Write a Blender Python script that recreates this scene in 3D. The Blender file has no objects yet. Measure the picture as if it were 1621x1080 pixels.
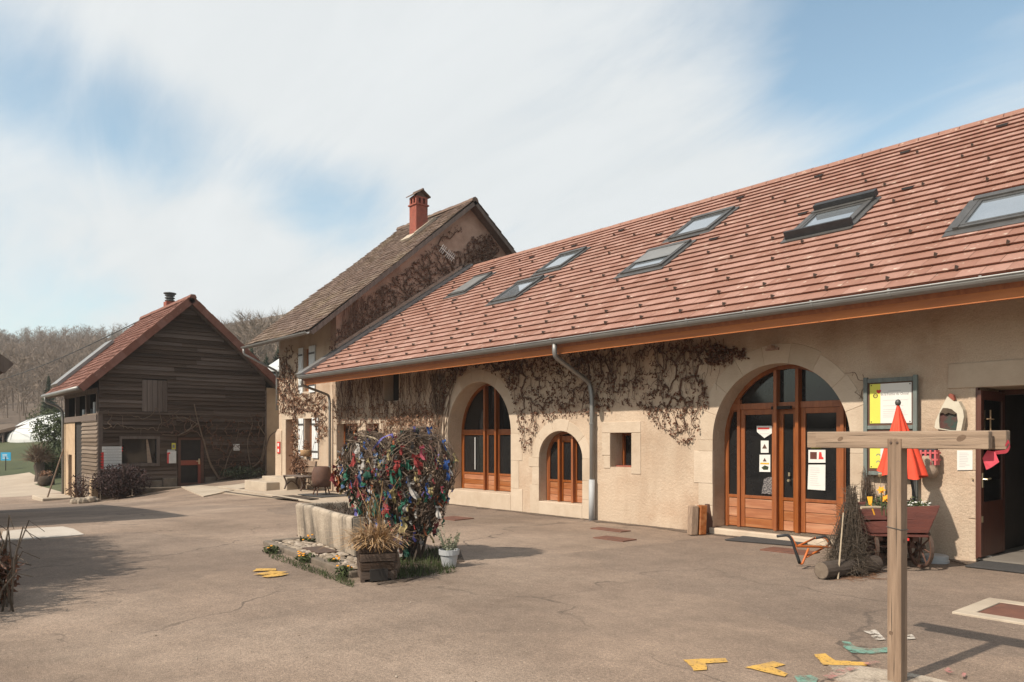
import bpy, bmesh, math, random
import numpy as np
from mathutils import Vector, Matrix
from mathutils.geometry import delaunay_2d_cdt
random.seed(7); np.random.seed(7)
R_=random.Random(11)
SC=bpy.context.scene; COL=SC.collection
rad=math.radians
# ------------------------------------------------------------------ camera, sky, sun, exposure
FPX=1204.0; AX=math.atan2(1025,FPX); CAMZ=1.6
cam=bpy.data.cameras.new('camera'); camo=bpy.data.objects.new('camera',cam); COL.objects.link(camo)
camo.location=(0,0,CAMZ); camo.rotation_euler=(rad(90),0,math.pi/2-AX)
cam.sensor_width=36; cam.lens=36*FPX/1621; cam.shift_y=155/1621; cam.clip_end=2000; cam.clip_start=.05
SC.camera=camo
SC.view_settings.view_transform='Standard'; SC.view_settings.look='None'; SC.view_settings.gamma=1
SC.view_settings.use_curve_mapping=False; SC.view_settings.exposure=0.30
SUN_EL=44.0; SUN_DX=0.06
wd=bpy.data.worlds.new('World'); SC.world=wd; wd.use_nodes=True
def build_world():
    nt=wd.node_tree; N=nt.nodes; L=nt.links
    for n in list(N): N.remove(n)
    out=N.new('ShaderNodeOutputWorld'); bg=N.new('ShaderNodeBackground'); bg.inputs['Strength'].default_value=.085
    sky=N.new('ShaderNodeTexSky'); sky.sky_type='NISHITA'; sky.sun_disc=False
    sky.sun_elevation=rad(SUN_EL); sky.sun_rotation=rad(180)+SUN_DX; sky.air_density=1.0; sky.dust_density=1.6; sky.ozone_density=1.0; sky.altitude=500
    tc=N.new('ShaderNodeTexCoord'); sep=N.new('ShaderNodeSeparateXYZ'); L.new(tc.outputs['Generated'],sep.inputs[0])
    def m(op,a,b=None,c=None,clamp=False):
        n=N.new('ShaderNodeMath'); n.operation=op; n.use_clamp=clamp
        for i,x in enumerate((a,b,c)):
            if x is None: continue
            if isinstance(x,(int,float)): n.inputs[i].default_value=x
            else: L.new(x,n.inputs[i])
        return n.outputs[0]
    zz=m('ADD',m('MAXIMUM',sep.outputs[2],0.0),.22)
    px=m('DIVIDE',sep.outputs[0],zz); py=m('DIVIDE',sep.outputs[1],zz)
    cb=N.new('ShaderNodeCombineXYZ'); L.new(px,cb.inputs[0]); L.new(py,cb.inputs[1])
    def noise(sc,det,rot,stretch,off,rough=.55,dist=.3):
        mp=N.new('ShaderNodeMapping'); L.new(cb.outputs[0],mp.inputs[0])
        mp.inputs['Rotation'].default_value=(0,0,rad(rot)); mp.inputs['Scale'].default_value=stretch; mp.inputs['Location'].default_value=off
        n=N.new('ShaderNodeTexNoise'); n.inputs['Scale'].default_value=sc; n.inputs['Detail'].default_value=det
        n.inputs['Roughness'].default_value=rough; n.inputs['Distortion'].default_value=dist
        L.new(mp.outputs[0],n.inputs['Vector']); return n.outputs['Fac']
    n1=noise(1.0,7,CL['rot'],(.55,1.25,1),CL['o1']); n2=noise(3.2,8,CL['rot']-12,(.45,1.4,1),CL['o2'],.6,.6)
    d=m('ADD',m('MULTIPLY',n1,.72),m('MULTIPLY',n2,.36))
    # broad clear gaps and thick bands of this afternoon's cloud, as directions in the sky
    vd=N.new('ShaderNodeVectorMath'); vd.operation='NORMALIZE'; L.new(tc.outputs['Generated'],vd.inputs[0])
    for (dx,dy,dz,k,amp) in CL['blobs']:
        dt=N.new('ShaderNodeVectorMath'); dt.operation='DOT_PRODUCT'; L.new(vd.outputs[0],dt.inputs[0])
        v=Vector((dx,dy,dz)).normalized(); dt.inputs[1].default_value=v
        g=m('POWER',m('MAXIMUM',dt.outputs['Value'],0.0),k); d=m('ADD',d,m('MULTIPLY',g,amp))
    mr=N.new('ShaderNodeMapRange'); mr.interpolation_type='SMOOTHSTEP'; L.new(d,mr.inputs['Value'])
    mr.inputs['From Min'].default_value=CL['lo']; mr.inputs['From Max'].default_value=CL['hi']
    mr.inputs['To Min'].default_value=.0; mr.inputs['To Max'].default_value=.93
    # thin high veil towards the horizon
    hz=m('POWER',m('SUBTRACT',1.0,m('MAXIMUM',sep.outputs[2],0.0)),5.0)
    fac=m('MAXIMUM',mr.outputs[0],m('MULTIPLY',hz,.55))
    cc=N.new('ShaderNodeMix'); cc.data_type='RGBA'; L.new(n2,cc.inputs['Factor'])
    cc.inputs['A'].default_value=(7.1,7.45,7.55,1); cc.inputs['B'].default_value=(9.0,9.2,9.2,1)
    hs=N.new('ShaderNodeMix'); hs.data_type='RGBA'; hs.blend_type='MULTIPLY'; hs.inputs['Factor'].default_value=1
    L.new(sky.outputs[0],hs.inputs['A']); hs.inputs['B'].default_value=CL['tint']
    mx=N.new('ShaderNodeMix'); mx.data_type='RGBA'; L.new(fac,mx.inputs['Factor']); L.new(hs.outputs['Result'],mx.inputs['A']); L.new(cc.outputs['Result'],mx.inputs['B'])
    L.new(mx.outputs['Result'],bg.inputs['Color']); L.new(bg.outputs[0],out.inputs[0])
FWD=Vector((-math.cos(AX),math.sin(AX),0)); RGT=Vector((math.sin(AX),math.cos(AX),0))
def ray(u,v): 
    d=FWD+RGT*((u-810.5)/FPX); d.z=(695-v)/FPX; return d
def D3(u,v): r=ray(u,v).normalized(); return (r.x,r.y,r.z)
CL=dict(rot=38,o1=(2.3,.7,0),o2=(.4,3.1,0),lo=.29,hi=.68,tint=(2.05,2.2,1.86,1),blobs=[
    D3(1460,60)+(45,-.27), D3(1360,130)+(200,-.14), D3(10,140)+(200,-.17), D3(100,180)+(240,-.13), D3(200,210)+(260,-.15), D3(290,245)+(240,-.16), D3(380,275)+(240,-.18), D3(470,305)+(280,-.16), D3(550,335)+(340,-.15), D3(130,410)+(300,-.07),
    D3(650,140)+(22,.24), D3(1150,260)+(60,.26), D3(1560,250)+(120,.12), D3(250,50)+(70,.16), D3(100,310)+(260,.22), D3(330,380)+(260,.16), D3(400,420)+(120,.12), D3(20,20)+(150,-.06)])
build_world()
sun=bpy.data.lights.new('sun','SUN'); sun.energy=4.8; sun.angle=rad(.9); sun.color=(1,.90,.765)
suno=bpy.data.objects.new('sun',sun); COL.objects.link(suno); suno.location=(0,-20,30)
SUN_D=Vector((SUN_DX,1,-math.tan(rad(SUN_EL)))).normalized()
suno.rotation_euler=SUN_D.to_track_quat('-Z','Y').to_euler()
# ------------------------------------------------------------------ measuring helpers: photo direction met with a real plane
CAMP=Vector((0,0,CAMZ))
def hit(u,v,p,n):
    d=ray(u,v); n=Vector(n); s=(Vector(p)-CAMP).dot(n)/d.dot(n); return CAMP+d*s
def W(u,v,Y=11.0): p=hit(u,v,(0,Y,0),(0,1,0)); return (p.x,p.z)
def WX(u,Y=11.0): return W(u,600,Y)[0]
def G(u,v,z=0.0): p=hit(u,v,(0,0,z),(0,0,1)); return Vector((p.x,p.y,z))
def B(u,v,X=-31.0): p=hit(u,v,(X,0,0),(1,0,0)); return (p.y,p.z)
def P(u,v,s): return CAMP+ray(u,v)*s
# ------------------------------------------------------------------ mesh builder and object helpers
class MB:
    def __init__(s): s.v=[]; s.f=[]; s.att=None
    def add(s,vs,fs):
        o=len(s.v); s.v.extend([tuple(p) for p in vs]); s.f.extend([tuple(i+o for i in f) for f in fs]); return s
    def obox(s,p,a,b,c):
        p,a,b,c=map(Vector,(p,a,b,c)); vs=[p,p+a,p+a+b,p+b,p+c,p+a+c,p+a+b+c,p+b+c]
        fs=[(0,3,2,1),(4,5,6,7),(0,1,5,4),(1,2,6,5),(2,3,7,6),(3,0,4,7)]
        if a.cross(b).dot(c)<0: fs=[f[::-1] for f in fs]
        return s.add(vs,fs)
    def box(s,x0,x1,y0,y1,z0,z1): return s.obox((x0,y0,z0),(x1-x0,0,0),(0,y1-y0,0),(0,0,z1-z0))
    def cbox(s,c,sz,rz=0,M=None):
        M=M or Matrix.Rotation(rz,3,'Z'); a,b,d=(M@Vector((sz[0],0,0)),M@Vector((0,sz[1],0)),M@Vector((0,0,sz[2])))
        return s.obox(Vector(c)-a/2-b/2-d/2,a,b,d)
    def prism(s,poly,vec):
        n=len(poly); vec=Vector(vec); A=[Vector(p) for p in poly]; Bq=[p+vec for p in A]
        nor=Vector((0,0,0))
        for i in range(n): nor+=A[i].cross(A[(i+1)%n])
        fs=[tuple(range(n))[::-1],tuple(range(n,2*n))]+[(i,(i+1)%n,n+(i+1)%n,n+i) for i in range(n)]
        if nor.dot(vec)<0: fs=[f[::-1] for f in fs]
        return s.add(A+Bq,fs)
    def tube(s,pts,r,n=6,cap=True):
        pts=[Vector(p) for p in pts]; m=len(pts); rr=r if isinstance(r,(list,tuple)) else [r]*m
        vs=[]; u=None
        for i,p in enumerate(pts):
            t=(pts[min(i+1,m-1)]-pts[max(i-1,0)]); t=t.normalized() if t.length>1e-9 else Vector((0,0,1))
            if u is None: u=t.orthogonal().normalized()
            else:
                u=u-t*u.dot(t); u=u.normalized() if u.length>1e-6 else t.orthogonal().normalized()
            w=t.cross(u)
            for k in range(n):
                a=2*math.pi*k/n; vs.append(p+(u*math.cos(a)+w*math.sin(a))*rr[i])
        fs=[]
        for i in range(m-1):
            for k in range(n):
                k2=(k+1)%n; fs.append((i*n+k,i*n+k2,(i+1)*n+k2,(i+1)*n+k))
        if cap: fs+= [tuple(range(n))[::-1],tuple(range((m-1)*n,m*n))]
        return s.add(vs,fs)
    def lathe(s,prof,c=(0,0,0),n=20,M=None,cap=True):
        c=Vector(c); vs=[]
        for (r,z) in prof:
            for k in range(n):
                a=2*math.pi*k/n; p=Vector((r*math.cos(a),r*math.sin(a),z)); p=M@p if M else p; vs.append(c+p)
        fs=[]; m=len(prof)
        for i in range(m-1):
            for k in range(n):
                k2=(k+1)%n; fs.append((i*n+k,i*n+k2,(i+1)*n+k2,(i+1)*n+k))
        if cap: fs+=[tuple(range(n))[::-1],tuple(range((m-1)*n,m*n))]
        return s.add(vs,fs)
    def quad(s,a,b,c,d): return s.add([a,b,c,d],[(0,1,2,3)])
    def mesh(s,name,org=(0,0,0)):
        me=bpy.data.meshes.new(name); o=Vector(org)
        me.from_pydata([tuple(Vector(p)-o) for p in s.v] if o.length else s.v,[],s.f); me.update()
        return me
    def build(s,name,mat,parent=None,smooth=False,bevel=0,org=None,**kw):
        o0=Vector(org) if org is not None else (ORG[parent.name] if parent else Vector((0,0,0)))
        me=s.mesh(name,o0)
        if mat: me.materials.append(mat)
        if smooth: me.polygons.foreach_set('use_smooth',[True]*len(me.polygons))
        o=bpy.data.objects.new(name,me); COL.objects.link(o)
        ORG[o.name]=o0
        if parent: o.parent=parent
        else: o.location=o0
        if bevel:
            bv=o.modifiers.new('bevel','BEVEL'); bv.width=bevel; bv.segments=2; bv.limit_method='ANGLE'
        if s.att is not None:
            at=me.attributes.new('rnd','FLOAT','FACE'); at.data.foreach_set('value',s.att)
        for k,x in kw.items(): o[k]=x
        return o
ORG={}
USED=set()
def tag(o,label,cat,group=None):
    assert 4<=len(label.split())<=16,label
    o['label']=label; o['category']=cat
    if group: o['group']=group
    return o
def thing(name,label,cat,loc=(0,0,0),group=None):
    o=bpy.data.objects.new(name,None); COL.objects.link(o); o.location=loc; ORG[o.name]=Vector(loc); o.empty_display_size=.2
    return tag(o,label,cat,group)
def inst(me,name,parent,M,mat=None):
    o=bpy.data.objects.new(name,me); COL.objects.link(o); o.parent=parent
    M=Matrix.Translation(-ORG[parent.name])@M; o.matrix_local=M
    ORG[o.name]=ORG[parent.name]
    if mat:
        o.material_slots[0].link='OBJECT'; o.material_slots[0].material=mat
    return o
def struct(o): o['kind']='structure'; return o
# ------------------------------------------------------------------ materials
def mat(name,c1,c2=None,scale=4,rough=.85,bump=.25,bscale=None,stretch=(1,1,1),rnd=0.0,stain=None,stain_scale=.8,stain_amt=.5,speck=None,speck_scale=60,metal=0,spec=.5,attr=False,detail=6,bdist=.02,trans=0,lo=.3,hi=.7,streak=None,grain=None,wear=None,cracks=False):
    m=bpy.data.materials.new(name); m.use_nodes=True; nt=m.node_tree; N=nt.nodes; L=nt.links; bs=N['Principled BSDF']
    c2=c2 or tuple(x*.8 for x in c1)
    tc=N.new('ShaderNodeTexCoord'); mp=N.new('ShaderNodeMapping'); L.new(tc.outputs['Object'],mp.inputs[0]); mp.inputs['Scale'].default_value=stretch
    oi=N.new('ShaderNodeObjectInfo')
    ad=N.new('ShaderNodeVectorMath'); ad.operation='ADD'; L.new(mp.outputs[0],ad.inputs[0])
    sc_=N.new('ShaderNodeVectorMath'); sc_.operation='SCALE'; 
    cbn=N.new('ShaderNodeCombineXYZ'); L.new(oi.outputs['Random'],cbn.inputs[0]); L.new(oi.outputs['Random'],cbn.inputs[2]); L.new(cbn.outputs[0],sc_.inputs[0]); sc_.inputs['Scale'].default_value=37 if rnd else 0
    L.new(sc_.outputs[0],ad.inputs[1]); vec=ad.outputs[0]
    def noise(sc,det=6,v=vec,rough_=.6):
        n=N.new('ShaderNodeTexNoise'); n.inputs['Scale'].default_value=sc; n.inputs['Detail'].default_value=det; n.inputs['Roughness'].default_value=rough_; L.new(v,n.inputs['Vector']); return n.outputs['Fac']
    n1=noise(scale,detail)
    rp=N.new('ShaderNodeMapRange'); L.new(n1,rp.inputs['Value']); rp.inputs['From Min'].default_value=lo; rp.inputs['From Max'].default_value=hi
    mx=N.new('ShaderNodeMix'); mx.data_type='RGBA'; L.new(rp.outputs[0],mx.inputs['Factor']); mx.inputs['A'].default_value=(*c1,1); mx.inputs['B'].default_value=(*c2,1)
    col=mx.outputs['Result']
    def over(col,fac,c):
        k=N.new('ShaderNodeMix'); k.data_type='RGBA'; L.new(fac,k.inputs['Factor']); L.new(col,k.inputs['A']); k.inputs['B'].default_value=(*c,1); return k.outputs['Result']
    def thr(f,a,b,amt):
        r=N.new('ShaderNodeMapRange'); L.new(f,r.inputs['Value']); r.inputs['From Min'].default_value=a; r.inputs['From Max'].default_value=b; r.inputs['To Max'].default_value=amt; return r.outputs[0]
    if stain: col=over(col,thr(noise(stain_scale,5),.48,.7,stain_amt),stain)
    if streak:
        mp2=N.new('ShaderNodeMapping'); L.new(tc.outputs['Object'],mp2.inputs[0]); mp2.inputs['Scale'].default_value=streak[1]
        col=over(col,thr(noise(streak[2],5,mp2.outputs[0]),.47,.68,streak[3]),streak[0])
    if speck: col=over(col,thr(noise(speck_scale,3),.62,.72,.9),speck)
    if cracks:
        nv=N.new('ShaderNodeTexNoise'); nv.inputs['Scale'].default_value=.9; nv.inputs['Detail'].default_value=6; L.new(vec,nv.inputs['Vector'])
        va=N.new('ShaderNodeVectorMath'); va.operation='MULTIPLY_ADD'; L.new(nv.outputs['Color'],va.inputs[0]); va.inputs[1].default_value=(1.6,1.6,0); L.new(vec,va.inputs[2])
        vo=N.new('ShaderNodeTexVoronoi'); vo.feature='DISTANCE_TO_EDGE'; vo.inputs['Scale'].default_value=.30; L.new(va.outputs[0],vo.inputs['Vector'])
        r=N.new('ShaderNodeMapRange'); L.new(vo.outputs['Distance'],r.inputs['Value']); r.inputs['From Min'].default_value=.002; r.inputs['From Max'].default_value=.007; r.inputs['To Min'].default_value=1; r.inputs['To Max'].default_value=0
        mm=N.new('ShaderNodeMath'); mm.operation='MULTIPLY'; L.new(r.outputs[0],mm.inputs[0]); L.new(thr(noise(.45,3),.42,.58,.85),mm.inputs[1])
        col=over(col,mm.outputs[0],(.075,.055,.042))
        vo2=N.new('ShaderNodeTexVoronoi'); vo2.inputs['Scale'].default_value=.22; L.new(va.outputs[0],vo2.inputs['Vector'])
        r=N.new('ShaderNodeSeparateXYZ'); L.new(vo2.outputs['Color'],r.inputs[0])
        col=over(col,thr(r.outputs[0],.58,.64,.42),(.15,.112,.088))
    if grain:
        for (gs,ga,gd) in grain:
            r=N.new('ShaderNodeMapRange'); L.new(noise(gs,gd,vec,.7),r.inputs['Value']); r.inputs['From Min'].default_value=.3; r.inputs['From Max'].default_value=.7; r.inputs['To Min'].default_value=1-ga; r.inputs['To Max'].default_value=1+ga
            h=N.new('ShaderNodeHueSaturation'); L.new(col,h.inputs['Color']); L.new(r.outputs[0],h.inputs['Value']); col=h.outputs['Color']
    if rnd or attr:
        hv=N.new('ShaderNodeHueSaturation'); L.new(col,hv.inputs['Color'])
        src=oi.outputs['Random']
        if attr:
            at=N.new('ShaderNodeAttribute'); at.attribute_name='rnd'
            a2=N.new('ShaderNodeMath'); a2.operation='ADD'; L.new(at.outputs['Fac'],a2.inputs[0]); L.new(oi.outputs['Random'],a2.inputs[1])
            fr=N.new('ShaderNodeMath'); fr.operation='FRACT'; L.new(a2.outputs[0],fr.inputs[0]); src=fr.outputs[0]
        r=N.new('ShaderNodeMapRange'); L.new(src,r.inputs['Value']); r.inputs['To Min'].default_value=1-rnd; r.inputs['To Max'].default_value=1+rnd; L.new(r.outputs[0],hv.inputs['Value'])
        r2=N.new('ShaderNodeMapRange'); L.new(src,r2.inputs['Value']); r2.inputs['To Min'].default_value=1.0+rnd*.5; r2.inputs['To Max'].default_value=1-rnd*.5; L.new(r2.outputs[0],hv.inputs['Saturation'])
        col=hv.outputs['Color']
    if wear:
        tb=N.new('ShaderNodeBsdfTransparent'); ms=N.new('ShaderNodeMixShader'); a1=noise(wear[0],6,vec,.75)
        L.new(thr(a1,wear[1],wear[1]+wear[2],1.0),ms.inputs[0]); L.new(bs.outputs[0],ms.inputs[1]); L.new(tb.outputs[0],ms.inputs[2]); L.new(ms.outputs[0],N['Material Output'].inputs[0])
    L.new(col,bs.inputs['Base Color']); bs.inputs['Roughness'].default_value=rough; bs.inputs['Metallic'].default_value=metal
    bs.inputs['Specular IOR Level'].default_value=spec
    if bump:
        bp=N.new('ShaderNodeBump'); bp.inputs['Strength'].default_value=bump; bp.inputs['Distance'].default_value=bdist
        nb=noise(bscale or scale*4,8,vec,.65); L.new(nb,bp.inputs['Height']); L.new(bp.outputs[0],bs.inputs['Normal'])
    return m
M={}
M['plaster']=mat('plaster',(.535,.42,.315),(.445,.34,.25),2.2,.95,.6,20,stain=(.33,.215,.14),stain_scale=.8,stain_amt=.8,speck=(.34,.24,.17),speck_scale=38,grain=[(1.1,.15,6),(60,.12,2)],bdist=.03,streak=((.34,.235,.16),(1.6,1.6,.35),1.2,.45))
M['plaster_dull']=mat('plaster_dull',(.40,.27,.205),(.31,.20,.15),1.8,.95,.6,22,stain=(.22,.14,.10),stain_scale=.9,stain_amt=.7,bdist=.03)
M['stone']=mat('stone',(.53,.43,.33),(.455,.36,.27),3,.9,.5,30,rnd=.06,stain=(.38,.28,.20),stain_scale=1.6,stain_amt=.5,bdist=.015)
M['tile']=mat('tile',(.305,.156,.115),(.255,.126,.091),6,.8,.3,60,rnd=.17,streak=((.27,.155,.118),(.3,1.3,1.3),1.3,.5),attr=True,stain=(.33,.185,.14),stain_scale=1.2,stain_amt=.5,speck=(.5,.38,.30),speck_scale=7,grain=[(40,.10,3)])
M['old_tile']=mat('old_tile',(.165,.105,.077),(.10,.066,.05),5,.95,.6,40,attr=True,rnd=.28,stain=(.17,.125,.07),stain_scale=.8,stain_amt=.5,speck=(.27,.20,.155),speck_scale=12)
M['barn_tile']=mat('barn_tile',(.20,.083,.056),(.15,.06,.042),5,.9,.5,40,attr=True,rnd=.14,speck=(.33,.19,.13),speck_scale=10)
M['oak']=mat('oak',(.32,.10,.027),(.195,.056,.016),6,.45,.25,30,stretch=(3,3,.35),rnd=.13,stain=(.17,.05,.015),stain_scale=2,stain_amt=.45)
M['oakh']=mat('oakh',(.36,.135,.05),(.24,.075,.025),6,.6,.3,30,stretch=(.4,3,4),rnd=.18,stain=(.46,.25,.13),stain_scale=2.2,stain_amt=.6)
M['fascia']=mat('fascia',(.46,.15,.035),(.35,.105,.024),3,.6,.25,20,stretch=(.25,3,4),stain=(.25,.07,.02),stain_scale=1.5,stain_amt=.5)
M['glass']=mat('glass',(.012,.012,.013),(.02,.019,.018),2,.06,0,spec=.5)  # near-black colour stands in for the unlit rooms behind the panes
M['skyglass']=mat('skyglass',(.42,.46,.50),(.36,.40,.44),2,.04,0,spec=1.0,metal=.7)
M['zinc']=mat('zinc',(.27,.265,.255),(.20,.195,.19),4,.5,.1,20,metal=.55,stain=(.33,.32,.30),stain_scale=2,stain_amt=.5)
M['zinc_dark']=mat('zinc_dark',(.10,.095,.09),(.065,.062,.06),5,.5,.15,20,metal=.3)
M['dark']=mat('dark',(.03,.024,.02),(.018,.014,.012),4,.95,.2)
M['black']=mat('black',(.02,.02,.022),(.03,.03,.032),8,.6,.2)
M['iron']=mat('iron',(.055,.04,.032),(.10,.055,.035),9,.7,.3,40)
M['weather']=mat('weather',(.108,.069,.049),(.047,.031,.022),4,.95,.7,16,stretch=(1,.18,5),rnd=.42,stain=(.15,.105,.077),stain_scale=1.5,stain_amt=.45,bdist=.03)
M['weather_lit']=mat('weather_lit',(.20,.15,.11),(.12,.085,.062),4,.95,.7,16,stretch=(.18,1,5),rnd=.3,bdist=.03)  # paler copy of the barn boards, sunlight put into the colour
M['weather_v']=mat('weather_v',(.15,.115,.095),(.09,.066,.055),4,.95,.6,16,stretch=(3,3,.25),rnd=.25)
M['post_wood']=mat('post_wood',(.31,.215,.148),(.19,.125,.083),5,.9,.5,26,stretch=(6,6,.5),rnd=.06,streak=((.115,.075,.05),(34,34,.9),1.0,.6),stain=(.17,.115,.08),stain_scale=1.4,stain_amt=.5,bdist=.008)
M['beam_wood']=mat('beam_wood',(.33,.238,.168),(.225,.155,.107),5,.9,.5,26,stretch=(.5,6,6),rnd=.06,streak=((.13,.088,.06),(.9,34,34),1.0,.6),stain=(.19,.13,.09),stain_scale=1.6,stain_amt=.55,bdist=.008)
M['knot']=mat('knot',(.17,.11,.072),(.11,.068,.044),20,.9,.3)
M['asphalt']=mat('asphalt',(.268,.194,.143),(.20,.143,.105),.5,.95,.8,95,stain=(.14,.10,.072),stain_scale=.36,stain_amt=.8,streak=((.36,.275,.21),(1,1,1),.27,.6),cracks=True,bdist=.012,detail=8,grain=[(140,.42,2),(38,.25,3),(7,.12,4),(1.4,.16,5)])
M['path']=mat('path',(.42,.34,.26),(.34,.27,.205),.8,.95,.4,40)
M['concrete']=mat('concrete',(.46,.385,.30),(.37,.305,.235),2,.9,.4,40,stain=(.27,.215,.165),stain_scale=1.1,stain_amt=.5)
M['footing']=mat('footing',(.42,.35,.275),(.34,.28,.22),3,.95,.5,60,stain=(.24,.18,.14),stain_scale=3,stain_amt=.7,wear=(4,.48,.25),grain=[(90,.3,2)])
M['slab']=mat('slab',(.50,.445,.385),(.42,.37,.315),2,.9,.3,40)
M['trough']=mat('trough',(.44,.365,.285),(.31,.25,.19),3,.95,.8,22,streak=((.085,.07,.055),(3.2,3.2,.7),1.3,.9),stain=(.15,.12,.095),stain_scale=2.2,stain_amt=.65,bdist=.02,grain=[(30,.15,3)])
M['kerb']=mat('kerb',(.19,.15,.115),(.10,.08,.06),4,.95,.7,25,rnd=.17,bdist=.02)
M['pebble']=mat('pebble',(.34,.275,.21),(.21,.165,.125),9,.9,.3,40,attr=True,rnd=.35)
M['soil_thin']=mat('soil_thin',(.09,.063,.044),(.055,.038,.027),8,.98,.8,40,wear=(6,.47,.18))
M['soil']=mat('soil',(.07,.048,.033),(.04,.028,.02),12,.98,.8,40)
M['rust']=mat('rust',(.175,.075,.048),(.12,.05,.034),6,.8,.4,60,stain=(.10,.055,.045),stain_amt=.5,stain_scale=3)
M['grass']=mat('grass',(.055,.07,.02),(.035,.047,.012),3,.9,.3,10,attr=True,rnd=.3)
M['meadow']=mat('meadow',(.056,.066,.022),(.04,.048,.016),.5,.95,.6,12,stain=(.12,.115,.05),stain_scale=.12,stain_amt=.5)
M['hill']=mat('hill',(.15,.108,.078),(.11,.08,.058),.2,.98,.6,3)
M['bark']=mat('bark',(.085,.062,.048),(.05,.037,.028),6,.95,.5,30)
M['far_twig']=mat('far_twig',(.225,.17,.13),(.16,.122,.093),.03,.95,0,attr=True,rnd=.25)
M['far_green']=mat('far_green',(.045,.055,.028),(.03,.04,.02),1,.95,0,attr=True,rnd=.25)
M['evergreen']=mat('evergreen',(.075,.092,.034),(.042,.056,.02),3,.9,0,attr=True,rnd=.35)
M['vine']=mat('vine',(.15,.085,.056),(.085,.047,.031),9,.95,.3,40)
M['vine_pale']=mat('vine_pale',(.19,.13,.09),(.115,.078,.054),9,.95,.3,40)
M['dead_leaf']=mat('dead_leaf',(.16,.068,.036),(.085,.038,.021),7,.9,0,attr=True,rnd=.4)
M['dead_leaf2']=mat('dead_leaf2',(.26,.135,.075),(.14,.068,.038),7,.9,0,attr=True,rnd=.4)
M['dirt']=mat('dirt',(.15,.11,.082),(.11,.08,.06),3,.98,.5,40,wear=(5,.45,.2),grain=[(60,.3,2)])
M['straw']=mat('straw',(.38,.235,.115),(.23,.135,.065),8,.9,0,attr=True,rnd=.35)
M['twig']=mat('twig',(.145,.098,.068),(.065,.044,.031),9,.95,.3,30,attr=True,rnd=.45)
M['twig_grey']=mat('twig_grey',(.11,.08,.055),(.06,.044,.031),9,.95,.2,30,attr=True,rnd=.4)
M['twig_pale']=mat('twig_pale',(.42,.34,.24),(.3,.23,.16),9,.95,.2,30)
M['white']=mat('white',(.62,.61,.58),(.56,.545,.52),6,.7,.1)
M['paper']=mat('paper',(.66,.645,.61),(.62,.605,.57),6,.8,0)
M['print']=mat('print',(.16,.15,.15),(.22,.2,.2),6,.8,0)
M['print_grey']=mat('print_grey',(.45,.44,.43),(.5,.49,.48),6,.8,0)
M['shutter']=mat('shutter',(.66,.68,.68),(.56,.58,.59),4,.7,.25,20,stretch=(4,4,.6))
M['red']=mat('red',(.62,.035,.025),(.5,.025,.02),5,.6,.1)
M['redcloth']=mat('redcloth',(.72,.075,.03),(.62,.05,.022),4,.75,.1,30)
M['cart_red']=mat('cart_red',(.13,.033,.021),(.08,.02,.014),5,.7,.35,30,stretch=(.6,.6,4),rnd=.12,stain=(.075,.025,.017),stain_scale=2,stain_amt=.6)
M['lime']=mat('lime',(.62,.60,.09),(.58,.55,.08),3,.7,0)
M['yellow']=mat('yellow',(.72,.36,.02),(.66,.30,.018),4,.8,.3,60)
M['paint_yellow']=mat('paint_yellow',(.60,.35,.07),(.48,.28,.07),9,.9,.3,70,stain=(.33,.21,.09),stain_scale=9,stain_amt=.7,wear=(34,.55,.10))
M['paint_teal']=mat('paint_teal',(.13,.30,.235),(.19,.24,.19),7,.95,.3,70,stain=(.22,.17,.13),stain_scale=7,stain_amt=.8,wear=(9,.44,.22))
M['paint_pink']=mat('paint_pink',(.46,.16,.15),(.33,.18,.15),9,.95,.3,70,stain=(.22,.165,.13),stain_scale=11,stain_amt=.9,wear=(14,.40,.2))
M['paint_white']=mat('paint_white',(.55,.50,.44),(.40,.34,.28),9,.95,.3,70,stain=(.25,.19,.15),stain_scale=12,stain_amt=.8,wear=(18,.46,.15))
M['flower']=mat('flower',(.80,.36,.02),(.75,.28,.015),4,.8,0)
M['orange_paint']=mat('orange_paint',(.50,.13,.02),(.40,.09,.018),8,.5,.2)
M['teal_wood']=mat('teal_wood',(.165,.185,.175),(.10,.105,.095),6,.85,.4,30,stretch=(5,5,.7),stain=(.20,.26,.24),stain_scale=3,stain_amt=.6)
M['brick_red']=mat('brick_red',(.31,.085,.052),(.22,.06,.042),7,.9,.6,30,stain=(.17,.085,.065),stain_scale=2.8,stain_amt=.75,grain=[(25,.25,3)])
M['pot']=mat('pot',(.40,.41,.42),(.36,.37,.38),5,.6,.1)
M['green_dark']=mat('green_dark',(.012,.05,.038),(.07,.022,.016),7,.6,.2,lo=.4,hi=.6)
M['ceramic']=mat('ceramic',(.56,.51,.41),(.47,.42,.33),5,.6,.3,14)
M['brown']=mat('brown',(.115,.055,.036),(.075,.037,.025),6,.8,.3)
M['cloth_beige']=mat('cloth_beige',(.36,.27,.20),(.26,.19,.14),7,.95,.5,30)
M['mat_grey']=mat('mat_grey',(.06,.056,.055),(.042,.04,.04),30,.98,.6,120)
M['blue']=mat('blue',(.02,.33,.55),(.02,.28,.5),4,.6,0)
M['bush_red']=mat('bush_red',(.055,.026,.024),(.032,.017,.016),6,.9,0,attr=True,rnd=.4)
M['dome']=mat('dome',(.60,.60,.58),(.50,.50,.49),1,.5,.1)
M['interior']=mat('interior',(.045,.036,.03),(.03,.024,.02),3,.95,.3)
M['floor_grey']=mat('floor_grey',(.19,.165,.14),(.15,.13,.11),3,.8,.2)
M['door_brown']=mat('door_brown',(.105,.036,.022),(.07,.024,.016),5,.45,.2,30,stretch=(3,3,.4))
M['brass']=mat('brass',(.6,.5,.33),(.5,.4,.25),5,.35,0,metal=.8)
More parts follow.
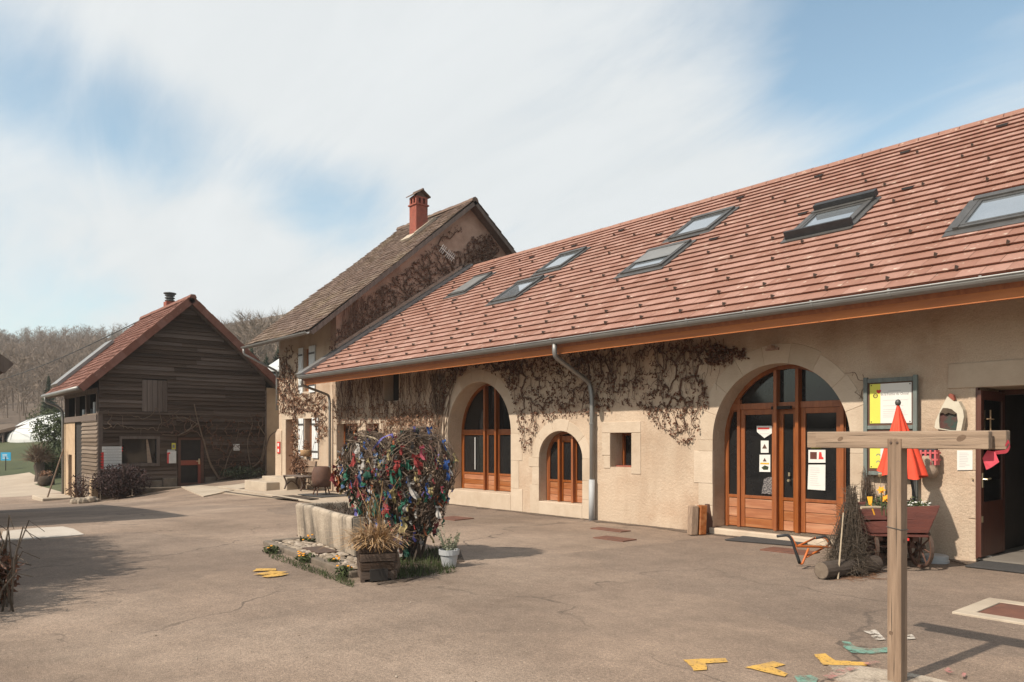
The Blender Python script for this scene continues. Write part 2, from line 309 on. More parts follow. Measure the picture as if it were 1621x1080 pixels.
M['tan_plaster']=mat('tan_plaster',(.50,.36,.23),(.40,.28,.18),2,.95,.5,25,stain=(.3,.2,.13),stain_amt=.5)
M['oakdoor']=mat('oakdoor',(.34,.14,.055),(.24,.09,.034),6,.6,.25,30,stretch=(3,3,.35))
# ------------------------------------------------------------------ ground
def sm(t): t=np.clip(t,0,1); return t*t*(3-2*t)
def gz(x,y):
    x=np.asarray(x,float); y=np.asarray(y,float)
    z=-.9*sm((-x-14)/24)*(1-sm((y-5)/7.5))
    z=z+2.2*sm((-x-44)/42)
    hx=np.clip(-x-80,0,250); z=z+.128*hx*hx/(hx+12)+.15*np.clip(y-15,0,150)*sm((-x-66)/45)
    z=z+14*sm((y-70)/160)*sm((-x+60)/80)
    z=z+6*sm((-y-60)/140)
    return z
def gh(x,y): return float(gz(x,y))
xs=np.concatenate([np.arange(-420,-110,12.),np.arange(-110,-60,4.),np.arange(-60,12,.75),np.arange(12,60,6.),np.arange(60,181,20.)])
ys=np.concatenate([np.arange(-200,-30,12.),np.arange(-30,-9,3.),np.arange(-9,22,.75),np.arange(22,60,3.),np.arange(60,341,14.)])
XX,YY=np.meshgrid(xs,ys,indexing='ij'); ZZ=gz(XX,YY)
und=.003*np.sin(XX*.9+YY*.4)*np.sin(YY*.7-XX*.23)
ZZ=ZZ+np.where((YY>9.5)&(XX>-27),0,und)-.003
cx=(xs[:-1]+xs[1:])/2; cy=(ys[:-1]+ys[1:])/2; CXX,CYY=np.meshgrid(cx,cy,indexing='ij')
wob=.9*np.sin(CXX*.35+1)+.5*np.sin(CXX*.9)
asph=(CXX>-39)&(CXX<14)&(CYY<21)&(CYY>-10)
pth=(CXX<=-39)&(CXX>-53)&(CYY>1.6+wob*.5)&(CYY<6.9+(CXX+39)*-.03+wob*.3)
hil=(CXX<-86)&~asph
def sub(name,mask,m):
    idx=-np.ones(XX.shape,int); ii,jj=np.nonzero(mask); fl=[]
    vs=[]; 
    def vid(i,j):
        if idx[i,j]<0: idx[i,j]=len(vs); vs.append((XX[i,j],YY[i,j],ZZ[i,j]))
        return idx[i,j]
    for i,j in zip(ii,jj): fl.append((vid(i,j),vid(i+1,j),vid(i+1,j+1),vid(i,j+1)))
    b=MB(); b.v=vs; b.f=fl; return struct(b.build(name,m,smooth=True))
sub('courtyard',asph,M['asphalt']); sub('path',pth,M['path']); sub('hill',hil,M['hill']); sub('meadow',~asph&~pth&~hil,M['meadow'])
# ------------------------------------------------------------------ polygon with holes
def pip(x,y,poly):
    c=False; n=len(poly); j=n-1
    for i in range(n):
        xi,yi=poly[i]; xj,yj=poly[j]
        if (yi>y)!=(yj>y) and x<(xj-xi)*(y-yi)/(yj-yi)+xi: c=not c
        j=i
    return c
def holed(outer,holes):
    vs=[];es=[]
    for pl in [outer]+holes:
        o=len(vs); n=len(pl); vs+=[Vector(p) for p in pl]; es+=[(o+i,o+(i+1)%n) for i in range(n)]
    r=delaunay_2d_cdt(vs,es,[],0,1e-5); V=r[0]; T=[]
    for t in r[2]:
        c=sum((V[i] for i in t),Vector((0,0)))/3
        if pip(c.x,c.y,outer) and not any(pip(c.x,c.y,h) for h in holes): T.append(t)
    return V,T
def wall_mesh(mb,outer,holes,to3,nin,depth=None):
    """outer/holes 2d -> wall face; holes get reveals going nin*depth"""
    V,T=holed(outer,holes); nin=Vector(nin)
    P3=[to3(v.x,v.y) for v in V]; fs=[]
    for t in T:
        a,b,c=[P3[i] for i in t]
        fs.append(tuple(t) if (b-a).cross(c-a).dot(nin)<0 else tuple(t)[::-1])
    mb.add(P3,fs)
    for k,h in enumerate(holes):
        d=depth[k] if isinstance(depth,list) else depth
        for i in range(len(h)):
            a=to3(*h[i]); b=to3(*h[(i+1)%len(h)]); mb.quad(a,b,b+nin*d,a+nin*d)
def arch(xc,a,zs,b,n=20,z0=None):
    """closed outline, counter-clockwise from bottom left"""
    pts=[(xc+a*math.cos(math.pi*i/n),zs+b*math.sin(math.pi*i/n)) for i in range(n+1)]
    return ([(xc-a,z0),(xc+a,z0)]+pts) if z0 is not None else pts
def text_mb(s,p,ex,ey,size,font_w=None):
    cu=bpy.data.curves.new('t','FONT'); cu.body=s; cu.size=1; cu.align_x='CENTER'; cu.resolution_u=1
    o=bpy.data.objects.new('t',cu); COL.objects.link(o); bpy.context.view_layer.update()
    me=bpy.data.meshes.new_from_object(o.evaluated_get(bpy.context.evaluated_depsgraph_get()))
    bpy.data.objects.remove(o); b=MB(); ex=Vector(ex).normalized(); ey=Vector(ey).normalized(); p=Vector(p)
    w=max((v.co.x for v in me.vertices),default=1)*2; k=size if font_w is None else font_w/w
    b.add([p+ex*v.co.x*k+ey*v.co.y*(size if font_w is None else min(size,k*1.3)) for v in me.vertices],[tuple(f.vertices) for f in me.polygons]); bpy.data.meshes.remove(me); return b
# ------------------------------------------------------------------ the long farm building
YF=11.0; EV=Vector((0,9.85,3.47)); TP=.659; ROOFA=math.atan(TP); XL,XR=-21.15,1.6
UPS=Vector((0,math.cos(ROOFA),math.sin(ROOFA))); NRM=Vector((0,-math.sin(ROOFA),math.cos(ROOFA)))
def RP(x,q,h=0): return Vector((x,0,0))+Vector((0,EV.y,EV.z))+UPS*q+NRM*h
RLEN=7.44
farm=thing('farm_building','long beige farm building with red tiled roof, skylights and three arched wooden doors','building',(-10,YF,0))
to3=lambda x,z: Vector((x,YF,z))
DOORS=dict(d1=dict(xc=-14.17,a=1.22,zs=1.72,b=1.23,r=.46,zb=.36),d2=dict(xc=-11.38,a=.65,zs=1.2,b=.57,r=.25,zb=.27),d3=dict(xc=-6.46,a=1.19,zs=1.58,b=1.22,r=.38,zb=.10))
holes=[];dep=[]
for k,d in DOORS.items():
    holes.append(arch(d['xc'],d['a'],d['zs'],d['b'],22,d['zb'])); dep.append(d['r'])
sqx0,sqz0=W(966,742); sqx1,sqz1=W(1000,684); sqz0=1.06; sqz1=1.72
rect=lambda x0,x1,z0,z1:[(x0,z0),(x1,z0),(x1,z1),(x0,z1)]
holes.append(rect(sqx0,sqx1,sqz0,sqz1)); dep.append(.42)
ODX0,ODX1,ODZ=-3.62,-2.3,2.27
holes.append(rect(ODX0,ODX1,-.05,ODZ)); dep.append(.9)
uwx0,uwx1=W(608,600)[0],W(631.5,600)[0]; holes.append(rect(uwx0,uwx1,2.64,3.42)); dep.append(.35)
lw=[(W(533,700)[0],W(566.6,700)[0],.95,2.06),(W(579,700)[0],W(600,700)[0],.95,2.04)]
for q in lw: holes.append(rect(*q)); dep.append(.30)
mb=MB(); wall_mesh(mb,[(-21.6,-.35),(1.6,-.35),(1.6,3.72),(-21.6,3.72)],holes,to3,(0,1,0),dep)
mb.box(1.2,1.6,11.002,22.5,-.35,3.7); mb.box(-21.3,1.6,22.2,22.6,-.35,3.7)
mb.prism([(1.25,11.1,3.7),(1.25,22.4,3.7),(1.25,16.0,7.4)],(.3,0,0))
mb.box(-21.3,1.2,11.45,11.5,3.0,3.9)
mb.build('wall',M['plaster'],farm)
# dark lining behind glazed openings, and the room behind the open door
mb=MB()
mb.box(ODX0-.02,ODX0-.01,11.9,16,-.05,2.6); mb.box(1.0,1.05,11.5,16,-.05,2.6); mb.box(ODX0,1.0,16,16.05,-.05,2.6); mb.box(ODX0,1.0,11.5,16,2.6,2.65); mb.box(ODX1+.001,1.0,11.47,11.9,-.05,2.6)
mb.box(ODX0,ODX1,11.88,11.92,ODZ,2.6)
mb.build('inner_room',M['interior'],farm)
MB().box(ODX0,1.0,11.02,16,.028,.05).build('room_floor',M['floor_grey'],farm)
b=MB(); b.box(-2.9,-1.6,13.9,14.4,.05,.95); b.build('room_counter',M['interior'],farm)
b=MB(); b.box(uwx0,uwx1,11.3,11.33,2.6,3.45); b.build('loft_shade_sheet',M['dark'],farm)  # dark sheet standing for the shade inside the open loft window
# stones round the openings
def stone(mbq,name='arch_stone',bevel=.006): mbq.build(name,M['stone'],farm,bevel=bevel)
def arch_stones(d,w,nv,jz,proud=.007):
    xc,a,zs,b_=d['xc'],d['a']-.004,d['zs'],d['b']-.004
    for i in range(nv):
        g=.0022; t0=math.pi*i/nv+g; t1=math.pi*(i+1)/nv-g; n=5
        w_=w*(1+R_.uniform(-.04,.12))
        inn=[(xc+a*math.cos(t0+(t1-t0)*k/n),YF-proud,zs+b_*math.sin(t0+(t1-t0)*k/n)) for k in range(n+1)]
        outp=[(xc+(a+w_)*math.cos(t0+(t1-t0)*k/n),YF-proud,zs+(b_+w_)*math.sin(t0+(t1-t0)*k/n)) for k in range(n+1)]
        stone(MB().prism(inn+outp[::-1],(0,.055+R_.uniform(0,.008),0)))
    for sx in (-1,1):
        z=.0 if True else 0; k=0
        while z<zs-.02:
            h=min(R_.choice(jz),zs-z); 
            if zs-(z+h)<.16: h=zs-z
            ww=w+(.0 if k%2 else R_.uniform(.06,.16)); k+=1
            x0=xc+sx*a; x1=xc+sx*(a+ww)
            stone(MB().box(min(x0,x1),max(x0,x1),YF-proud-R_.uniform(0,.006),YF+.05,z+.0015,z+h-.0015)); z+=h
arch_stones(DOORS['d1'],.27,9,[.5,.62,.7]); arch_stones(DOORS['d2'],.22,5,[.38,.62]); arch_stones(DOORS['d3'],.29,9,[.38,.46,.55])
# square window surround, lintel of the open door
x0,z0_=W(953,749); x1,z1_=W(1015,667); x1=-9.22; z0_=1.0; z1_=1.93
for (p,q,r,s) in ((x0,x1,sqz1-.003,z1_),(x0,sqx0+.003,sqz0+.22,sqz1-.009),(sqx1-.003,x1,sqz0-.12,sqz1-.009),(x0+.05,sqx0+.003,sqz0-.03,sqz0+.214)):
    MB().box(p,q,YF-.013,YF+.05,r,s).build('surround_stone',M['stone'],farm,bevel=.01)
MB().box(ODX0-.33,ODX1+.3,YF-.018,YF+.06,ODZ-.003,ODZ+.33).build('lintel',M['stone'],farm,bevel=.012)
for z,h in ((0,.55),(.56,.62),(1.19,.5),(1.7,.565)): MB().box(ODX0-.09,ODX0+.004,YF-.01,YF+.05,z,z+h-.004).build('jamb_stone',M['plaster'],farm,bevel=.01)
for (a0,a1,zb,zt) in lw:
    MB().box(a0-.16,a1+.16,YF-.012,YF+.04,zt-.003,zt+.16).build('surround_stone',M['stone'],farm,bevel=.01)
    for p,q in ((a0-.16,a0+.003),(a1-.003,a1+.16)): MB().box(p,q,YF-.012,YF+.04,zb,zt-.009).build('surround_stone',M['stone'],farm,bevel=.01)
# doorsteps
for d,p in (('d1',.55),('d2',.42)):
    q=DOORS[d]; MB().box(q['xc']-q['a']+.004,q['xc']+q['a']-.004,YF-.02,YF+.5,-.05,q['zb']+.004).build('doorstep',M['stone'],farm,bevel=.015)
q=DOORS['d3']; MB().box(q['xc']-q['a']-.1,q['xc']+q['a']+.05,YF-.10,YF+.5,-.05,.10).build('doorstep',M['stone'],farm,bevel=.02)
# arched doors
def arch_top(d,x,off=0):
    u=(x-d['xc'])/(d['a']-off); u=max(-1,min(1,u)); return d['zs']+(d['b']-off)*math.sqrt(1-u*u)
def arched_door(d,fins,outer,zt,zp,name_open=None,leaf=False):
    xc,a,zs,b_,Y=d['xc'],d['a'],d['zs'],d['b'],YF+d['r']; zb=d['zb']+.004
    n=22; fw=.065
    out_=arch(xc,a,zs,b_,n,zb); inn=arch(xc,a-fw,zs,b_-fw,n,zb)
    f=MB()
    loop=list(range(1,len(out_)))+[0]
    pts_o=[out_[i] for i in loop]; pts_i=[inn[i] for i in loop]
    for i in range(len(pts_o)-1):
        o1,o2,i1,i2=pts_o[i],pts_o[i+1],pts_i[i],pts_i[i+1]
        f.quad((o1[0],Y-.03,o1[1]),(i1[0],Y-.03,i1[1]),(i2[0],Y-.03,i2[1]),(o2[0],Y-.03,o2[1]))
        f.quad((i1[0],Y-.03,i1[1]),(i1[0],Y+.05,i1[1]),(i2[0],Y+.05,i2[1]),(i2[0],Y-.03,i2[1]))
    root=f.build('arched_door',M['oak'],farm)
    # backing so nothing shows behind
    xs_=[xc-outer,*[xc+q for q in fins],xc+outer] if outer<a-.1 else [xc+q for q in fins]
    edges=sorted([xc-a+fw]+xs_+[xc+a-fw])
    for x in xs_:
        t=arch_top(d,x,fw)-.002; isf=any(abs(x-xc-q)<1e-6 for q in fins)
        MB().box(x-.028,x+.028,Y-(.105 if isf else .055),Y+.03,zb+.002,t).build('mullion',M['oak'],root,bevel=.004)
    MB().box(xc-a+fw-.02,xc+a-fw+.02,Y-.042,Y+.02,zt-.055,zt+.045).build('transom',M['oak'],root,bevel=.004)
    for i in range(len(edges)-1):
        e0,e1=edges[i]+.0,edges[i+1]
        if e1-e0<.04: continue
        # upper pane
        n=8; top=[(e0+(e1-e0)*k/n) for k in range(n+1)]
        poly=[(e0,Y+.012,zt)]+[(e1,Y+.012,zt)]+[(x,Y+.012,max(zt+.003,arch_top(d,x,fw*.6))) for x in top[::-1]]
        if arch_top(d,(e0+e1)/2,fw)>zt+.06: MB().prism(poly,(0,.008,0)).build('glass_pane',M['glass'],root)
        # lower pane and boards
        wide=(e1-e0)>.3
        st=.055 if (e1-e0)>.25 else .018
        zlo=zp; 
        MB().box(e0,e1,Y+.012,Y+.02,zlo-.02,zt-.05).build('glass_pane',M['glass'],root)
        if st>.02 or True:
            fr=MB(); l,r=e0+.028,e1-.028
            if i==0: l=e0
            if i==len(edges)-2: r=e1
            s2=.075 if (leaf and wide) else (.03 if wide else .012)
            fr.box(l,l+s2,Y-.022,Y+.011,zb+.01,zt-.056); fr.box(r-s2,r,Y-.022,Y+.011,zb+.01,zt-.056)
            fr.box(l+s2,r-s2,Y-.020,Y+.011,zt-.056-(.09 if leaf and wide else .03),zt-.056); fr.box(l+s2,r-s2,Y-.020,Y+.011,zlo-.03,zlo+.02)
            fr.build('door_leaf' if leaf and wide else 'sash',M['oak'],root,bevel=.003)
            hb=(zlo-.035-zb-.012)/3
            for k in range(3):
                MB().box(l+s2+.002,r-s2-.002,Y-.012+R_.uniform(-.002,.002),Y+.03,zb+.012+k*hb,zb+.012+(k+1)*hb-.006).build('panel_board',M['oakh'],root,bevel=.006)
    return root
w_=W; 
Z=lambda v,u,Y: W(u,v,Y)[1]
D1=arched_door(DOORS['d1'],(-.21,.21),2,Z(683,770,11.45),Z(750,770,11.45))
D2=arched_door(DOORS['d2'],(-.2,.2),2,DOORS['d2']['zs']+.42,Z(761,890,11.25))
D3=arched_door(DOORS['d3'],(-.19,.19),.9,Z(641,1250,11.38),Z(788,1220,11.38),leaf=True)
Y3=YF+.38
MB().box(-6.455,-6.425,Y3-.035,Y3-.02,1.0,1.06).build('lock_plate',M['brass'],D3)
MB().tube([(-6.44,Y3-.02,.93),(-6.44,Y3-.06,.93)],.022,10).build('door_knob',M['brass'],D3)
MB().box(-6.72,-6.38,Y3-.1,Y3-.045,Z(646,1245,11.38)-.02,Z(646,1245,11.38)+.03).build('door_closer',M['dark'],D3)
b=MB(); b.lathe([(.001,0),(.13,.02),(.17,.12),(.15,.3),(.09,.38),(.001,.4)],(0,0,0),12)
MB().box(D1 and -14.86,-14.83,11.44,11.455,.85,1.64).build('glazing_bar',M['print_grey'],D1)
# windows of the low left part
for (a0,a1,zb,zt) in lw:
    r=MB().box(a0,a1,11.28,11.3,zb,zt).build('window',M['glass'],farm)
    f=MB(); f.box(a0,a0+.06,11.24,11.28,zb,zt); f.box(a1-.06,a1,11.24,11.28,zb,zt); f.box((a0+a1)/2-.04,(a0+a1)/2+.04,11.235,11.28,zb,zt); f.box(a0+.06,a1-.06,11.242,11.28,zt-.06,zt); f.box(a0+.06,a1-.06,11.242,11.28,zb,zb+.06)
    f.build('window_frame',M['oak'],r)
r=MB().box(sqx0,sqx1,11.40,11.42,sqz0,sqz1).build('window',M['glass'],farm)
f=MB(); f.box(sqx1-.16,sqx1-.1,11.33,11.4,sqz0+.05,sqz1); f.box(sqx0,sqx0+.05,11.35,11.4,sqz0,sqz1); f.box(sqx0+.05,sqx1,11.352,11.4,sqz1-.05,sqz1)
f.build('window_frame',M['oak'],r); MB().box(sqx0,sqx1,11.15,11.4,sqz0-.01,sqz0+.025).build('window_sill',M['brick_red'],r)
# roof
roof=MB()
roof.prism([RP(XL,-.05,-.03),RP(XL,RLEN,-.03),RP(XL,RLEN,-.16),RP(XL,-.05,-.16)],(XR-XL+.1,0,0))
yb=EV.y+2*(RLEN*math.cos(ROOFA))+.1
top=RP(XL,RLEN,-.03)
roof.prism([(XL,top.y+.002,top.z),(XL,23.2,3.0),(XL,23.2,2.85),(XL,top.y+.002,top.z-.14)],(XR-XL+.1,0,0))
roof=roof.build('roof',M['oak'],farm)
SKY=[('S1',-18.85,-17.98,4.40,5.66,'shut'),('S2',-15.2,-14.2,2.87,4.02,'open'),('S3',-15.0,-14.04,4.53,5.68,'plain'),('S4',-10.78,-9.68,2.84,4.02,'half'),('S5',-10.68,-9.6,4.60,5.78,'plain'),('S6',-6.93,-5.86,2.84,3.95,'tilt'),('S7',-3.96,-2.85,1.62,2.72,'plain')]
TW,EX=.272,.2755
tm=MB()
hw=TW/2-.002
TT=[(-hw,-.010,.052),(hw,-.010,.052),(hw,.315,.014),(-hw,.315,.014),(-hw,.022,.006),(hw,.022,.006),(hw,.315,-.004),(-hw,.315,-.004)]
TF=[(0,1,2,3),(7,6,5,4),(0,4,5,1),(1,5,6,2),(2,6,7,3),(3,7,4,0)]
tm.add(TT,TF); tile_me=tm.mesh('roof_tile'); tile_me.materials.append(M['tile'])
RM=Matrix((Vector((1,0,0)),UPS,NRM)).transposed()
tiles=[]
for c in range(27):
    n=int((XR-XL)/TW)
    for i in range(n+1):
        x=XL+.14+TW*i+(TW/2 if c%2 else 0); q=c*EX
        if x>XR: continue
        if any(s[1]+.06<x<s[2]-.06 and s[3]-.1<q+.14<s[4]+.12 for s in SKY): continue
        p=RP(x,q); rel=p-CAMP; dep_=rel.dot(FWD); u=810.5+FPX*rel.dot(RGT)/dep_ if dep_>.1 else 9999
        tiles.append((dep_ if u<1660 else 999+dep_,x,q))
tiles.sort()
rest=MB(); att=[]
for k,(dd,x,q) in enumerate(tiles):
    jx=R_.uniform(-.0005,.0005); jh=R_.uniform(-.0012,.0015); rz=R_.uniform(-.003,.003)
    p=RP(x+jx,q+R_.uniform(-.002,.002),jh); Mx=Matrix.Translation(p)@(RM@Matrix.Rotation(rz,3,'Z')).to_4x4()
    if k<300: inst(tile_me,'roof_tile',roof,Mx)
    else: rest.add([Mx@Vector(t) for t in TT],TF); att+= [R_.random()]*6
rest.att=att; rest.build('roof_tiles',M['tile'],roof,kind='stuff')
rt=MB(); x=XL
while x<XR: rt.prism([(x+.005,top.y-.17,top.z-.05),(x+.005,top.y-.13,top.z+.03),(x+.005,top.y-.05,top.z+.075),(x+.005,top.y+.05,top.z+.075),(x+.005,top.y+.13,top.z+.03),(x+.005,top.y+.17,top.z-.05)],(.36,0,R_.uniform(-.004,.006))); x+=.372
rt.build('ridge_tiles',M['tile'],roof,kind='stuff')
# snow guards and vents
sg=MB(); sg.add([(-.018,-.035,.05),(.018,-.035,.05),(.004,-.03,.104),(-.004,-.03,.104),(-.005,.06,.05),(.005,.06,.05),(.004,-.022,.104),(-.004,-.022,.104)],[(0,1,2,3),(0,4,5,1),(4,7,6,5),(1,5,6,2),(0,3,7,4),(3,2,6,7)])
sg_me=sg.mesh('snow_guard'); sg_me.materials.append(M['iron'])
rows=[(1,3,0),(3,3,1.5),(5,4,1),(7,4,3),(9,5,2),(11,5,4),(13,5,1),(15,6,3),(17,6,0),(19,6,4),(21,7,2),(23,7,5)]
cnt=0
for (c,stp,o) in rows:
    x=XL+.5+o*TW
    while x<-1.0:
        q=c*EX-.0
        if not any(s[1]-.2<x<s[2]+.2 and s[3]-.3<q<s[4]+.25 for s in SKY) and cnt<298:
            inst(sg_me,'snow_guard',roof,Matrix.Translation(RP(x,q))@RM.to_4x4()); cnt+=1
        x+=stp*TW
vt=MB(); vt.prism([(-.085,-.03,.05),(-.085,-.02,.085),(-.085,.10,.05)],(.17,0,0)); vt_me=vt.mesh('roof_vent'); vt_me.materials.append(M['black'])
for (u,v) in ((1590,200),(1432,247),(1293,286),(1171,318),(1268,346),(1434,307),(1133,380),(1040,390-12),(910,392),(983,369),(1134,380),(843,410),(785,424),(720,478),(880,438)):
    p=hit(u,v,EV,(0,-TP,1)); q=(p.y-EV.y)/math.cos(ROOFA)
    if any(s[1]-.1<p.x<s[2]+.1 and s[3]-.2<q<s[4]+.1 for s in SKY): continue
    inst(vt_me,'roof_vent',roof,Matrix.Translation(RP(p.x,round(q/EX)*EX))@RM.to_4x4())
# skylights
def rbox(m,x0,x1,q0,q1,h0,h1): return m.obox(RP(x0,q0,h0),(x1-x0,0,0),UPS*(q1-q0),NRM*(h1-h0))
for (nm,x0,x1,q0,q1,kd) in SKY:
    f=MB(); t=.07; H=.10
    rbox(f,x0,x0+t,q0,q1,-.02,H); rbox(f,x1-t,x1,q0,q1,-.02,H); rbox(f,x0+t,x1-t,q0,q0+t,-.02,H-.012); rbox(f,x0-.012,x1+.012,q1-.13,q1+.005,-.02,H+.02)
    f=f.build('skylight',M['zinc_dark'],farm,bevel=.006)
    fl=MB(); rbox(fl,x0-.09,x1+.09,q0-.16,q0,.035,.052); rbox(fl,x0-.10,x0,q0,q1+.02,.03,.062); rbox(fl,x1,x1+.10,q0,q1+.02,.03,.062); rbox(fl,x0-.06,x1+.06,q1+.006,q1+.1,.03,.055); fl.build('flashing',M['zinc_dark'],f)
    g=MB(); rbox(g,x0+t,x1-t,q0+t,q1-.13,.064,.073); 
    g.build('skylight_pane',M['skyglass'],f)
    inn=MB(); t2=t+.05
    for (a,b_,c,d_) in ((x0+t,x0+t2,q0+t,q1-.13),(x1-t2,x1-t,q0+t,q1-.13),(x0+t2,x1-t2,q0+t,q0+t2),(x0+t2,x1-t2,q1-.19,q1-.13)): rbox(inn,a,b_,c,d_,.074,.092)
    inn.build('sash_bar',M['zinc_dark'],f)
    if kd=='shut': s=MB(); rbox(s,x0+t,x1-t,q0+t,q1-.13,.093,.106); s.build('roller_shutter',M['zinc'],f)
    if kd=='half': s=MB(); rbox(s,x0+t,x1-t,q0+.45,q1-.13,.093,.108); s.build('roller_shutter',M['zinc'],f)
    if kd=='tilt':
        
        k=MB(); k.obox(RP(x0-.03,q0-.06,.04),(x1-x0+.1,0,0),UPS*.05,NRM*.15); k.build('lower_hood',M['black'],f)
        k=MB(); k.obox(RP(x0+.02,q1-.06,.10),(x1-x0+.02,0,0),UPS*.14,NRM*.11); k.build('upper_hood',M['black'],f)
# flashing along the house wall
b=MB(); b.obox(RP(XL-.12,-.1,.03),(.36,0,0),UPS*(RLEN+.1),NRM*.09); b.build('verge_flashing',M['zinc'],farm)
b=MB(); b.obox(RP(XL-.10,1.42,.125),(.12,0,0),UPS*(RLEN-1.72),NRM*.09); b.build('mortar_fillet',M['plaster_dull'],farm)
# gutter, fascia, soffit, rafters
GY,GZ,GR=9.775,3.435,.082
gt=MB(); n=9; XG0,XG1=-21.12,1.7
pr=[(GY+GR*math.cos(math.pi+math.pi*i/n),GZ+GR*math.sin(math.pi+math.pi*i/n)) for i in range(n+1)]
pr2=[(GY+(GR-.008)*math.cos(math.pi+math.pi*i/n),GZ+(GR-.008)*math.sin(math.pi+math.pi*i/n)) for i in range(n+1)]
gt.prism([(XG0,y,z) for y,z in pr]+[(XG0,y,z) for y,z in pr2[::-1]],(XG1-XG0,0,0))
gt.tube([(XG0,GY-GR,GZ+.004),(XG1,GY-GR,GZ+.004)],.013,8)
gt.prism([(XG0,y,z) for y,z in pr],(.01,0,0))
gt=gt.build('gutter',M['zinc'],farm,smooth=False)
x=-20.5
while x<1.5:
    k=MB(); R2=GR+.004; k.prism([(x,GY+R2*math.cos(math.pi+math.pi*i/n),GZ+R2*math.sin(math.pi+math.pi*i/n)) for i in range(n+1)]+[(x,GY+(R2-.003)*math.cos(math.pi+math.pi*(n-i)/n),GZ+(R2-.003)*math.sin(math.pi+math.pi*(n-i)/n)) for i in range(n+1)],(.035,0,0)); k.box(x,x+.03,GY-GR-.01,GY-GR+.02,GZ,GZ+.03); k.build('gutter_strap',M['zinc'],gt); x+=1.02
MB().box(XL+.05,XR+.1,9.90,9.945,3.19,3.44).build('fascia_board',M['fascia'],farm)
sf=MB(); sf.prism([(XL+.05,9.946,3.34),(XL+.05,11.6,4.40),(XL+.05,11.6,4.44),(XL+.05,9.946,3.38)],(XR-XL,0,0)); sf.build('soffit',M['oak'],farm)
x=XL+.3; raf=MB(); raf.prism([(0,9.95,3.22),(0,11.02,3.90),(0,11.02,4.04),(0,9.95,3.36)],(.09,0,0)); raf_me=raf.mesh('rafter'); raf_me.materials.append(M['oak'])
while x<XR: inst(raf_me,'rafter',farm,Matrix.Translation((x,0,0))); x+=.9
# downpipes
def downpipe(pts,r,m1=M['zinc'],lower=None):
    b=MB(); b.tube(pts,r,10); o=b.build('downpipe',m1,farm,smooth=True)
    for z in (.75,1.9):
        p=pts[-1]; MB().lathe([(r+.002,-.015),(r+.012,-.015),(r+.012,.015),(r+.002,.015)],(p[0],p[1],z),12).build('pipe_collar',m1,o)
    if lower: MB().tube([(pts[-1][0],pts[-1][1],-.02),(pts[-1][0],pts[-1][1],lower)],r+.014,12).build('cast_pipe_foot',M['pot'],o,smooth=True)
xp=W(937,700,10.9)[0]; x_o=W(878,548,GY)[0]
def smooth_path(P,n=6):
    P=[Vector(p) for p in P]; out=[P[0]]
    for i in range(1,len(P)-1):
        a,b_,c=P[i-1],P[i],P[i+1]; r=min((a-b_).length,(c-b_).length)*.42
        p0=b_+(a-b_).normalized()*r; p1=b_+(c-b_).normalized()*r
        for k in range(n+1): t=k/n; out.append(p0*(1-t)**2+b_*2*t*(1-t)+p1*t*t)
    out.append(P[-1]); return out
downpipe(smooth_path([(x_o,GY,GZ-.05),(x_o,GY,GZ-.30),(xp-.05,10.88,2.72),(xp,10.9,2.45),(xp,10.9,.02)]),.047,lower=.80)
xq=W(522,650,10.9)[0]
downpipe(smooth_path([(XG0+.1,GY,GZ-.05),(XG0+.1,GY,GZ-.25),(xq-.02,10.87,2.95),(xq,10.9,2.75),(xq,10.9,.05)]),.04)
# open door leaf
Xd=ODX0+.03
dl=MB(); y0,y1=10.96,11.86; za,zb=.07,2.23
for (a,b_,c,d_) in ((y0,y0+.1,za,zb),(y1-.1,y1,za,zb),(y0+.1,y1-.1,zb-.12,zb),(y0+.1,y1-.1,za,.78)): dl.box(Xd,Xd+.045,a,b_,c,d_)
dl=dl.build('open_door',M['door_brown'],farm,bevel=.004)
MB().box(Xd+.02,Xd+.028,y0+.1,y1-.1,.78,zb-.12).build('glass_pane',M['glass'],dl)
hd=MB(); hd.tube([(Xd+.045,y0+.05,1.08),(Xd+.10,y0+.05,1.08),(Xd+.10,y0+.17,1.085)],.011,8); hd.box(Xd+.045,Xd+.053,y0+.03,y0+.075,.97,1.16); hd.tube([(Xd,y0+.05,1.08),(Xd-.06,y0+.05,1.08),(Xd-.06,y0-.0,1.08)],.011,8); hd.build('handle',M['brass'],dl)
MB().box(Xd+.046,Xd+.052,y0+.02,y0+.07,.52,.60).build('lock_plate',M['brass'],dl)
fr=MB(); fr.box(ODX0+.001,ODX0+.028,10.99,11.05,.05,ODZ-.002); fr.box(ODX0+.001,ODX1,11.86,11.92,ODZ-.07,ODZ-.002); fr.build('door_frame',M['door_brown'],farm)
b=MB(); b.tube([(Xd+.06,11.25,1.98),(Xd+.06,11.25,1.50)],.009,6); b.tube([(Xd+.06,11.13,1.86),(Xd+.06,11.37,1.86)],.009,6)
tag(b.build('straw_cross',M['straw']),'small pale straw cross hung on the glass of the open brown door','decoration')
# security lamp bracket above the arch
b=MB(); lx,lz=W(1225,553); b.box(lx-.12,lx+.1,YF-.05,YF,lz-.02,lz+.02); b.box(lx-.02,lx+.05,YF-.16,YF-.05,lz,lz+.05); tag(b.build('wall_bracket',M['plaster_dull']),'small plaster-coloured bracket above the large right-hand arch','bracket')
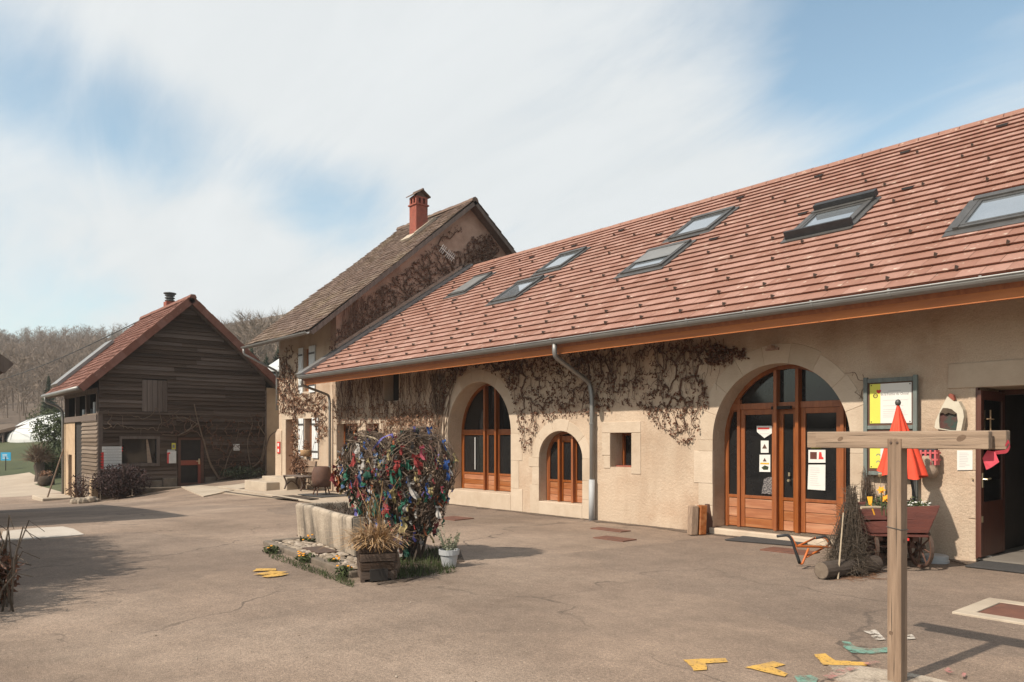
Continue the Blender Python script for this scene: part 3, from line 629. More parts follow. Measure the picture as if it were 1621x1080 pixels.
# ------------------------------------------------------------------ the tall house at the end of the long building
HX0,HX1=-25.45,-21.2; HEY,HEZ,HRY=9.97,4.80,16.1; HTP=.829; HA=math.atan(HTP); HRZ=HEZ+(HRY-HEY)*HTP
house=thing('stone_house','tall narrow rendered house with steep brown tiled roof and white shutters','building',(-23.4,YF,0))
hd0=(WX(453,11.0),WX(466,11.0)); dX0,dX1=hd0[0]-.02,WX(466.5,11.05)+.05
wl0,wl1=WX(482.6,11),WX(495,11)
up0,up1=WX(481.5,11),WX(490,11)
def wz(u,v,Y=11.0): return W(u,v,Y)[1]
hh=[rect(dX0,dX1,.36,wz(460,664)),rect(wl0,wl1,wz(489,723),wz(489,663)),rect(up0,up1,3.15,4.55)]
mb=MB(); wall_mesh(mb,[(HX0,-.3),(HX1-.4,-.3),(HX1-.4,HEZ+.85),(HX0,HEZ+.85)],hh,lambda x,z:Vector((x,YF+.001,z)),(0,1,0),[.4,.3,.2])
mb.box(HX0,HX0+.3,YF+.003,21.2,-.3,HEZ+.8); mb.box(HX0,HX1,21.2,21.5,-.3,HEZ+.8)
mb.build('wall',M['plaster'],house)
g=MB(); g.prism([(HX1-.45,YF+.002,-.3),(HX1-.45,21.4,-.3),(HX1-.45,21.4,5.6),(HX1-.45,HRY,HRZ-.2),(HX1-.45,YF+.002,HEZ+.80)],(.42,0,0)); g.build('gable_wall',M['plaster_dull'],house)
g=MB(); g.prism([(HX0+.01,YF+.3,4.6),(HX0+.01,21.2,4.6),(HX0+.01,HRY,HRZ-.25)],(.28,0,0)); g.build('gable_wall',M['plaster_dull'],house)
HU=Vector((0,math.cos(HA),math.sin(HA))); HN=Vector((0,-math.sin(HA),math.cos(HA)))
def HP(x,q,h=0): return Vector((x,HEY,HEZ))+HU*q+HN*h
HL=(HRY-HEY)/math.cos(HA); hx0,hx1=HX0-.35,-20.86
rf=MB(); rf.obox(HP(hx0,0,-.12),(hx1-hx0,0,0),HU*HL,HN*.10)
HU2=Vector((0,-math.cos(HA),math.sin(HA))); HN2=Vector((0,math.sin(HA),math.cos(HA)))
def HP2(x,q,h=0): return Vector((x,2*HRY-HEY,HEZ))+HU2*q+HN2*h
rf.obox(HP2(hx0,0,-.12),(hx1-hx0,0,0),HU2*(HL-.003),HN2*.10)
rf=rf.build('roof',M['weather_v'],house)
tl=MB(); att=[]
def small_tiles(tl,att,Pf,x0,x1,L,tw,ex,sag=.02,th=.022,lift=.03):
    nc=int(L/ex)+1
    for c in range(nc):
        n=int((x1-x0)/tw)
        for i in range(n+1):
            x=x0+i*tw+(tw/2 if c%2 else 0)
            if x>x1-.02: continue
            xe=min(x+tw*.95,x1); q=c*ex+R_.uniform(-.012,.012); h=sag*math.sin(x*1.7+q*.8)+R_.uniform(0,.012); qe=min(q+ex*1.25,L+.02)
            a=[Pf(x,q,h+lift),Pf(xe,q,h+lift+R_.uniform(-.006,.006)),Pf(xe,qe,h+.004),Pf(x,qe,h+.004)]
            b=[Pf(x,q,h-.0+lift-th),Pf(xe,q,h+lift-th)]
            tl.add(a+b,[(0,1,2,3),(4,5,1,0),(4,0,3),(5,2,1)]); r=R_.random(); att+=[r]*4
small_tiles(tl,att,HP,hx0,hx1,HL,.19,.19); small_tiles(tl,att,HP2,hx0,hx1,HL,.19,.38)
tl.att=att; tl.build('roof_tiles',M['old_tile'],rf,kind='stuff')
x=hx0
rg=MB()
while x<hx1-.05:
    e=min(x+.36,hx1); dz=R_.uniform(-.01,.02); rg.prism([(x,HRY-.15,HRZ-.06),(x,HRY-.1,HRZ+.05+dz),(x,HRY,HRZ+.10+dz),(x,HRY+.1,HRZ+.05+dz),(x,HRY+.15,HRZ-.06)],(e-x-.006,0,0)); x+=.36
rg.build('ridge_tiles',M['old_tile'],rf,kind='stuff')
for Pf,U in ((HP,HU),(HP2,HU2)):
    v=MB(); n_=HN if Pf is HP else HN2; v.obox(Pf(hx1-.03,0,-.15),(.035,0,0),U*HL,n_*.125); v.build('verge_board',M['weather_v'],rf)
gt=MB(); r=.07; gy,gzz=HEY-.06,HEZ-.04; n=8
gt.prism([(hx0-.15,gy+r*math.cos(math.pi+math.pi*i/n),gzz+r*math.sin(math.pi+math.pi*i/n)) for i in range(n+1)]+[(hx0-.15,gy+(r-.008)*math.cos(2*math.pi-math.pi*i/n),gzz+(r-.008)*math.sin(2*math.pi-math.pi*i/n)) for i in range(n+1)],(hx1-hx0+.1,0,0))
gt=gt.build('gutter',M['zinc'],house)
b=MB(); b.tube(smooth_path([(hx0-.05,gy,gzz-.05),(hx0-.05,gy,gzz-.25),(HX0+.02,10.93,3.95),(HX0-.06,10.95,3.7),(HX0-.06,10.95,2.6)]),.04,8); b.build('downpipe',M['zinc'],house,smooth=True)
# chimney
ch=hit(648.5,368,(0,HEY,HEZ),(0,-HTP,1)); cy0=ch.y+.05; cx1=hit(660,372,(0,HEY,HEZ),(0,-HTP,1)).x
cs=.60; cxa,cxb=-23.95-.0,-23.35
c0=hit(659,372,(0,HEY,HEZ),(0,-HTP,1)); cxb=c0.x; cxa=cxb-.44; cy0=c0.y; cy1=cy0+.48
cz=c0.z; zt=CAMZ+(695-323)/FPX*(Vector((cxb,cy0,0)).dot(FWD)); ztop=CAMZ+(695-297)/FPX*(Vector((cxb,cy0,0)).dot(FWD))
chm=MB().box(cxa,cxb,cy0,cy1,cz-.2,zt).build('chimney',M['brick_red'],house)
b=MB(); b.box(cxa-.04,cxb+.04,cy0-.04,cy1+.04,zt,zt+.05); b.build('chimney_band',M['brick_red'],chm)
zo=zt+.05; zo2=zo+.21
pr=MB()
for (a,b_) in ((cxa,cxa+.08),(cxa+.18,cxa+.26),(cxb-.08,cxb)):
    pr.box(a,b_,cy0,cy0+.1,zo,zo2); pr.box(a,b_,cy1-.1,cy1,zo,zo2)
pr.box(cxb-.099,cxb-.001,cy0+.20,cy0+.28,zo,zo2); pr.box(cxa+.001,cxa+.099,cy0+.20,cy0+.28,zo,zo2)
pr.box(cxa-.001,cxb+.001,cy0-.001,cy1+.001,zo2,zo2+.05); pr.build('chimney_pillars',M['brick_red'],chm)
MB().box(cxa+.12,cxb-.12,cy0+.12,cy1-.12,zo,zo2).build('flue',M['black'],chm)
b=MB(); ym=(cy0+cy1)/2; xm=(cxa+cxb)/2
b.prism([(cxa-.1,cy0-.09,zo2+.05),(cxa-.1,ym,zo2+.26),(cxa-.1,cy1+.09,zo2+.05),(cxa-.1,cy1+.09,zo2+.085),(cxa-.1,ym,zo2+.30),(cxa-.1,cy0-.09,zo2+.085)],(cxb-cxa+.18,0,0))
b.prism([(cxa+.05,cy0,zo2+.06),(cxa+.05,ym,zo2+.255),(cxa+.05,cy1,zo2+.06)],(cxb-cxa-.1,0,0)); b.tube([(cxa-.1,ym,zo2+.29),(cxb+.08,ym,zo2+.29)],.045,8); b.build('chimney_cap',M['old_tile'],chm,bevel=.01)
b=MB(); b.obox(HP(cxa-.1,(cy0-HEY)/math.cos(HA)-.34,.02),(cxb-cxa+.14,0,0),HU*.36,HN*.07); b.obox(HP(cxb+.002,(cy0-HEY)/math.cos(HA)-.05,.02),(.10,0,0),HU*1.1,HN*.10); b.build('chimney_flashing',M['concrete'],chm)
# house door, windows, shutters
dz0,dz1=.36,wz(460,664)
MB().box(dX0,dX1,11.36,11.40,dz0,dz1).build('door',M['oakdoor'],house)
for (p,q,r,s) in ((dX0-.32,dX0+.003,.3,dz1+.003),(dX1-.003,dX1+.30,.3,dz1+.003),(dX0-.32,dX1+.30,dz1-.003+.004,dz1+.30)): MB().box(p,q,YF-.015,YF+.05,r,s).build('surround_stone',M['stone'],house,bevel=.01)
def hwin(x0,x1,z0,z1,d=.25):
    w=MB().box(x0,x1,YF+d,YF+d+.02,z0,z1).build('window',M['glass'],house); f=MB(); t=.07
    f.box(x0,x0+t,YF+d-.05,YF+d,z0,z1); f.box(x1-t,x1,YF+d-.05,YF+d,z0,z1); f.box((x0+x1)/2-.04,(x0+x1)/2+.04,YF+d-.052,YF+d,z0,z1); f.box(x0+t,x1-t,YF+d-.048,YF+d,z1-t,z1); f.box(x0+t,x1-t,YF+d-.048,YF+d,z0,z0+t)
    f.build('window_frame',M['oakdoor'],w); return w
wz0,wz1=hh[1][0][1],hh[1][2][1]
hwin(wl0,wl1,wz0,wz1); hwin(up0,up1,3.15,4.55,.15)
def shutter(x0,x1,z0,z1,rz=0,y=YF-.045):
    s=MB(); nb=3
    for k in range(nb): s.box(x0+(x1-x0)*k/nb+.004,x0+(x1-x0)*(k+1)/nb-.004,y,y+.03,z0,z1)
    s=s.build('shutter',M['shutter'],house)
    for z in (z0+.16*(z1-z0),z1-.16*(z1-z0)): MB().box(x0+.003,x1-.003,y-.012,y-.001,z-.03,z+.03).build('shutter_hinge',M['zinc_dark'],s)
    MB().obox((x0+.02,y-.013,z0+.2*(z1-z0)),(x1-x0-.08,0,(z1-z0)*.5),(.05,0,0),(0,.011,0)).build('shutter_brace',M['shutter'],s)
shutter(WX(474.2),wl0-.03,wz0-.02,wz1+.02); shutter(wl1+.03,WX(505),wz0-.04,wz1+.02)
shutter(WX(474.2),up0-.03,3.10,4.6); shutter(up1+.03,WX(500),3.1,4.6)
for (p,q,r,s) in ((wl0-.1,wl1+.1,wz0-.19,wz0-.003),(wl0-.1,wl1+.1,wz1+.003,wz1+.2),(up0-.1,up1+.1,2.85,3.147)): MB().box(p,q,YF-.03,YF+.05,r,s).build('surround_stone',M['stone'],house,bevel=.01)
b=MB(); b.prism([(HX0-.22,10.95,-.2),(HX0+.3,10.95,-.2),(HX0+.3,10.95,1.9),(HX0-.02,10.95,1.95),(HX0-.2,10.95,1.8)],(0,.6,0)); b.build('buttress',M['plaster'],house,bevel=.02)
b=MB(); b.box(-25.35,-23.35,10.35,10.985,-.1,.34); b.build('doorstep',M['concrete'],house,bevel=.02)
b=MB(); b.box(-25.75,-23.9,9.9,10.345,-.15,.19); b.box(-25.75,-25.36,10.345,10.9,-.15,.19); b.build('doorstep',M['concrete'],house,bevel=.02)
MB().box(-25.65,-24.1,9.93,10.33,.03,.035) 
fs=thing('fire_sign','small red square sign with white symbols beside the house door','sign',(WX(441.3,10.93),10.93,1.28))
x,z=WX(441.3,10.93),1.3
MB().box(x-.11,x+.11,10.915,10.945,z-.2,z+.2).build('sign_plate',M['red'],fs)
b=MB()
for dz in (-.1,.1): b.box(x-.06,x+.06,10.909,10.9145,z+dz-.055,z+dz+.055)
b.build('sign_symbol',M['white'],fs)
# flower basket on the sill, dried shrub below
b=MB(); bx=(wl0+wl1)/2; b.lathe([(.10,0),(.17,.05),(.19,.2),(.18,.22)],(bx+.05,YF-.12,wz0),14); fb=thing('flower_basket','round wicker flower basket on the lower window sill of the house','basket',(bx,YF-.12,wz0)); b.build('basket',M['straw'],fb,smooth=True)
def leafball(mb,att,c,rx,ry,rz,n,s,shell=.5,seed=0,el=1.0):
    rr=random.Random(seed)
    for i in range(n):
        th=rr.uniform(0,2*math.pi); cp=rr.uniform(-1,1); sp=math.sqrt(1-cp*cp); k=rr.random()**shell
        p=Vector((c[0]+rx*k*sp*math.cos(th),c[1]+ry*k*sp*math.sin(th),c[2]+rz*k*cp))
        a=Vector((rr.gauss(0,1),rr.gauss(0,1),rr.gauss(0,1))).normalized()*s*rr.uniform(.6,1.3); b_=a.orthogonal().normalized()*s*.45*el*rr.uniform(.6,1.2)
        b_=Matrix.Rotation(rr.uniform(0,6.28),3,a.normalized())@b_
        mb.add([p-a*.5,p+b_*.5,p+a*.5,p-b_*.5],[(0,1,2,3)]); att.append(rr.random())
b=MB(); b.att=[]; leafball(b,b.att,(bx+.05,YF-.12,wz0+.36),.2,.12,.2,160,.07,seed=5); b.build('foliage',M['dead_leaf2'],fb)
for k,(u,v,w,h) in enumerate(((484,744,.85,.42),(473,742,.35,.75))):
    c=hit(u,v,(0,10.8,0),(0,1,0)); t=thing('wall_shrub',['clipped reddish brown shrub under the lower window of the house','ragged brown twiggy shrub between the house door and bench'][k],'shrub',(c.x,10.75,0))
    b=MB(); b.att=[]; leafball(b,b.att,(c.x,10.75,c.z+.1),w*.5,.22,h*.6,700,.09,seed=9+k); b.build('foliage',M['dead_leaf2'],t)
    b=MB(); 
    for i in range(9): b.tube([(c.x+R_.uniform(-.1,.1),10.75,.0),(c.x+R_.uniform(-w,w)*.4,10.75+R_.uniform(-.1,.1),c.z+R_.uniform(-.1,.2))],[.012,.006],4)
    b.build('stems',M['vine'],t)
# TV aerial on the gable
an=hit(709,402,(HX1,0,0),(1,0,0)); ae=thing('tv_aerial','white rake-shaped television aerial fixed to the vine-covered gable','aerial',an)
p0=hit(698,392,(HX1+.35,0,0),(1,0,0)); p1=hit(719,410,(HX1+.35,0,0),(1,0,0)); b=MB(); b.tube([p0,p1],.014,6)
b.tube([(p0+p1)/2,(p0+p1)/2+Vector((-.45,.05,-.1))],.018,6); b.build('boom',M['white'],ae)
b=MB()
for i in range(9):
    if i==3: continue
    q=p0.lerp(p1,(i+.3)/9); b.tube([q+Vector((-.02,-.07,-.12)),q+Vector((.02,.07,.12))],.009,5)
b.build('aerial_rods',M['white'],ae)
# ------------------------------------------------------------------ the weatherboarded barn
BX=-31.0; BXB=-37.1; BY0,BY1=6.52,12.78
aY,aZ=B(303,471,-30.6); lY,lZ=B(125,613,-30.6); rY,rZ=B(440,604,-30.6)
barn=thing('wooden_barn','dark weatherboarded barn with steep red tiled roof and a glazed entrance door','building',(BX,9.6,gh(BX,9.6)))
def boardwall(Z0,Z1): pass
core=MB()
def roofz(y): return aZ-.18-(aZ-lZ)*(aY-y)/(aY-lY) if y<aY else aZ-.18-(aZ-rZ)*(y-aY)/(rY-aY)
splitZ=2.62; loY=BY0
core.prism([(BX-.05,BY0+.05,-1.1),(BX-.05,BY1+.6,-1.1),(BX-.05,BY1+.6,roofz(BY1+.6)-.02),(BX-.05,aY,aZ-.22),(BX-.05,BY0+.05,roofz(BY0+.05)-.02)],(-.1,0,0))
core.box(BXB,BXB+.1,BY0+.06,BY1+.6,-1.4,3.4); core.box(BXB,BX-.15,BY1+.5,BY1+.6,-1.2,3.6); core.prism([(BXB,BY0+.05,3.4),(BXB,BY1+.6,3.4),(BXB,aY,aZ-.3)],(.1,0,0))
core.box(BXB,BX-.2,BY0+.5,BY1+.5,splitZ-.16,splitZ-.06); core.box(BXB,BX-.16,BY0+1.3,BY0+1.35,-1.2,4)
core.build('barn_core',M['dark'],barn)
# boards: openings for shutter, window and door
OP=[(7.98,8.89,2.66,3.84),(7.24,8.57,.63,1.66),(9.27,10.30,-.6,1.68)]
bh=.163; z=-.22; brd=0
while z<aZ-.25:
    z2=z+bh*R_.uniform(.9,1.08)
    up=z>splitZ-.05
    # extents at mid height
    zm=min(z2,aZ-.3)
    y0,y1=BY0,BY1
    if zm>lZ-.35: 
        yl=aY-(aZ-.2-zm)*(aY-lY)/(aZ-lZ); y0=max(y0,yl)
    if zm>rZ-.3:
        yr=aY+(aZ-.2-zm)*(rY-aY)/(aZ-rZ); y1=min(y1,yr)
    segs=[(y0,y1)]
    for (oa,ob,oz0,oz1) in OP:
        if z2>oz0+.03 and z<oz1-.03:
            ns=[]
            for (p,q) in segs:
                if q<=oa or p>=ob: ns.append((p,q)); continue
                if p<oa: ns.append((p,oa))
                if q>ob: ns.append((ob,q))
            segs=ns
    fin=[]
    for (p,q) in segs:
        if q-p>3.2:
            c=R_.uniform(.35,.65)*(q-p)+p; fin+=[(p,c),(c,q)]
        else: fin.append((p,q))
    off=.03 if up else 0
    for (p,q) in fin:
        if q-p<.08 or (not up and z<.05 and p>8.3 and q<9.3): 
            if q-p<.08: continue
        tl_=R_.uniform(-.012,.012); sg_=R_.uniform(-.012,.012); wv=R_.uniform(0,.012)
        vs=[];n=5
        for k in range(n+1):
            y=p+(q-p)*k/n; dz=tl_*(k/n-.5)+sg_*math.sin(math.pi*k/n); e=R_.uniform(-.006,.006)
            vs+=[(BX+off+.068+wv+e,y,z+dz-.012),(BX+off+.012,y,z2+dz+.01),(BX+off-.03,y,z2+dz+.01),(BX+off-.03,y,z+dz-.012)]
        fs=[]
        for k in range(n):
            o=k*4
            for (a,b_) in ((0,1),(1,2),(3,0)): fs.append((o+a,o+4+a,o+4+b_,o+b_))
        fs+=[(0,1,2,3),(n*4+3,n*4+2,n*4+1,n*4)]
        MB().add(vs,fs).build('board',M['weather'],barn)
    z=z2
# corner boards and band between the two levels
for (p,q,r,s) in ((BY0-.03,BY0+.13,-.55,splitZ-.02),(BY1-.02,BY1+.05,.1,3.6)): MB().box(BX+.0,BX+.075,p,q,r,s).build('corner_board',M['weather_v'],barn)
MB().box(BX-.02,BX+.105,BY0-.02,BY1,splitZ-.09,splitZ-.01).build('band_board',M['weather'],barn)
for k in range(5):
    y=7.98+k*.182; MB().box(BX+.03,BX+.085+.006*(k%2),y+.004,y+.176,2.64,3.84).build('shutter_board',M['weather_v'],barn)
# window
w=MB().box(BX-.06,BX-.04,7.24,8.57,.63,1.66).build('window',M['glass'],barn)
f=MB()
for (p,q,r,s) in ((7.2,8.61,1.60,1.70),(7.2,8.61,.56,.68),(7.2,7.29,.68,1.6),(8.50,8.61,.68,1.6)): f.box(BX-.03,BX+.09,p,q,r,s)
f.build('window_frame',M['weather_v'],w,bevel=.006)
b=MB(); b.att=None
for i in range(7):
    a=i/6; b.quad((BX-.038,8.15+a*.05,1.58-a*.9),(BX-.038,8.18+a*.16+.03,1.58-a*.9),(BX-.038,8.18+(a+.16)*.16+.03,1.58-(a+.16)*.9),(BX-.038,8.15+(a+.16)*.05,1.58-(a+.16)*.9))
b.build('curtain',M['cloth_beige'],w)
# entrance door
zd=-.32
dr=MB(); 
for (p,q,r,s) in ((9.30,9.40,zd,1.66),(10.16,10.28,zd,1.66),(9.40,10.16,1.56,1.66)): dr.box(BX-.12,BX+.02,p,q,r,s)
dr=dr.build('door',M['brown'],barn,bevel=.005)
MB().box(BX-.11,BX-.005,9.40,10.16,.57,.76).build('door_rail',mat('door_red',(.26,.055,.03),(.2,.045,.026),5,.5,.2),dr,bevel=.005)
MB().box(BX-.09,BX+.005,10.06,10.16,zd,.57).build('door_stile',mat('door_red2',(.2,.045,.028),(.16,.036,.022),5,.5,.2),dr)
MB().box(BX-.10,BX-.08,9.40,10.16,.76,1.56).build('glass_pane',M['glass'],dr); MB().box(BX-.10,BX-.08,9.40,10.06,zd+.2,.57).build('glass_pane',M['glass'],dr); MB().box(BX-.1,BX-.02,9.40,10.06,zd,zd+.2).build('door_panel',M['brown'],dr)
b=MB(); b.tube([(BX+.0,10.1,.72),(BX+.07,10.1,.72),(BX+.07,9.97,.72)],.016,6); b.box(BX+.0,BX+.02,10.07,10.13,.6,.82); b.build('handle',M['brass'],dr)
# stone base
y=8.25
for (p,q,z1) in ((8.05,8.7,.02),(8.72,9.24,.1),(10.32,10.75,.08),(10.77,11.4,-.02),(11.42,12.1,.06),(12.12,12.8,.02),(7.3,8.03,-.1),(6.55,7.28,-.15)): MB().box(BX-.04,BX+.10+R_.uniform(0,.04),p,q,-1.0,z1).build('base_stone',M['kerb'],barn,bevel=.03)
MB().box(BX+.1,BX+.5,7.6,9.3,-1,gh(BX,8.6)+.14).build('base_kerb',M['kerb'],barn,bevel=.03)
# right-hand plaster pier
MB().box(BX-.3,BX+.04,BY1+.06,BY1+.62,-1,3.75).build('pier',M['tan_plaster'],barn,bevel=.02)
# side wall: boards, dark door, plaster
SYB=BY0-.02
zz=-1.05
while zz<splitZ-.2:
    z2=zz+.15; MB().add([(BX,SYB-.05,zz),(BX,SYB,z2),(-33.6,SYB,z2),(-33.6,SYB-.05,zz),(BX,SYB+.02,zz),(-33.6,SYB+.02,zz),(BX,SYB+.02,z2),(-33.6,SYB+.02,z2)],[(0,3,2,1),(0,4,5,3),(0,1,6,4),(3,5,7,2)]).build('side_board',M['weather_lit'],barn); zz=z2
MB().box(-35.0,-33.6,SYB+.05,SYB+.1,-1.3,splitZ-.3).build('side_door',M['dark'],barn)
sw=MB(); wall_mesh(sw,[(BXB,-1.4),(-35.0,-1.4),(-35.0,splitZ-.35),(BXB,splitZ-.35)],[rect(-36.3,-35.6,-1.2,.95)],lambda x,z:Vector((x,SYB,z)),(0,1,0),.15); sw.build('side_wall',M['tan_plaster'],barn)
MB().box(-36.3,-35.6,SYB+.14,SYB+.18,-1.2,.95).build('side_door',M['weather_v'],barn)
MB().box(BXB,BX,SYB-.06,SYB+.05,splitZ-.34,splitZ-.12).build('loft_beam',M['weather_v'],barn); MB().box(BXB,BX-.1,SYB-.02,SYB+.1,3.3,3.48).build('loft_beam',M['weather_v'],barn)
for x in (BX-.14,-32.9,-34.8,-36.9): MB().box(x-.08,x+.08,SYB-.02,SYB+.12,splitZ-.12,3.3).build('loft_post',M['weather_v'],barn)
for k,(x,h) in enumerate(((-32.4,.45),(-33.6,.22),(-34.3,.22))): tag(MB().box(x-.15,x+.15,SYB+.15,SYB+.4,splitZ-.06,splitZ-.06+h).build('storage_box',M['pot'],bevel=.02,org=(x,SYB+.2,splitZ)),['pale upright box in the open loft of the barn','small pale box beside the taller one in the barn loft','small pale box deepest in the open barn loft'][k],'box')
# roof
BL=math.hypot(aY-lY,aZ-lZ); bu=Vector((0,aY-lY,aZ-lZ)).normalized(); bn=Vector((0,-bu.z,bu.y))
BR=math.hypot(rY-aY,aZ-rZ)+.5; bu2=Vector((0,aY-rY,aZ-rZ)).normalized(); bn2=Vector((0,-bu2.z*-1,-bu2.y*-1)); bn2=Vector((0,bu2.z,-bu2.y))
bx0,bx1=-37.5,-30.55
def BP(x,q,h=0): return Vector((x,lY,lZ))+bu*q+bn*h
r0=Vector((0,aY,aZ))-bu2*BR
def BP2(x,q,h=0): return Vector((x,r0.y,r0.z))+bu2*q+bn2*h
rf=MB(); rf.obox(BP(bx0,0,-.2),(bx1-bx0,0,0),bu*BL,bn*.17); rf.obox(BP2(bx0,0,-.2),(bx1-bx0-.003,0,0),bu2*(BR-.02),bn2*.17); rf=rf.build('roof',M['weather_v'],barn)
tl=MB(); att=[]; small_tiles(tl,att,BP,bx0,bx1,BL,.22,.27,.012,.03,.04); small_tiles(tl,att,BP2,bx0,bx1,BR,.22,.27,.012,.03,.04); tl.att=att; tl.build('roof_tiles',M['barn_tile'],rf,kind='stuff')
vt=MB()
for Pf,L,u_,n_ in ((BP,BL,bu,bn),(BP2,BR,bu2,bn2)):
    q=0
    while q<L-.05:
        vt.obox(Pf(bx1-.10,q,-.20),(.14,0,0),u_*min(.33,L-q),n_*(.27+.012*(int(q/.3)%2))); q+=.325
vt.att=[R_.random() for f in vt.f]; vt.build('verge_tiles',M['barn_tile'],rf,kind='stuff')
rg=MB(); x=bx0
while x<bx1: rg.prism([(x,aY-.14,aZ-.05),(x,aY-.08,aZ+.08),(x,aY+.08,aZ+.08),(x,aY+.14,aZ-.05)],(.37,0,R_.uniform(-.01,.01))); x+=.375
rg.build('ridge_tiles',M['barn_tile'],rf,kind='stuff')
gt=MB(); gt.tube([(bx0,lY-.05,lZ-.04),(bx1,lY-.05,lZ-.04)],.075,10); gt=gt.build('gutter',M['zinc'],barn,smooth=True)
b=MB(); b.tube(smooth_path([(-36.9,lY-.05,lZ-.05),(-36.9,lY-.05,lZ-.3),(-36.9,SYB-.1,2.9),(-36.9,SYB-.1,-1.2)]),.05,8); b.build('downpipe',M['zinc'],barn,smooth=True)
b=MB(); b.obox(BP(-37.35,.45,.05),(1.3,0,0),bu*2.9,bn*.13); b.build('roof_panel',M['zinc'],rf,bevel=.01)
cc=MB().box(-34.05,-33.65,aY-.05,aY+.35,aZ-.5,aZ+.28).build('chimney',M['brick_red'],barn)
b=MB(); 
for k in range(3): b.lathe([(.15,0),(.20,.02),(.20,.05),(.15,.07)],(-33.85,aY+.15,aZ+.30+k*.11),14)
b.lathe([(.14,0),(.14,.36)],(-33.85,aY+.15,aZ+.3),14); b.lathe([(.25,0),(.25,.04),(.05,.08)],(-33.85,aY+.15,aZ+.62),14); b.build('chimney_cowl',M['zinc_dark'],cc)
# signs on the barn front
FX=BX+.09
ds=thing('direction_sign','stack of white direction boards with red ends on the dark barn corner','sign',(FX,6.9,.4))
for k in range(8):
    z1=1.32-k*.105; y0=6.62; y1=7.27; MB().box(FX,FX+.02,y0,y1,z1-.095,z1).build('sign_board',M['white'],ds)
    red=MB(); 
    if k<2: red.prism([(FX+.003,y1,z1-.095),(FX+.003,y1+.05,z1-.047),(FX+.003,y1,z1)],(.016,0,0))
    else: red.prism([(FX+.003,y0,z1-.095),(FX+.003,y0-.05,z1-.047),(FX+.003,y0,z1)],(.016,0,0)); red.box(FX+.0201,FX+.023,y0,y0+.05,z1-.095,z1)
    red.build('sign_tip',M['red'],ds)
    if k in (0,1,2,3,4,5,6,7):
        l=MB(); y=y0+.1+R_.uniform(0,.08)
        while y<y1-.12: 
            w_=R_.uniform(.03,.08); l.box(FX+.0203,FX+.022,y,y+w_,z1-.060,z1-.035); y+=w_+.02
        l.build('lettering',M['print_grey'],ds)
for y in (6.72,): MB().box(FX-.01,FX-.001,y,y+.06,-.6,1.3).build('sign_post',M['weather_v'],ds)
nt_=thing('notice_board','white notice with red edge beside the barn entrance door','sign',(FX,9,.9))
MB().box(FX,FX+.02,8.87,9.2,.66,1.13).build('sign_plate',M['white'],nt_); MB().box(FX+.0201,FX+.023,8.87,8.93,.66,1.08).build('red_edge',M['red'],nt_)
l=MB(); l.lathe([(.001,0),(.035,0),(.035,.003),(.001,.003)],(FX+.0205,8.95,1.05),10,Matrix.Rotation(rad(90),3,'Y')); l.build('emblem',M['red'],nt_)
l=MB()
for k in range(6): l.box(FX+.0203,FX+.022,8.98,8.98+R_.uniform(.1,.19),1.02-k*.05,1.035-k*.05)
l.box(FX+.0203,FX+.022,9.14,9.17,.69,.72); l.build('lettering',M['print_grey'],nt_)
MB().box(FX,FX+.015,8.88,9.17,1.15,1.18).build('sign_strip',M['white'],nt_)
ys=thing('yellow_notice','small yellow and grey notice above the white notice on barn','sign',(FX,9.1,1.3)); MB().box(FX,FX+.02,9.04,9.18,1.20,1.44).build('sign_plate',mat('yellow_print',(.55,.50,.06),(.5,.45,.05),3,.8,0),ys)
b=MB(); b.box(FX+.0201,FX+.023,9.06,9.15,1.25,1.38); b.build('picture',M['print'],ys)
wsn=thing('white_sign','small white lettered sign right of the barn door behind bare vines','sign',(FX,11.55,1.2)); MB().box(FX,FX+.02,11.43,11.68,1.13,1.39).build('sign_plate',M['white'],wsn)
l=MB(); 
for (p,q,r,s) in ((11.47,11.49,1.24,1.34),(11.47,11.53,1.24,1.26),(11.55,11.57,1.24,1.34),(11.59,11.61,1.24,1.34),(11.61,11.64,1.32,1.34),(11.63,11.65,1.24,1.33),(11.47,11.65,1.17,1.19)): l.box(FX+.0203,FX+.022,p,q,r,s)
l.build('lettering',M['print'],wsn)
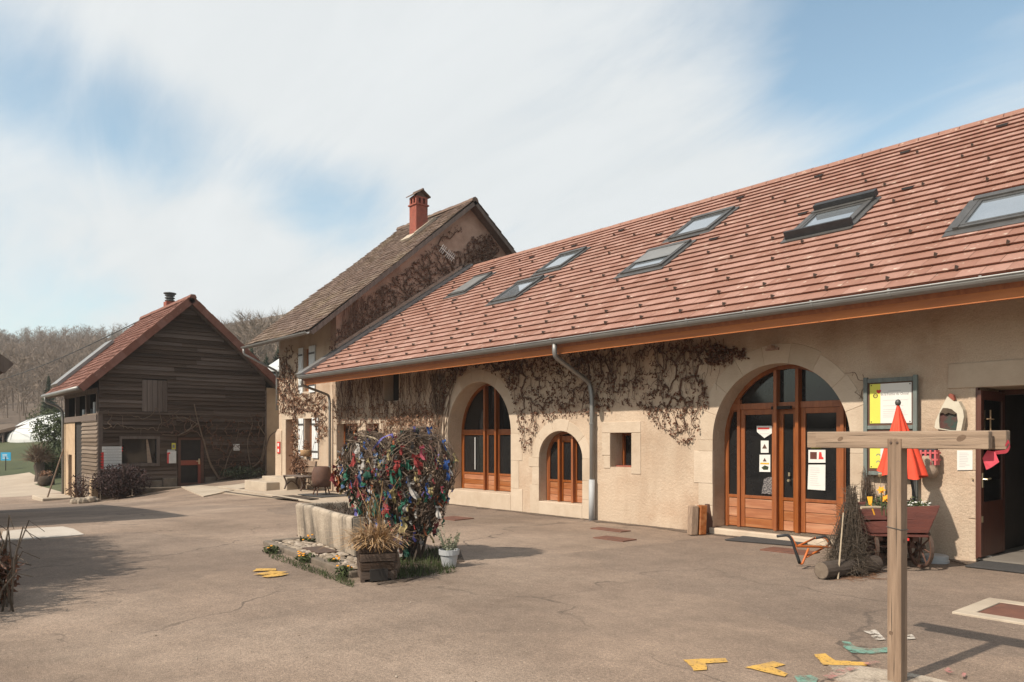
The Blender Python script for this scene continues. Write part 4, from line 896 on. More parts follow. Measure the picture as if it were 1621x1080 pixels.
# ------------------------------------------------------------------ climbing vines
def vine_net(name,label,polys,to3,roots,n,seed,leaf_n=0,leaf_s=.05,stem=M['vine'],leaf=M['dead_leaf'],group=None,off=.025,dens=None,rmax=.018,bias=(1,1),hang=0,leaf_size_var=.5,mind=.0,r0=.0022):
    rr=random.Random(seed); pts=[]
    wts=[]
    for pl in polys:
        A=0
        for i in range(len(pl)): A+=pl[i][0]*pl[(i+1)%len(pl)][1]-pl[(i+1)%len(pl)][0]*pl[i][1]
        wts.append(abs(A)*(dens[polys.index(pl)] if dens else 1))
    for pl,wg in zip(polys,wts):
        k=int(n*wg/sum(wts)); xs_=[p[0] for p in pl]; ys_=[p[1] for p in pl]; c=0;t=0
        while c<k and t<k*40:
            t+=1; x=rr.uniform(min(xs_),max(xs_)); y=rr.uniform(min(ys_),max(ys_))
            if pip(x,y,pl): pts.append((x,y)); c+=1
    pts=np.array(pts); nodes=[tuple(r) for r in roots]; par=[-1]*len(roots)
    b=np.array(bias)
    d0=np.min(np.linalg.norm((pts[:,None,:]-np.array(roots)[None])*b,axis=2),axis=1)+np.array([rr.uniform(0,.35) for _ in pts]); order=np.argsort(d0)
    arr=np.zeros((len(roots)+len(pts),2)); arr[:len(roots)]=roots; m=len(roots)
    for i in order:
        d=np.linalg.norm((arr[:m]-pts[i])*b,axis=1); j=int(np.argmin(d))
        if d[j]<mind: continue
        arr[m]=pts[i]; par.append(j); m+=1
    cntv=np.ones(m)
    for i in range(m-1,len(roots)-1,-1): cntv[par[i]]+=cntv[i]
    offs=[rr.uniform(.3,1.6)*off for _ in range(m)]
    P3=[to3(arr[i][0],arr[i][1],offs[i]) for i in range(m)]
    st=MB()
    for i in range(len(roots),m):
        p,q=P3[par[i]],P3[i]; L=(q-p).length
        if L<1e-4: continue
        ra=min(rmax,r0*cntv[i]**.42+.0005); mid=(p+q)/2+Vector((rr.gauss(0,1),rr.gauss(0,.3),rr.gauss(0,1)))*L*.12+Vector((0,0,L*.06))
        rb=min(rmax,r0*cntv[par[i]]**.42)*.9
        st.tube([p,mid,q],[min(rb,ra*1.5),ra*1.1,ra],3 if ra<.008 else 5,False)
    t=thing(name,label,'vine',P3[0],group)
    st.build('stems',stem,t)
    if leaf_n:
        lf=MB(); lf.att=[]
        for _ in range(leaf_n):
            i=rr.randrange(len(roots),m)
            if cntv[i]>12 and rr.random()<.7: continue
            for _k in range(rr.choice((1,1,2,3))):
                p=P3[i]+Vector((rr.gauss(0,.02),-abs(rr.gauss(0,.02)),rr.gauss(-.01,.02))); s=leaf_s*rr.uniform(1-leaf_size_var,1+leaf_size_var)
                dn=Vector((rr.gauss(0,.5),rr.gauss(-.2,.4),-1 if hang else rr.gauss(-.3,.8))).normalized(); sd=dn.cross(Vector((rr.gauss(0,1),rr.gauss(0,1),rr.gauss(0,.4)))).normalized()
                lf.add([p,p+dn*s*.5+sd*s*.32,p+dn*s,p+dn*s*.45-sd*s*.32],[(0,1,2,3)]); lf.att.append(rr.random())
        lf.build('dry_leaves',leaf,t)
    return t
fw=lambda x,z,o: Vector((x,YF-o,z))
wp=lambda L: [W(u,v) for u,v in L]
# right of the left arch to the right arch
vine_net('climbing_vine','bare vine with dark dry leaves spread between the two large arches',[
  wp([(795,566),(860,556),(940,548),(1040,538),(1120,535),(1185,560),(1160,580),(1120,592),(1125,640),(1100,655),(1040,650),(990,640),(950,655),(900,658),(862,668),(846,690),(842,715),(828,716),(822,690),(818,650),(808,615),(792,590)]),
  wp([(1010,640),(1105,650),(1110,665),(1095,712),(1080,705),(1060,690),(1040,670)])],fw,[W(830,566),W(940,560),W(1100,550)],2000,3,2900,.044,dens=[1,1.2],bias=(1,.55),r0=.0019)
# strands hanging straight from under the eaves
def strands(name,label,u0,u1,n,seed,ztop,zlo,zhi,mt,par_=None,r=.0045,wav=.03,leafn=0,lm=None):
    rr=random.Random(seed); b=MB(); lf=MB(); lf.att=[]
    x0,x1=WX(u0),WX(u1); root=thing(name,label,'vine',(x0,YF,ztop))
    for i in range(n):
        x=rr.uniform(x0,x1); zt_=ztop-rr.uniform(0,.3)
        if uwx0-.04<x<uwx1+.04: zt_=2.62
        if True: pass
        zb=rr.uniform(zlo,zhi) ; m=9; ph=rr.uniform(0,6); sl=rr.gauss(0,.12)
        pts=[(x+sl*k/m+wav*math.sin(ph+k*1.3)*rr.uniform(.4,1.3),YF-.02-rr.uniform(0,.04),zt_+(zb-zt_)*k/m) for k in range(m+1)]
        ra=r*rr.uniform(.5,1.8); b.tube(pts,[ra*(1-.5*k/m) for k in range(m+1)],3,False)
        for _ in range(leafn):
            p=Vector(rr.choice(pts[3:])); s=rr.uniform(.03,.075); dn=Vector((rr.gauss(0,.4),rr.gauss(-.2,.3),-1)).normalized(); sd=dn.cross(Vector((rr.gauss(0,1),1,0))).normalized()
            lf.add([p,p+dn*s*.5+sd*s*.3,p+dn*s,p+dn*s*.45-sd*s*.3],[(0,1,2,3)]); lf.att.append(rr.random())
    b.build('stems',mt,root)
    if leafn: lf.build('dry_leaves',lm,root)
    return root
strands('hanging_vine','straight bare vine stems hanging from the eaves above the small arch',905,1150,70,5,3.45,2.2,2.95,M['vine'],r=.005)
strands('hanging_vine','dense brown hair-like vine curtain left of the left arch under the eaves',527,705,165,6,3.5,1.5,2.75,M['vine'],r=.0065,wav=.07,leafn=3,lm=M['dead_leaf2'])
vine_net('climbing_vine','bushy reddish vine mass over the low windows left of the left arch',[
  wp([(527,640),(600,638),(640,640),(700,632),(712,560),(735,570),(712,620),(702,660),(700,720),(660,735),(600,735),(590,690),(575,670),(560,690),(545,668),(528,668)]),wp([(620,650),(685,640),(700,690),(690,735),(600,740),(605,690)])],fw,[W(690,740),W(596,735)],2100,8,2300,.05,leaf=M['dead_leaf2'],dens=[1,2.2],off=.06,rmax=.02)
b=MB(); t=thing('climbing_vine','thick bundle of vine trunks rising beside the left arch','vine',(WX(700),YF,.0))
for i in range(9):
    x=WX(700)+R_.uniform(-.35,.2); pts=[(x+R_.uniform(-.1,.1)+.25*math.sin(k*.6+i)*.25+ (.02*k*k if i%2 else 0)*.3,YF-.04-R_.uniform(0,.05),k*.36) for k in range(10)]
    b.tube(pts,[.022-.0012*k for k in range(10)],5)
b.build('stems',M['vine_pale'],t)
# along the top of the left arch
vine_net('climbing_vine','thin bare vine running above the left arch under the eaves',[wp([(690,600),(720,575),(800,560),(830,585),(812,620),(795,590),(750,582),(715,610),(695,690)])],fw,[W(800,580)],420,12,500,.05)
vine_net('climbing_vine','few fine vine shoots curling above the large right arch',[wp([(1120,545),(1180,552),(1185,566),(1150,572),(1120,580)])],fw,[W(1120,556)],110,14,260,.05)
vine_net('vine_shoot','single hairline dead shoot between the right arch and noticeboard',[wp([(1330,590),(1372,585),(1372,640),(1360,640),(1345,612)])],fw,[W(1373,640)],16,15,0,off=.01,rmax=.004)
# house front
vine_net('climbing_vine','brown vine branching over the house front above the door',[
  wp([(445,560),(470,590),(478,625),(520,620),(520,690),(505,700),(500,655),(478,655),(474,730),(468,750),(463,745),(466,660),(445,655),(444,620)])],lambda x,z,o: Vector((x,YF-o,z)),[W(468,752),W(470,650)],1200,21,850,.075,leaf=M['dead_leaf2'],stem=M['vine'],rmax=.03,off=.06,r0=.004)
vine_net('climbing_vine','fine bare stems climbing the left edge of the house front',[wp([(444,560),(470,540),(474,580),(460,620),(446,640)])],fw,[W(447,655)],90,22,60,.06,leaf=M['dead_leaf2'],r0=.004)
# house gable (plane facing +X)
gx=lambda y,z,o: Vector((HX1-.03+o,y,z))
gp=lambda L: [ (lambda p:(p.y,p.z))(hit(u,v,(HX1-.03,0,0),(1,0,0))) for u,v in L]
vine_net('gable_vine','dark tangled vine covering the house gable above the red roof',[
  gp([(522,535),(560,490),(610,450),(660,410),(690,385),(700,395),(740,400),(775,372),(790,395),(785,412),(745,428),(700,460),(640,500),(580,535),(530,560),(518,560)]),gp([(745,375),(775,370),(788,400),(770,415),(745,412),(735,395)]),gp([(690,372),(715,358),(740,360),(700,385)])],gx,gp([(530,560),(590,522),(640,490),(690,462),(720,440)]),3300,31,1900,.055,leaf=M['dead_leaf'],stem=M['vine'],off=.05,rmax=.03,dens=[1,1.6,.4],r0=.0042)
strands_g=MB(); rr=random.Random(4)
t=thing('gable_vine','straight vine stems rising at the lower corner of the house gable','vine',(HX1,11,4))
for i in range(46):
    y=rr.uniform(11.05,12.6); z0=4.0+(y-11)*.6; pts=[(HX1+.02+rr.uniform(0,.03),y+.06*math.sin(k+i)+.02*k,z0+k*.2) for k in range(9)]; strands_g.tube(pts,.008,3,False)
strands_g.build('stems',M['vine'],t)
# barn front
bx_=lambda y,z,o: Vector((BX+.07+o,y,z))
t=thing('barn_vine','thick pale bare branches trained across the barn front','vine',(BX+.1,11.2,0)); b=MB()
def bb(L,r0,r1,n=5):
    P_=[Vector((BX+.13+R_.uniform(0,.06),*B(u,v))) for u,v in L]; b.tube(smooth_path(P_,3) if len(P_)>2 else P_,[r0+(r1-r0)*k/(max(1,(len(P_)-2)*4+1)) for k in range((len(P_)-2)*4+2)] if len(P_)>2 else [r0,r1],n)
bb([(345,758),(330,735),(322,705),(312,670),(305,640)],.045,.022); bb([(345,758),(365,752),(395,742),(412,728),(418,690)],.045,.025); bb([(412,730),(424,690),(436,682),(446,676)],.03,.012); bb([(312,670),(300,680),(280,690),(255,688)],.025,.01); bb([(280,690),(300,678),(302,672)],.02,.02); bb([(312,672),(290,660),(270,662)],.02,.008); bb([(350,756),(360,720),(372,700),(376,680)],.02,.008); bb([(395,742),(388,700),(398,670),(392,655)],.022,.008); bb([(418,690),(405,670),(415,660)],.02,.008)
b.build('branches',M['vine_pale'],t)
yz=lambda L:[B(u,v) for u,v in L]
vine_net('barn_vine','tangle of fine dark stems over the right half of the barn front',[yz([(250,660),(310,655),(360,660),(416,650),(418,740),(380,752),(340,750),(318,690),(250,690)])],bx_,yz([(345,756),(412,740)]),420,41,160,.1,stem=M['vine'],leaf=M['dead_leaf'],off=.06,r0=.006,rmax=.02)
vine_net('barn_vine','thin pale shoots across the middle boards of the barn left side',[yz([(160,650),(250,640),(300,650),(300,670),(230,690),(160,680)])],bx_,yz([(300,672)]),60,42,0,stem=M['vine_pale'],off=.06,r0=.006,rmax=.012)
# dark shrub mound at the barn's right foot
def shrub(name,label,c,rx,ry,rz,n,s,mt,seed,stems=14,group=None,stem_m=M['bark'],shell=.6,el=1.):
    t=thing(name,label,'shrub',c,group); b=MB(); b.att=[]; leafball(b,b.att,(c[0],c[1],c[2]+rz*.95),rx,ry,rz,n,s,shell,seed,el); b.build('foliage',mt,t)
    b=MB(); rr=random.Random(seed)
    for i in range(stems):
        th=rr.uniform(0,6.28); k=rr.uniform(.4,1); e=Vector((c[0]+rx*k*math.cos(th),c[1]+ry*k*math.sin(th),c[2]+rz*rr.uniform(.9,1.9))); m=Vector(c).lerp(e,.5)+Vector((rr.gauss(0,.05),rr.gauss(0,.05),.05)); b.tube([Vector(c)+Vector((rr.gauss(0,.06),rr.gauss(0,.06),-.05)),m,e],[.022,.014,.004],4,False)
    b.build('stems',stem_m,t); return t
def GT(u,v,dz=0):
    # ground under a photo direction, following the terrain
    z=0
    for _ in range(25): p=G(u,v,z); z=.5*z+.5*gh(p.x,p.y)
    return Vector((p.x,p.y,gh(p.x,p.y)+dz))
def onX(u,x): # point on ground at plane X=x under image column u
    p=hit(u,695,(x,0,0),(1,0,0)); return Vector((p.x,p.y,gh(p.x,p.y)))
c=onX(193,-30.0); shrub('dark_shrub','dense dark red shrub in front of the barn window',(c.x,c.y,c.z),.75,1.02,.66,3600,.11,M['bush_red'],51,30)
c=onX(222,-30.1); 
c=onX(385,-30.4); shrub('dark_shrub','low dark ivy mound at the foot of the bare barn branches',(c.x,c.y,c.z),.35,1.0,.28,900,.1,M['far_green'],52,10)
c=onX(127,-30.2); shrub('rose_shrub','sparse bare rose bush at the near left barn corner',(c.x,c.y,c.z),.5,.45,.55,260,.11,M['bush_red'],53,26,stem_m=M['vine'])
for k in range(7):
    c=onX(118+k*6,-30.0+R_.uniform(-.3,.4)); b=MB(); sz=R_.uniform(.1,.22); b.lathe([(sz*.6,-.1),(sz,.05),(sz*.9,sz*.8),(sz*.4,sz*1.1)],c,7,Matrix.Rotation(R_.uniform(-.3,.3),3,'X')); tag(b.build('border_stone',M['trough'],bevel=.02),['leftmost pale rough stone','second pale rough stone from the left','third pale rough stone from the left','middle pale rough stone','fifth pale rough stone from the left','second pale rough stone from the right','rightmost pale rough stone'][(0,1,2,3,4,5,6)[k]]+' of the edging at the barn corner','stone','stones edging the bed at the barn corner')
b=MB(); c=onX(147,-30.75); b.obox((c.x-.1,c.y-.12,c.z-.2),(.25,0,0),(0,.26,0),(.02,.02,1.0)); tag(b.build('corner_stone',M['tan_plaster'],bevel=.05),'upright pale corner stone at the left foot of barn','stone')
# ------------------------------------------------------------------ trees and far background
def bare_tree(b,att,base,h,rr,nb=20,tw=3,wid=.35,fan=.0,thin=1.0,spread=.34):
    base=Vector(base); top=base+Vector((rr.gauss(0,.05)*h,rr.gauss(0,.05)*h,h)); n0=len(b.f)
    b.tube([base-Vector((0,0,.5)),base.lerp(top,.5)+Vector((rr.gauss(0,.02)*h,rr.gauss(0,.02)*h,0)),top],[.009*h,.006*h,.002*h],3,False)
    for i in range(nb):
        t=rr.uniform(.22,.98); p=base.lerp(top,t); a=rr.uniform(0,6.28); L=h*spread*(1.15-t)*rr.uniform(.6,1.2)+.04*h
        d=Vector((math.cos(a),math.sin(a),rr.uniform(.5,1.3))).normalized(); q=p+d*L; w=.006*h*thin; sd=d.cross(Vector((rr.gauss(0,1),rr.gauss(0,1),rr.gauss(0,1)))).normalized()
        b.add([p-sd*w,p+sd*w,q],[(0,1,2)])
        for k in range(tw):
            p2=p.lerp(q,rr.uniform(.3,1)); d2=(d+Vector((rr.gauss(0,.6),rr.gauss(0,.6),rr.gauss(.2,.5)))).normalized(); q2=p2+d2*h*rr.uniform(.07,.15); s2=d2.cross(Vector((rr.gauss(0,1),rr.gauss(0,1),rr.gauss(0,1)))).normalized()*wid*.01*h
            b.add([p2-s2,p2+s2,q2],[(0,1,2)])
    r=rr.random(); att.extend([(r+rr.uniform(0,.25))%1 for _ in range(len(b.f)-n0)])
def conifer(b,att,base,h,w,rr,n=170):
    base=Vector(base); b.tube([base-Vector((0,0,.4)),base+Vector((0,0,h))],[.03*h,.004*h],4,False); att.extend([.5]*4)
    for i in range(n):
        t=rr.random()**.8; z=h*(.08+.9*t); a=rr.uniform(0,6.28); L=w*(1-t)*rr.uniform(.7,1.15)+.02*h; p=base+Vector((0,0,z)); d=Vector((math.cos(a),math.sin(a),rr.uniform(-.45,.05))); q=p+d*L; sd=Vector((-math.sin(a),math.cos(a),0))*L*.26; m=p+d*L*.55
        b.add([p,m+sd+Vector((0,0,-.03*h)),q,m-sd+Vector((0,0,-.03*h))],[(0,1,2,3)]); att.append(rr.random())
rr=random.Random(77)
wood=MB(); wood.att=[]
for i in range(3300):
    s=74+(rr.random()**.75)*160; t=rr.uniform(-.84,-.24); p=FWD*s+RGT*(t*s); 
    if p.x>-88: continue
    bare_tree(wood,wood.att,(p.x,p.y,gh(p.x,p.y)),rr.uniform(4,7.2),rr,20,5,.36,thin=.8)
wood.build('bare_wood',M['far_twig'],kind='stuff')
k=0
for (u,vt_,s,h) in ((48,548,196,8.5),(68,541,200,9.5),(93,543,190,8),(178,523,205,11),(125,548,200,6.5)):
    p=P(u,vt_,s); z=p.z-h; b=MB(); b.att=[]; conifer(b,b.att,(p.x,p.y,z),h,h*.24,rr,220); t=tag(b.build('conifer',M['far_green'],org=(p.x,p.y,z)),['small dark conifer standing leftmost on the wooded skyline','taller dark conifer, second from left on the wooded skyline','dark conifer on the skyline, third from left above the bare wood','tallest narrow conifer on the skyline just left of the barn roof','low conifer on the skyline between the third and tallest ones'][k],'tree','conifers on the wooded skyline'); k+=1
def tree(name,label,u,s,vtop,kind,seed,hw=.3,n=300,group=None,m_=None):
    p=P(u,695,s); z=gh(p.x,p.y); h=P(u,vtop,s).z-z; t=thing(name,label,'tree',(p.x,p.y,z),group); rr=random.Random(seed)
    if kind=='conifer':
        b=MB(); b.att=[]; conifer(b,b.att,(p.x,p.y,z),h,h*hw,rr,n); b.build('crown',m_ or M['far_green'],t); MB().tube([(p.x,p.y,z-.3),(p.x,p.y,z+h*.6)],[.1,.04],6).build('trunk',M['bark'],t)
    elif kind=='bush':
        b=MB(); b.att=[]; leafball(b,b.att,(p.x,p.y,z+h*.52),h*hw,h*hw,h*.5,n,.2,.4,seed); 
        for k in range(9): a=rr.uniform(0,6.28); leafball(b,b.att,(p.x+h*hw*.7*math.cos(a),p.y+h*hw*.7*math.sin(a),z+h*rr.uniform(.2,.85)),h*.14,h*.14,h*.14,n//10,.2,.6,seed+k)
        b.build('crown',m_ or M['evergreen'],t); MB().tube([(p.x,p.y,z-.3),(p.x,p.y,z+h*.6)],[.1,.04],6).build('trunk',M['bark'],t)
    else:
        b=MB(); b.att=[]; bare_tree(b,b.att,(p.x,p.y,z),h,rr,130,9,.2,thin=.5,spread=.42); b.build('crown',m_ or M['far_twig'],t); MB().tube([(p.x,p.y,z-.3),(p.x,p.y,z+h*.5)],[.016*h+.03,.01*h],6).build('trunk',M['bark'],t)
    return t
tree('dark_conifer','dark green conifer on the slope behind the white dome',77,70,592,'conifer',61,.22,420)
tree('dark_conifer','dark spreading evergreen close behind the white dome, low',92,66,640,'conifer',62,.6,380)
tree('pale_bush','yellowish green round bush behind the white dome',64,64,640,'bush',63,.42,500,m_=M['meadow'])
tree('evergreen_bush','tall loose green bush at the left end of barn side',86,44,648,'bush',64,.30,1500)
tree('evergreen_bush','lower rounded green bush beside the barn downpipe',83,42,708,'bush',65,.5,900)
# evergreens and bare trees between barn and house
for k,(u,s,vt_,kd,hw) in enumerate(((398,72,545,'conifer',.5),(422,66,560,'conifer',.5),(440,74,548,'conifer',.5),(372,80,520,'bare',.3),(395,95,505,'bare',.3),(420,88,508,'bare',.3),(440,100,500,'bare',.3),(360,100,515,'bare',.3),(405,78,512,'bare',.3),(432,82,515,'bare',.3))):
    tree('dark_evergreen' if kd=='conifer' else 'bare_tree',['dark evergreen leftmost in the gap between barn and house','dark evergreen in the middle of the gap between barn and house','dark evergreen rightmost in the gap, against the house corner','bare brown tree leaning out above the right barn verge','tall bare brown tree behind the leftmost evergreen of the gap','bare brown tree behind the middle evergreen of the gap','tall bare tree furthest right behind the house eave','bare tree furthest left behind the right barn roof slope','smaller bare tree over the gap between barn and house','small bare tree beside the house eave in the gap'][k],u,s,vt_,kd,70+k,hw,420)
# pollard tree
p=P(62,695,41); z=gh(p.x,p.y); t=thing('pollard_tree','small knobbly pollarded tree with bare twigs beside the meadow','tree',(p.x,p.y,z)); h1=P(62,738,41).z
b=MB(); b.tube([(p.x,p.y,z-.2),(p.x+.05,p.y+.05,(z+h1)/2),(p.x,p.y,h1),(p.x+.1,p.y,h1+.3)],[.26,.24,.27,.2],8); b.build('trunk',M['bark'],t)
b=MB(); rr=random.Random(8)
for i in range(150):
    th=rr.uniform(0,6.28); e=rr.uniform(.1,1.4); d=Vector((math.cos(th)*math.cos(e),math.sin(th)*math.cos(e),math.sin(e))); o=Vector((p.x,p.y,h1+.15)); L=rr.uniform(.6,1.15); m=o+d*L*.55+Vector((0,0,.1)); b.tube([o+d*.1,m,o+d*L+Vector((rr.gauss(0,.1),rr.gauss(0,.1),rr.gauss(0,.1)))],[.035,.018,.006],3,False)
    for k in range(2): b.tube([m,m+d*.3+Vector((rr.gauss(0,.18),rr.gauss(0,.18),rr.gauss(0,.18)))],[.012,.004],3,False)
b.build('crown',M['vine_pale'],t)
# pot, leaning pole, blue sign, path verge
c=GT(73,769); b=MB(); b.lathe([(.28,0),(.38,.1),(.36,.35),(.3,.5),(.27,.5)],c,14); t=thing('round_planter','dark round planter with dry growth at the edge of the path','planter',c); b.build('pot',M['soil'],t,smooth=True)
b=MB(); b.att=[]; leafball(b,b.att,(c.x,c.y,c.z+.55),.35,.35,.25,300,.12,.6,3); b.build('foliage',M['dead_leaf2'],t)
a_=Vector((-35.0,SYB-1.0,gh(-35,5.4))); tag(MB().tube([a_,Vector((-36.6,SYB-.12,1.2))],.03,7).build('leaning_pole',M['vine_pale']),'pale wooden pole leaning against the left barn wall','pole')
tag(MB().box(-37.0,-34.6,SYB-1.2,SYB-.05,-1.6,gh(-35.8,5.8)+.12).build('side_step',M['concrete'],bevel=.03),'pale concrete step at the left barn wall doors','step')
p=P(9,723,47); z=gh(p.x,p.y); t=thing('blue_sign','small bright blue square sign on a thin post in the meadow','sign',(p.x,p.y,z))
u_=RGT; MB().obox(p-u_*.31-Vector((0,0,.24)),u_*.62,FWD*.03,Vector((0,0,.5))).build('sign_plate',M['blue'],t); MB().tube([(p.x,p.y,z-.2),(p.x,p.y,p.z)],.025,6).build('post',M['dark'],t)
b=MB()
for k in range(4): b.obox(p-u_*.2+Vector((0,0,.12-k*.08))-FWD*.003,u_*R_.uniform(.2,.4),FWD*.002,Vector((0,0,.03)))
b.build('lettering',M['paper'],t)
# white dome and open shed in the meadow
c=P(128,695,66); z=gh(c.x,c.y)-.1; Rd=5.4; z-=.15; hd=P(110,652,66).z-z; dm=thing('dome_greenhouse','white translucent dome greenhouse in the meadow left of the barn','greenhouse',(c.x,c.y,z))
b=MB(); nr,ns=8,28; b.lathe([(Rd+.001,-1.2)]+[(Rd*math.cos(math.pi/2*i/nr)+.001,hd*math.sin(math.pi/2*i/nr)) for i in range(nr+1)],(c.x,c.y,z),ns); b.build('skin',M['dome'],dm)
b=MB()
for k in range(0,ns,2):
    a=2*math.pi*k/ns; b.tube([(c.x+(Rd+.02)*math.cos(math.pi/2*i/nr)*math.cos(a),c.y+(Rd+.02)*math.cos(math.pi/2*i/nr)*math.sin(a),z+(hd+.02)*math.sin(math.pi/2*i/nr)) for i in range(nr+1)],.022,4)
for i in (2,4,6): b.tube([(c.x+(Rd+.02)*math.cos(math.pi/2*i/nr)*math.cos(2*math.pi*k/ns),c.y+(Rd+.02)*math.cos(math.pi/2*i/nr)*math.sin(2*math.pi*k/ns),z+(hd+.02)*math.sin(math.pi/2*i/nr)) for k in range(ns+1)],.022,4)
b.build('ribs',M['pot'],dm)
c=P(15,695,62); z=gh(c.x,c.y)-.2; sh=thing('open_shed','low dark open shed with sloping roof beside the white dome','shed',(c.x,c.y,z))
q1=P(45,670,62); q2=P(-40,691,62)
MB().prism([q2+Vector((0,0,.0)),q1,q1-Vector((0,0,.25)),q2-Vector((0,0,.25))],FWD*3.5).build('roof',M['weather'],sh)
b=MB()
for k in range(5):
    o=q2.lerp(q1,k/4)+FWD*.2; b.tube([(o.x,o.y,z-.5),(o.x,o.y,o.z-.2)],.09,6)
o=q2.lerp(q1,.5)+FWD*.2; o2=q2.lerp(q1,.35); b.tube([(o2.x,o2.y,z),(o.x,o.y,o.z-.3)],.06,5)
b.build('posts',M['weather_v'],sh)
bk=MB(); f0=q2+FWD*3.3; f1=q1+FWD*3.3; bk.prism([(f0.x,f0.y,z-.5),(f1.x,f1.y,z-.5),f1-Vector((0,0,.25)),f0-Vector((0,0,.25))],FWD*.1); bk.build('back_wall',M['dark'],sh)
# pale building in the gap behind the house
c0=P(418,590,48); c1=P(446,590,48); t=thing('white_roofed_building','grey building with white roof seen in the gap behind the house','building',(c0.x,c0.y,0))
z0=gh(c0.x,c0.y)-.5; zt_=P(430,592,48).z; b=MB(); b.obox((c0.x,c0.y,z0),c1-c0+RGT*1.5,FWD*6,(0,0,zt_-z0)); b.build('wall',M['pot'],t)
b=MB(); e0=P(416,588,47.6); e1=e0+RGT*3; rz=P(430,568,48).z-e0.z; b.prism([e0,e1,e1+FWD*4+Vector((0,0,rz+.4)),e0+FWD*4+Vector((0,0,rz+.4))],Vector((0,0,.12))); b.build('roof',M['dome'],t)
# overhead cable
p0=P(-60,617,60); p1=Vector((-34.5,aY+.35,aZ+.25)); pts=[p0.lerp(p1,i/16)-Vector((0,0,.5*math.sin(math.pi*i/16))) for i in range(17)]
tag(MB().tube(pts,.022,5).build('overhead_cable',M['black']),'thin black cable strung across the hillside to the barn roof','cable')
# ------------------------------------------------------------------ neighbour at the left edge (its eave corner shows at the frame edge and its shade falls on the yard)
NX=-17.0; ne=Vector((NX,2.15,3.02)); nb_=thing('neighbour_building','dark roofed outbuilding whose eave corner enters at the left edge','building',(NX-4,-1,gh(NX,0)))
np_=.80; nry=-1.6; nrz=ne.z+(ne.y-nry)*np_
b=MB(); b.prism([(NX-.45,1.75,-1),(NX-.45,1.75,ne.z+.15),(NX-.45,nry,nrz-.3),(NX-.45,-5.0,ne.z+.15),(NX-.45,-5.0,-1)],(-9,0,0)); b.build('wall',M['weather'],nb_)
b=MB(); sl=Vector((0,nry-ne.y,nrz-ne.z)); nn=Vector((0,-(-sl.z),-sl.y)).normalized(); nn=Vector((0,sl.z,-sl.y)).normalized()
b.obox(ne-nn*.2,(-10,0,0),sl,nn*.16); sl2=Vector((0,-(ne.y-nry),0))+Vector((0,0,-(nrz-ne.z))); b.obox(Vector((NX,nry,nrz))-Vector((0,-nn.y,nn.z))*.2,(-10,0,0),sl2,Vector((0,-nn.y,nn.z))*.16); r=b.build('roof',M['old_tile'],nb_)
b=MB(); b.obox(ne-nn*.26+Vector((.01,0,0)),(.04,0,0),sl,nn*.25); b.build('verge_board',M['weather_v'],nb_)
# hedge along the left border
hg=thing('border_hedge','bare brown twiggy hedge along the left border of the yard','hedge',(-11,.3,0)); b=MB(); b.att=[]; rr=random.Random(19)
for i in range(700):
    x=rr.uniform(-14.2,-8.0); y=.105*-x-.95+rr.gauss(0,.2); h=(2.35 if x<-10.5 else .9+ (x+8)*-.42)*rr.uniform(.6,1.1); n0=len(b.f); z=gh(x,y)
    e=Vector((x+rr.gauss(0,.25),y+rr.gauss(0,.2)-.05,z+h)); m=Vector((x,y,z)).lerp(e,.5)+Vector((rr.gauss(0,.1),rr.gauss(0,.1),0)); b.tube([(x,y,z-.05),m,e],[.018,.012,.004],3,False)
    for k in range(5):
        p_=m.lerp(e,rr.random()); b.tube([p_,p_+Vector((rr.gauss(0,.2),rr.gauss(0,.15),rr.gauss(.15,.15)))],[.007,.003],3,False)
    b.att+=[rr.random()]*(len(b.f)-n0)
b.build('branches',M['twig_grey'],hg)
b=MB(); b.att=[]
for i in range(7): x=-13.9+i*.60; leafball(b,b.att,(x,.105*-x-.95,gh(x,0)+1.15),.62,.45,1.2,2200,.13,.6,90+i)
b.build('foliage',M['dead_leaf'],hg)
sb=thing('border_shrub','low dark dead shrub with curled stalks at the left frame edge','shrub',(-8.9,1.05,0)); b=MB(); rr=random.Random(23); b.att=[]
for i in range(120):
    x=rr.uniform(-9.6,-8.35); y=.113*-x+rr.uniform(-.55,.12); h=rr.uniform(.3,.85); a=rr.uniform(0,6.28); n0=len(b.f)
    b.tube([(x,y,-.02),(x+.05*math.cos(a),y+.05*math.sin(a),h*.6),(x+.16*math.cos(a),y+.16*math.sin(a),h),(x+.3*math.cos(a),y+.3*math.sin(a),h*.85)],[.012,.01,.007,.004],4,False); b.att+=[rr.random()]*(len(b.f)-n0)
b.build('branches',M['twig_grey'],sb)
b=MB(); b.att=[]; leafball(b,b.att,(-8.95,.85,.28),.62,.35,.32,900,.09,.7,24); b.build('foliage',M['dead_leaf'],sb)
# ------------------------------------------------------------------ heart sculpture with ribbons
hc=G(617,885); hc.z=0; hax=Vector((.90,.43,0)).normalized(); hno=Vector((hax.y,-hax.x,0)); HWd,HHt,HT=.86,1.72,.42
def Hout(t):
    x=16*math.sin(t)**3/16; z=(13*math.cos(t)-5*math.cos(2*t)-2*math.cos(3*t)-math.cos(4*t)); z=(z+17)/29; return x*(1+2.3*max(0,.45-z)),z
def HPnt(t,psi,k=1.0):
    x,z=Hout(t); cxz=.60; r=math.cos(psi)*k; xx=x*r; zz=cxz+(z-cxz)*r
    a=xx*HWd*(1+.06*math.sin(t)); b=zz*HHt-.10*max(0,-xx)
    a+=.30*max(0,1-zz)**1.4
    return hc+hax*a+Vector((0,0,.03+b))+hno*HT*math.sin(psi)*k*(.55+.45*zz)
heart=thing('heart_sculpture','large heart woven of bare twigs, hung all over with coloured cloth ribbons','sculpture',hc)
rr=random.Random(101); b=MB(); b.att=[]
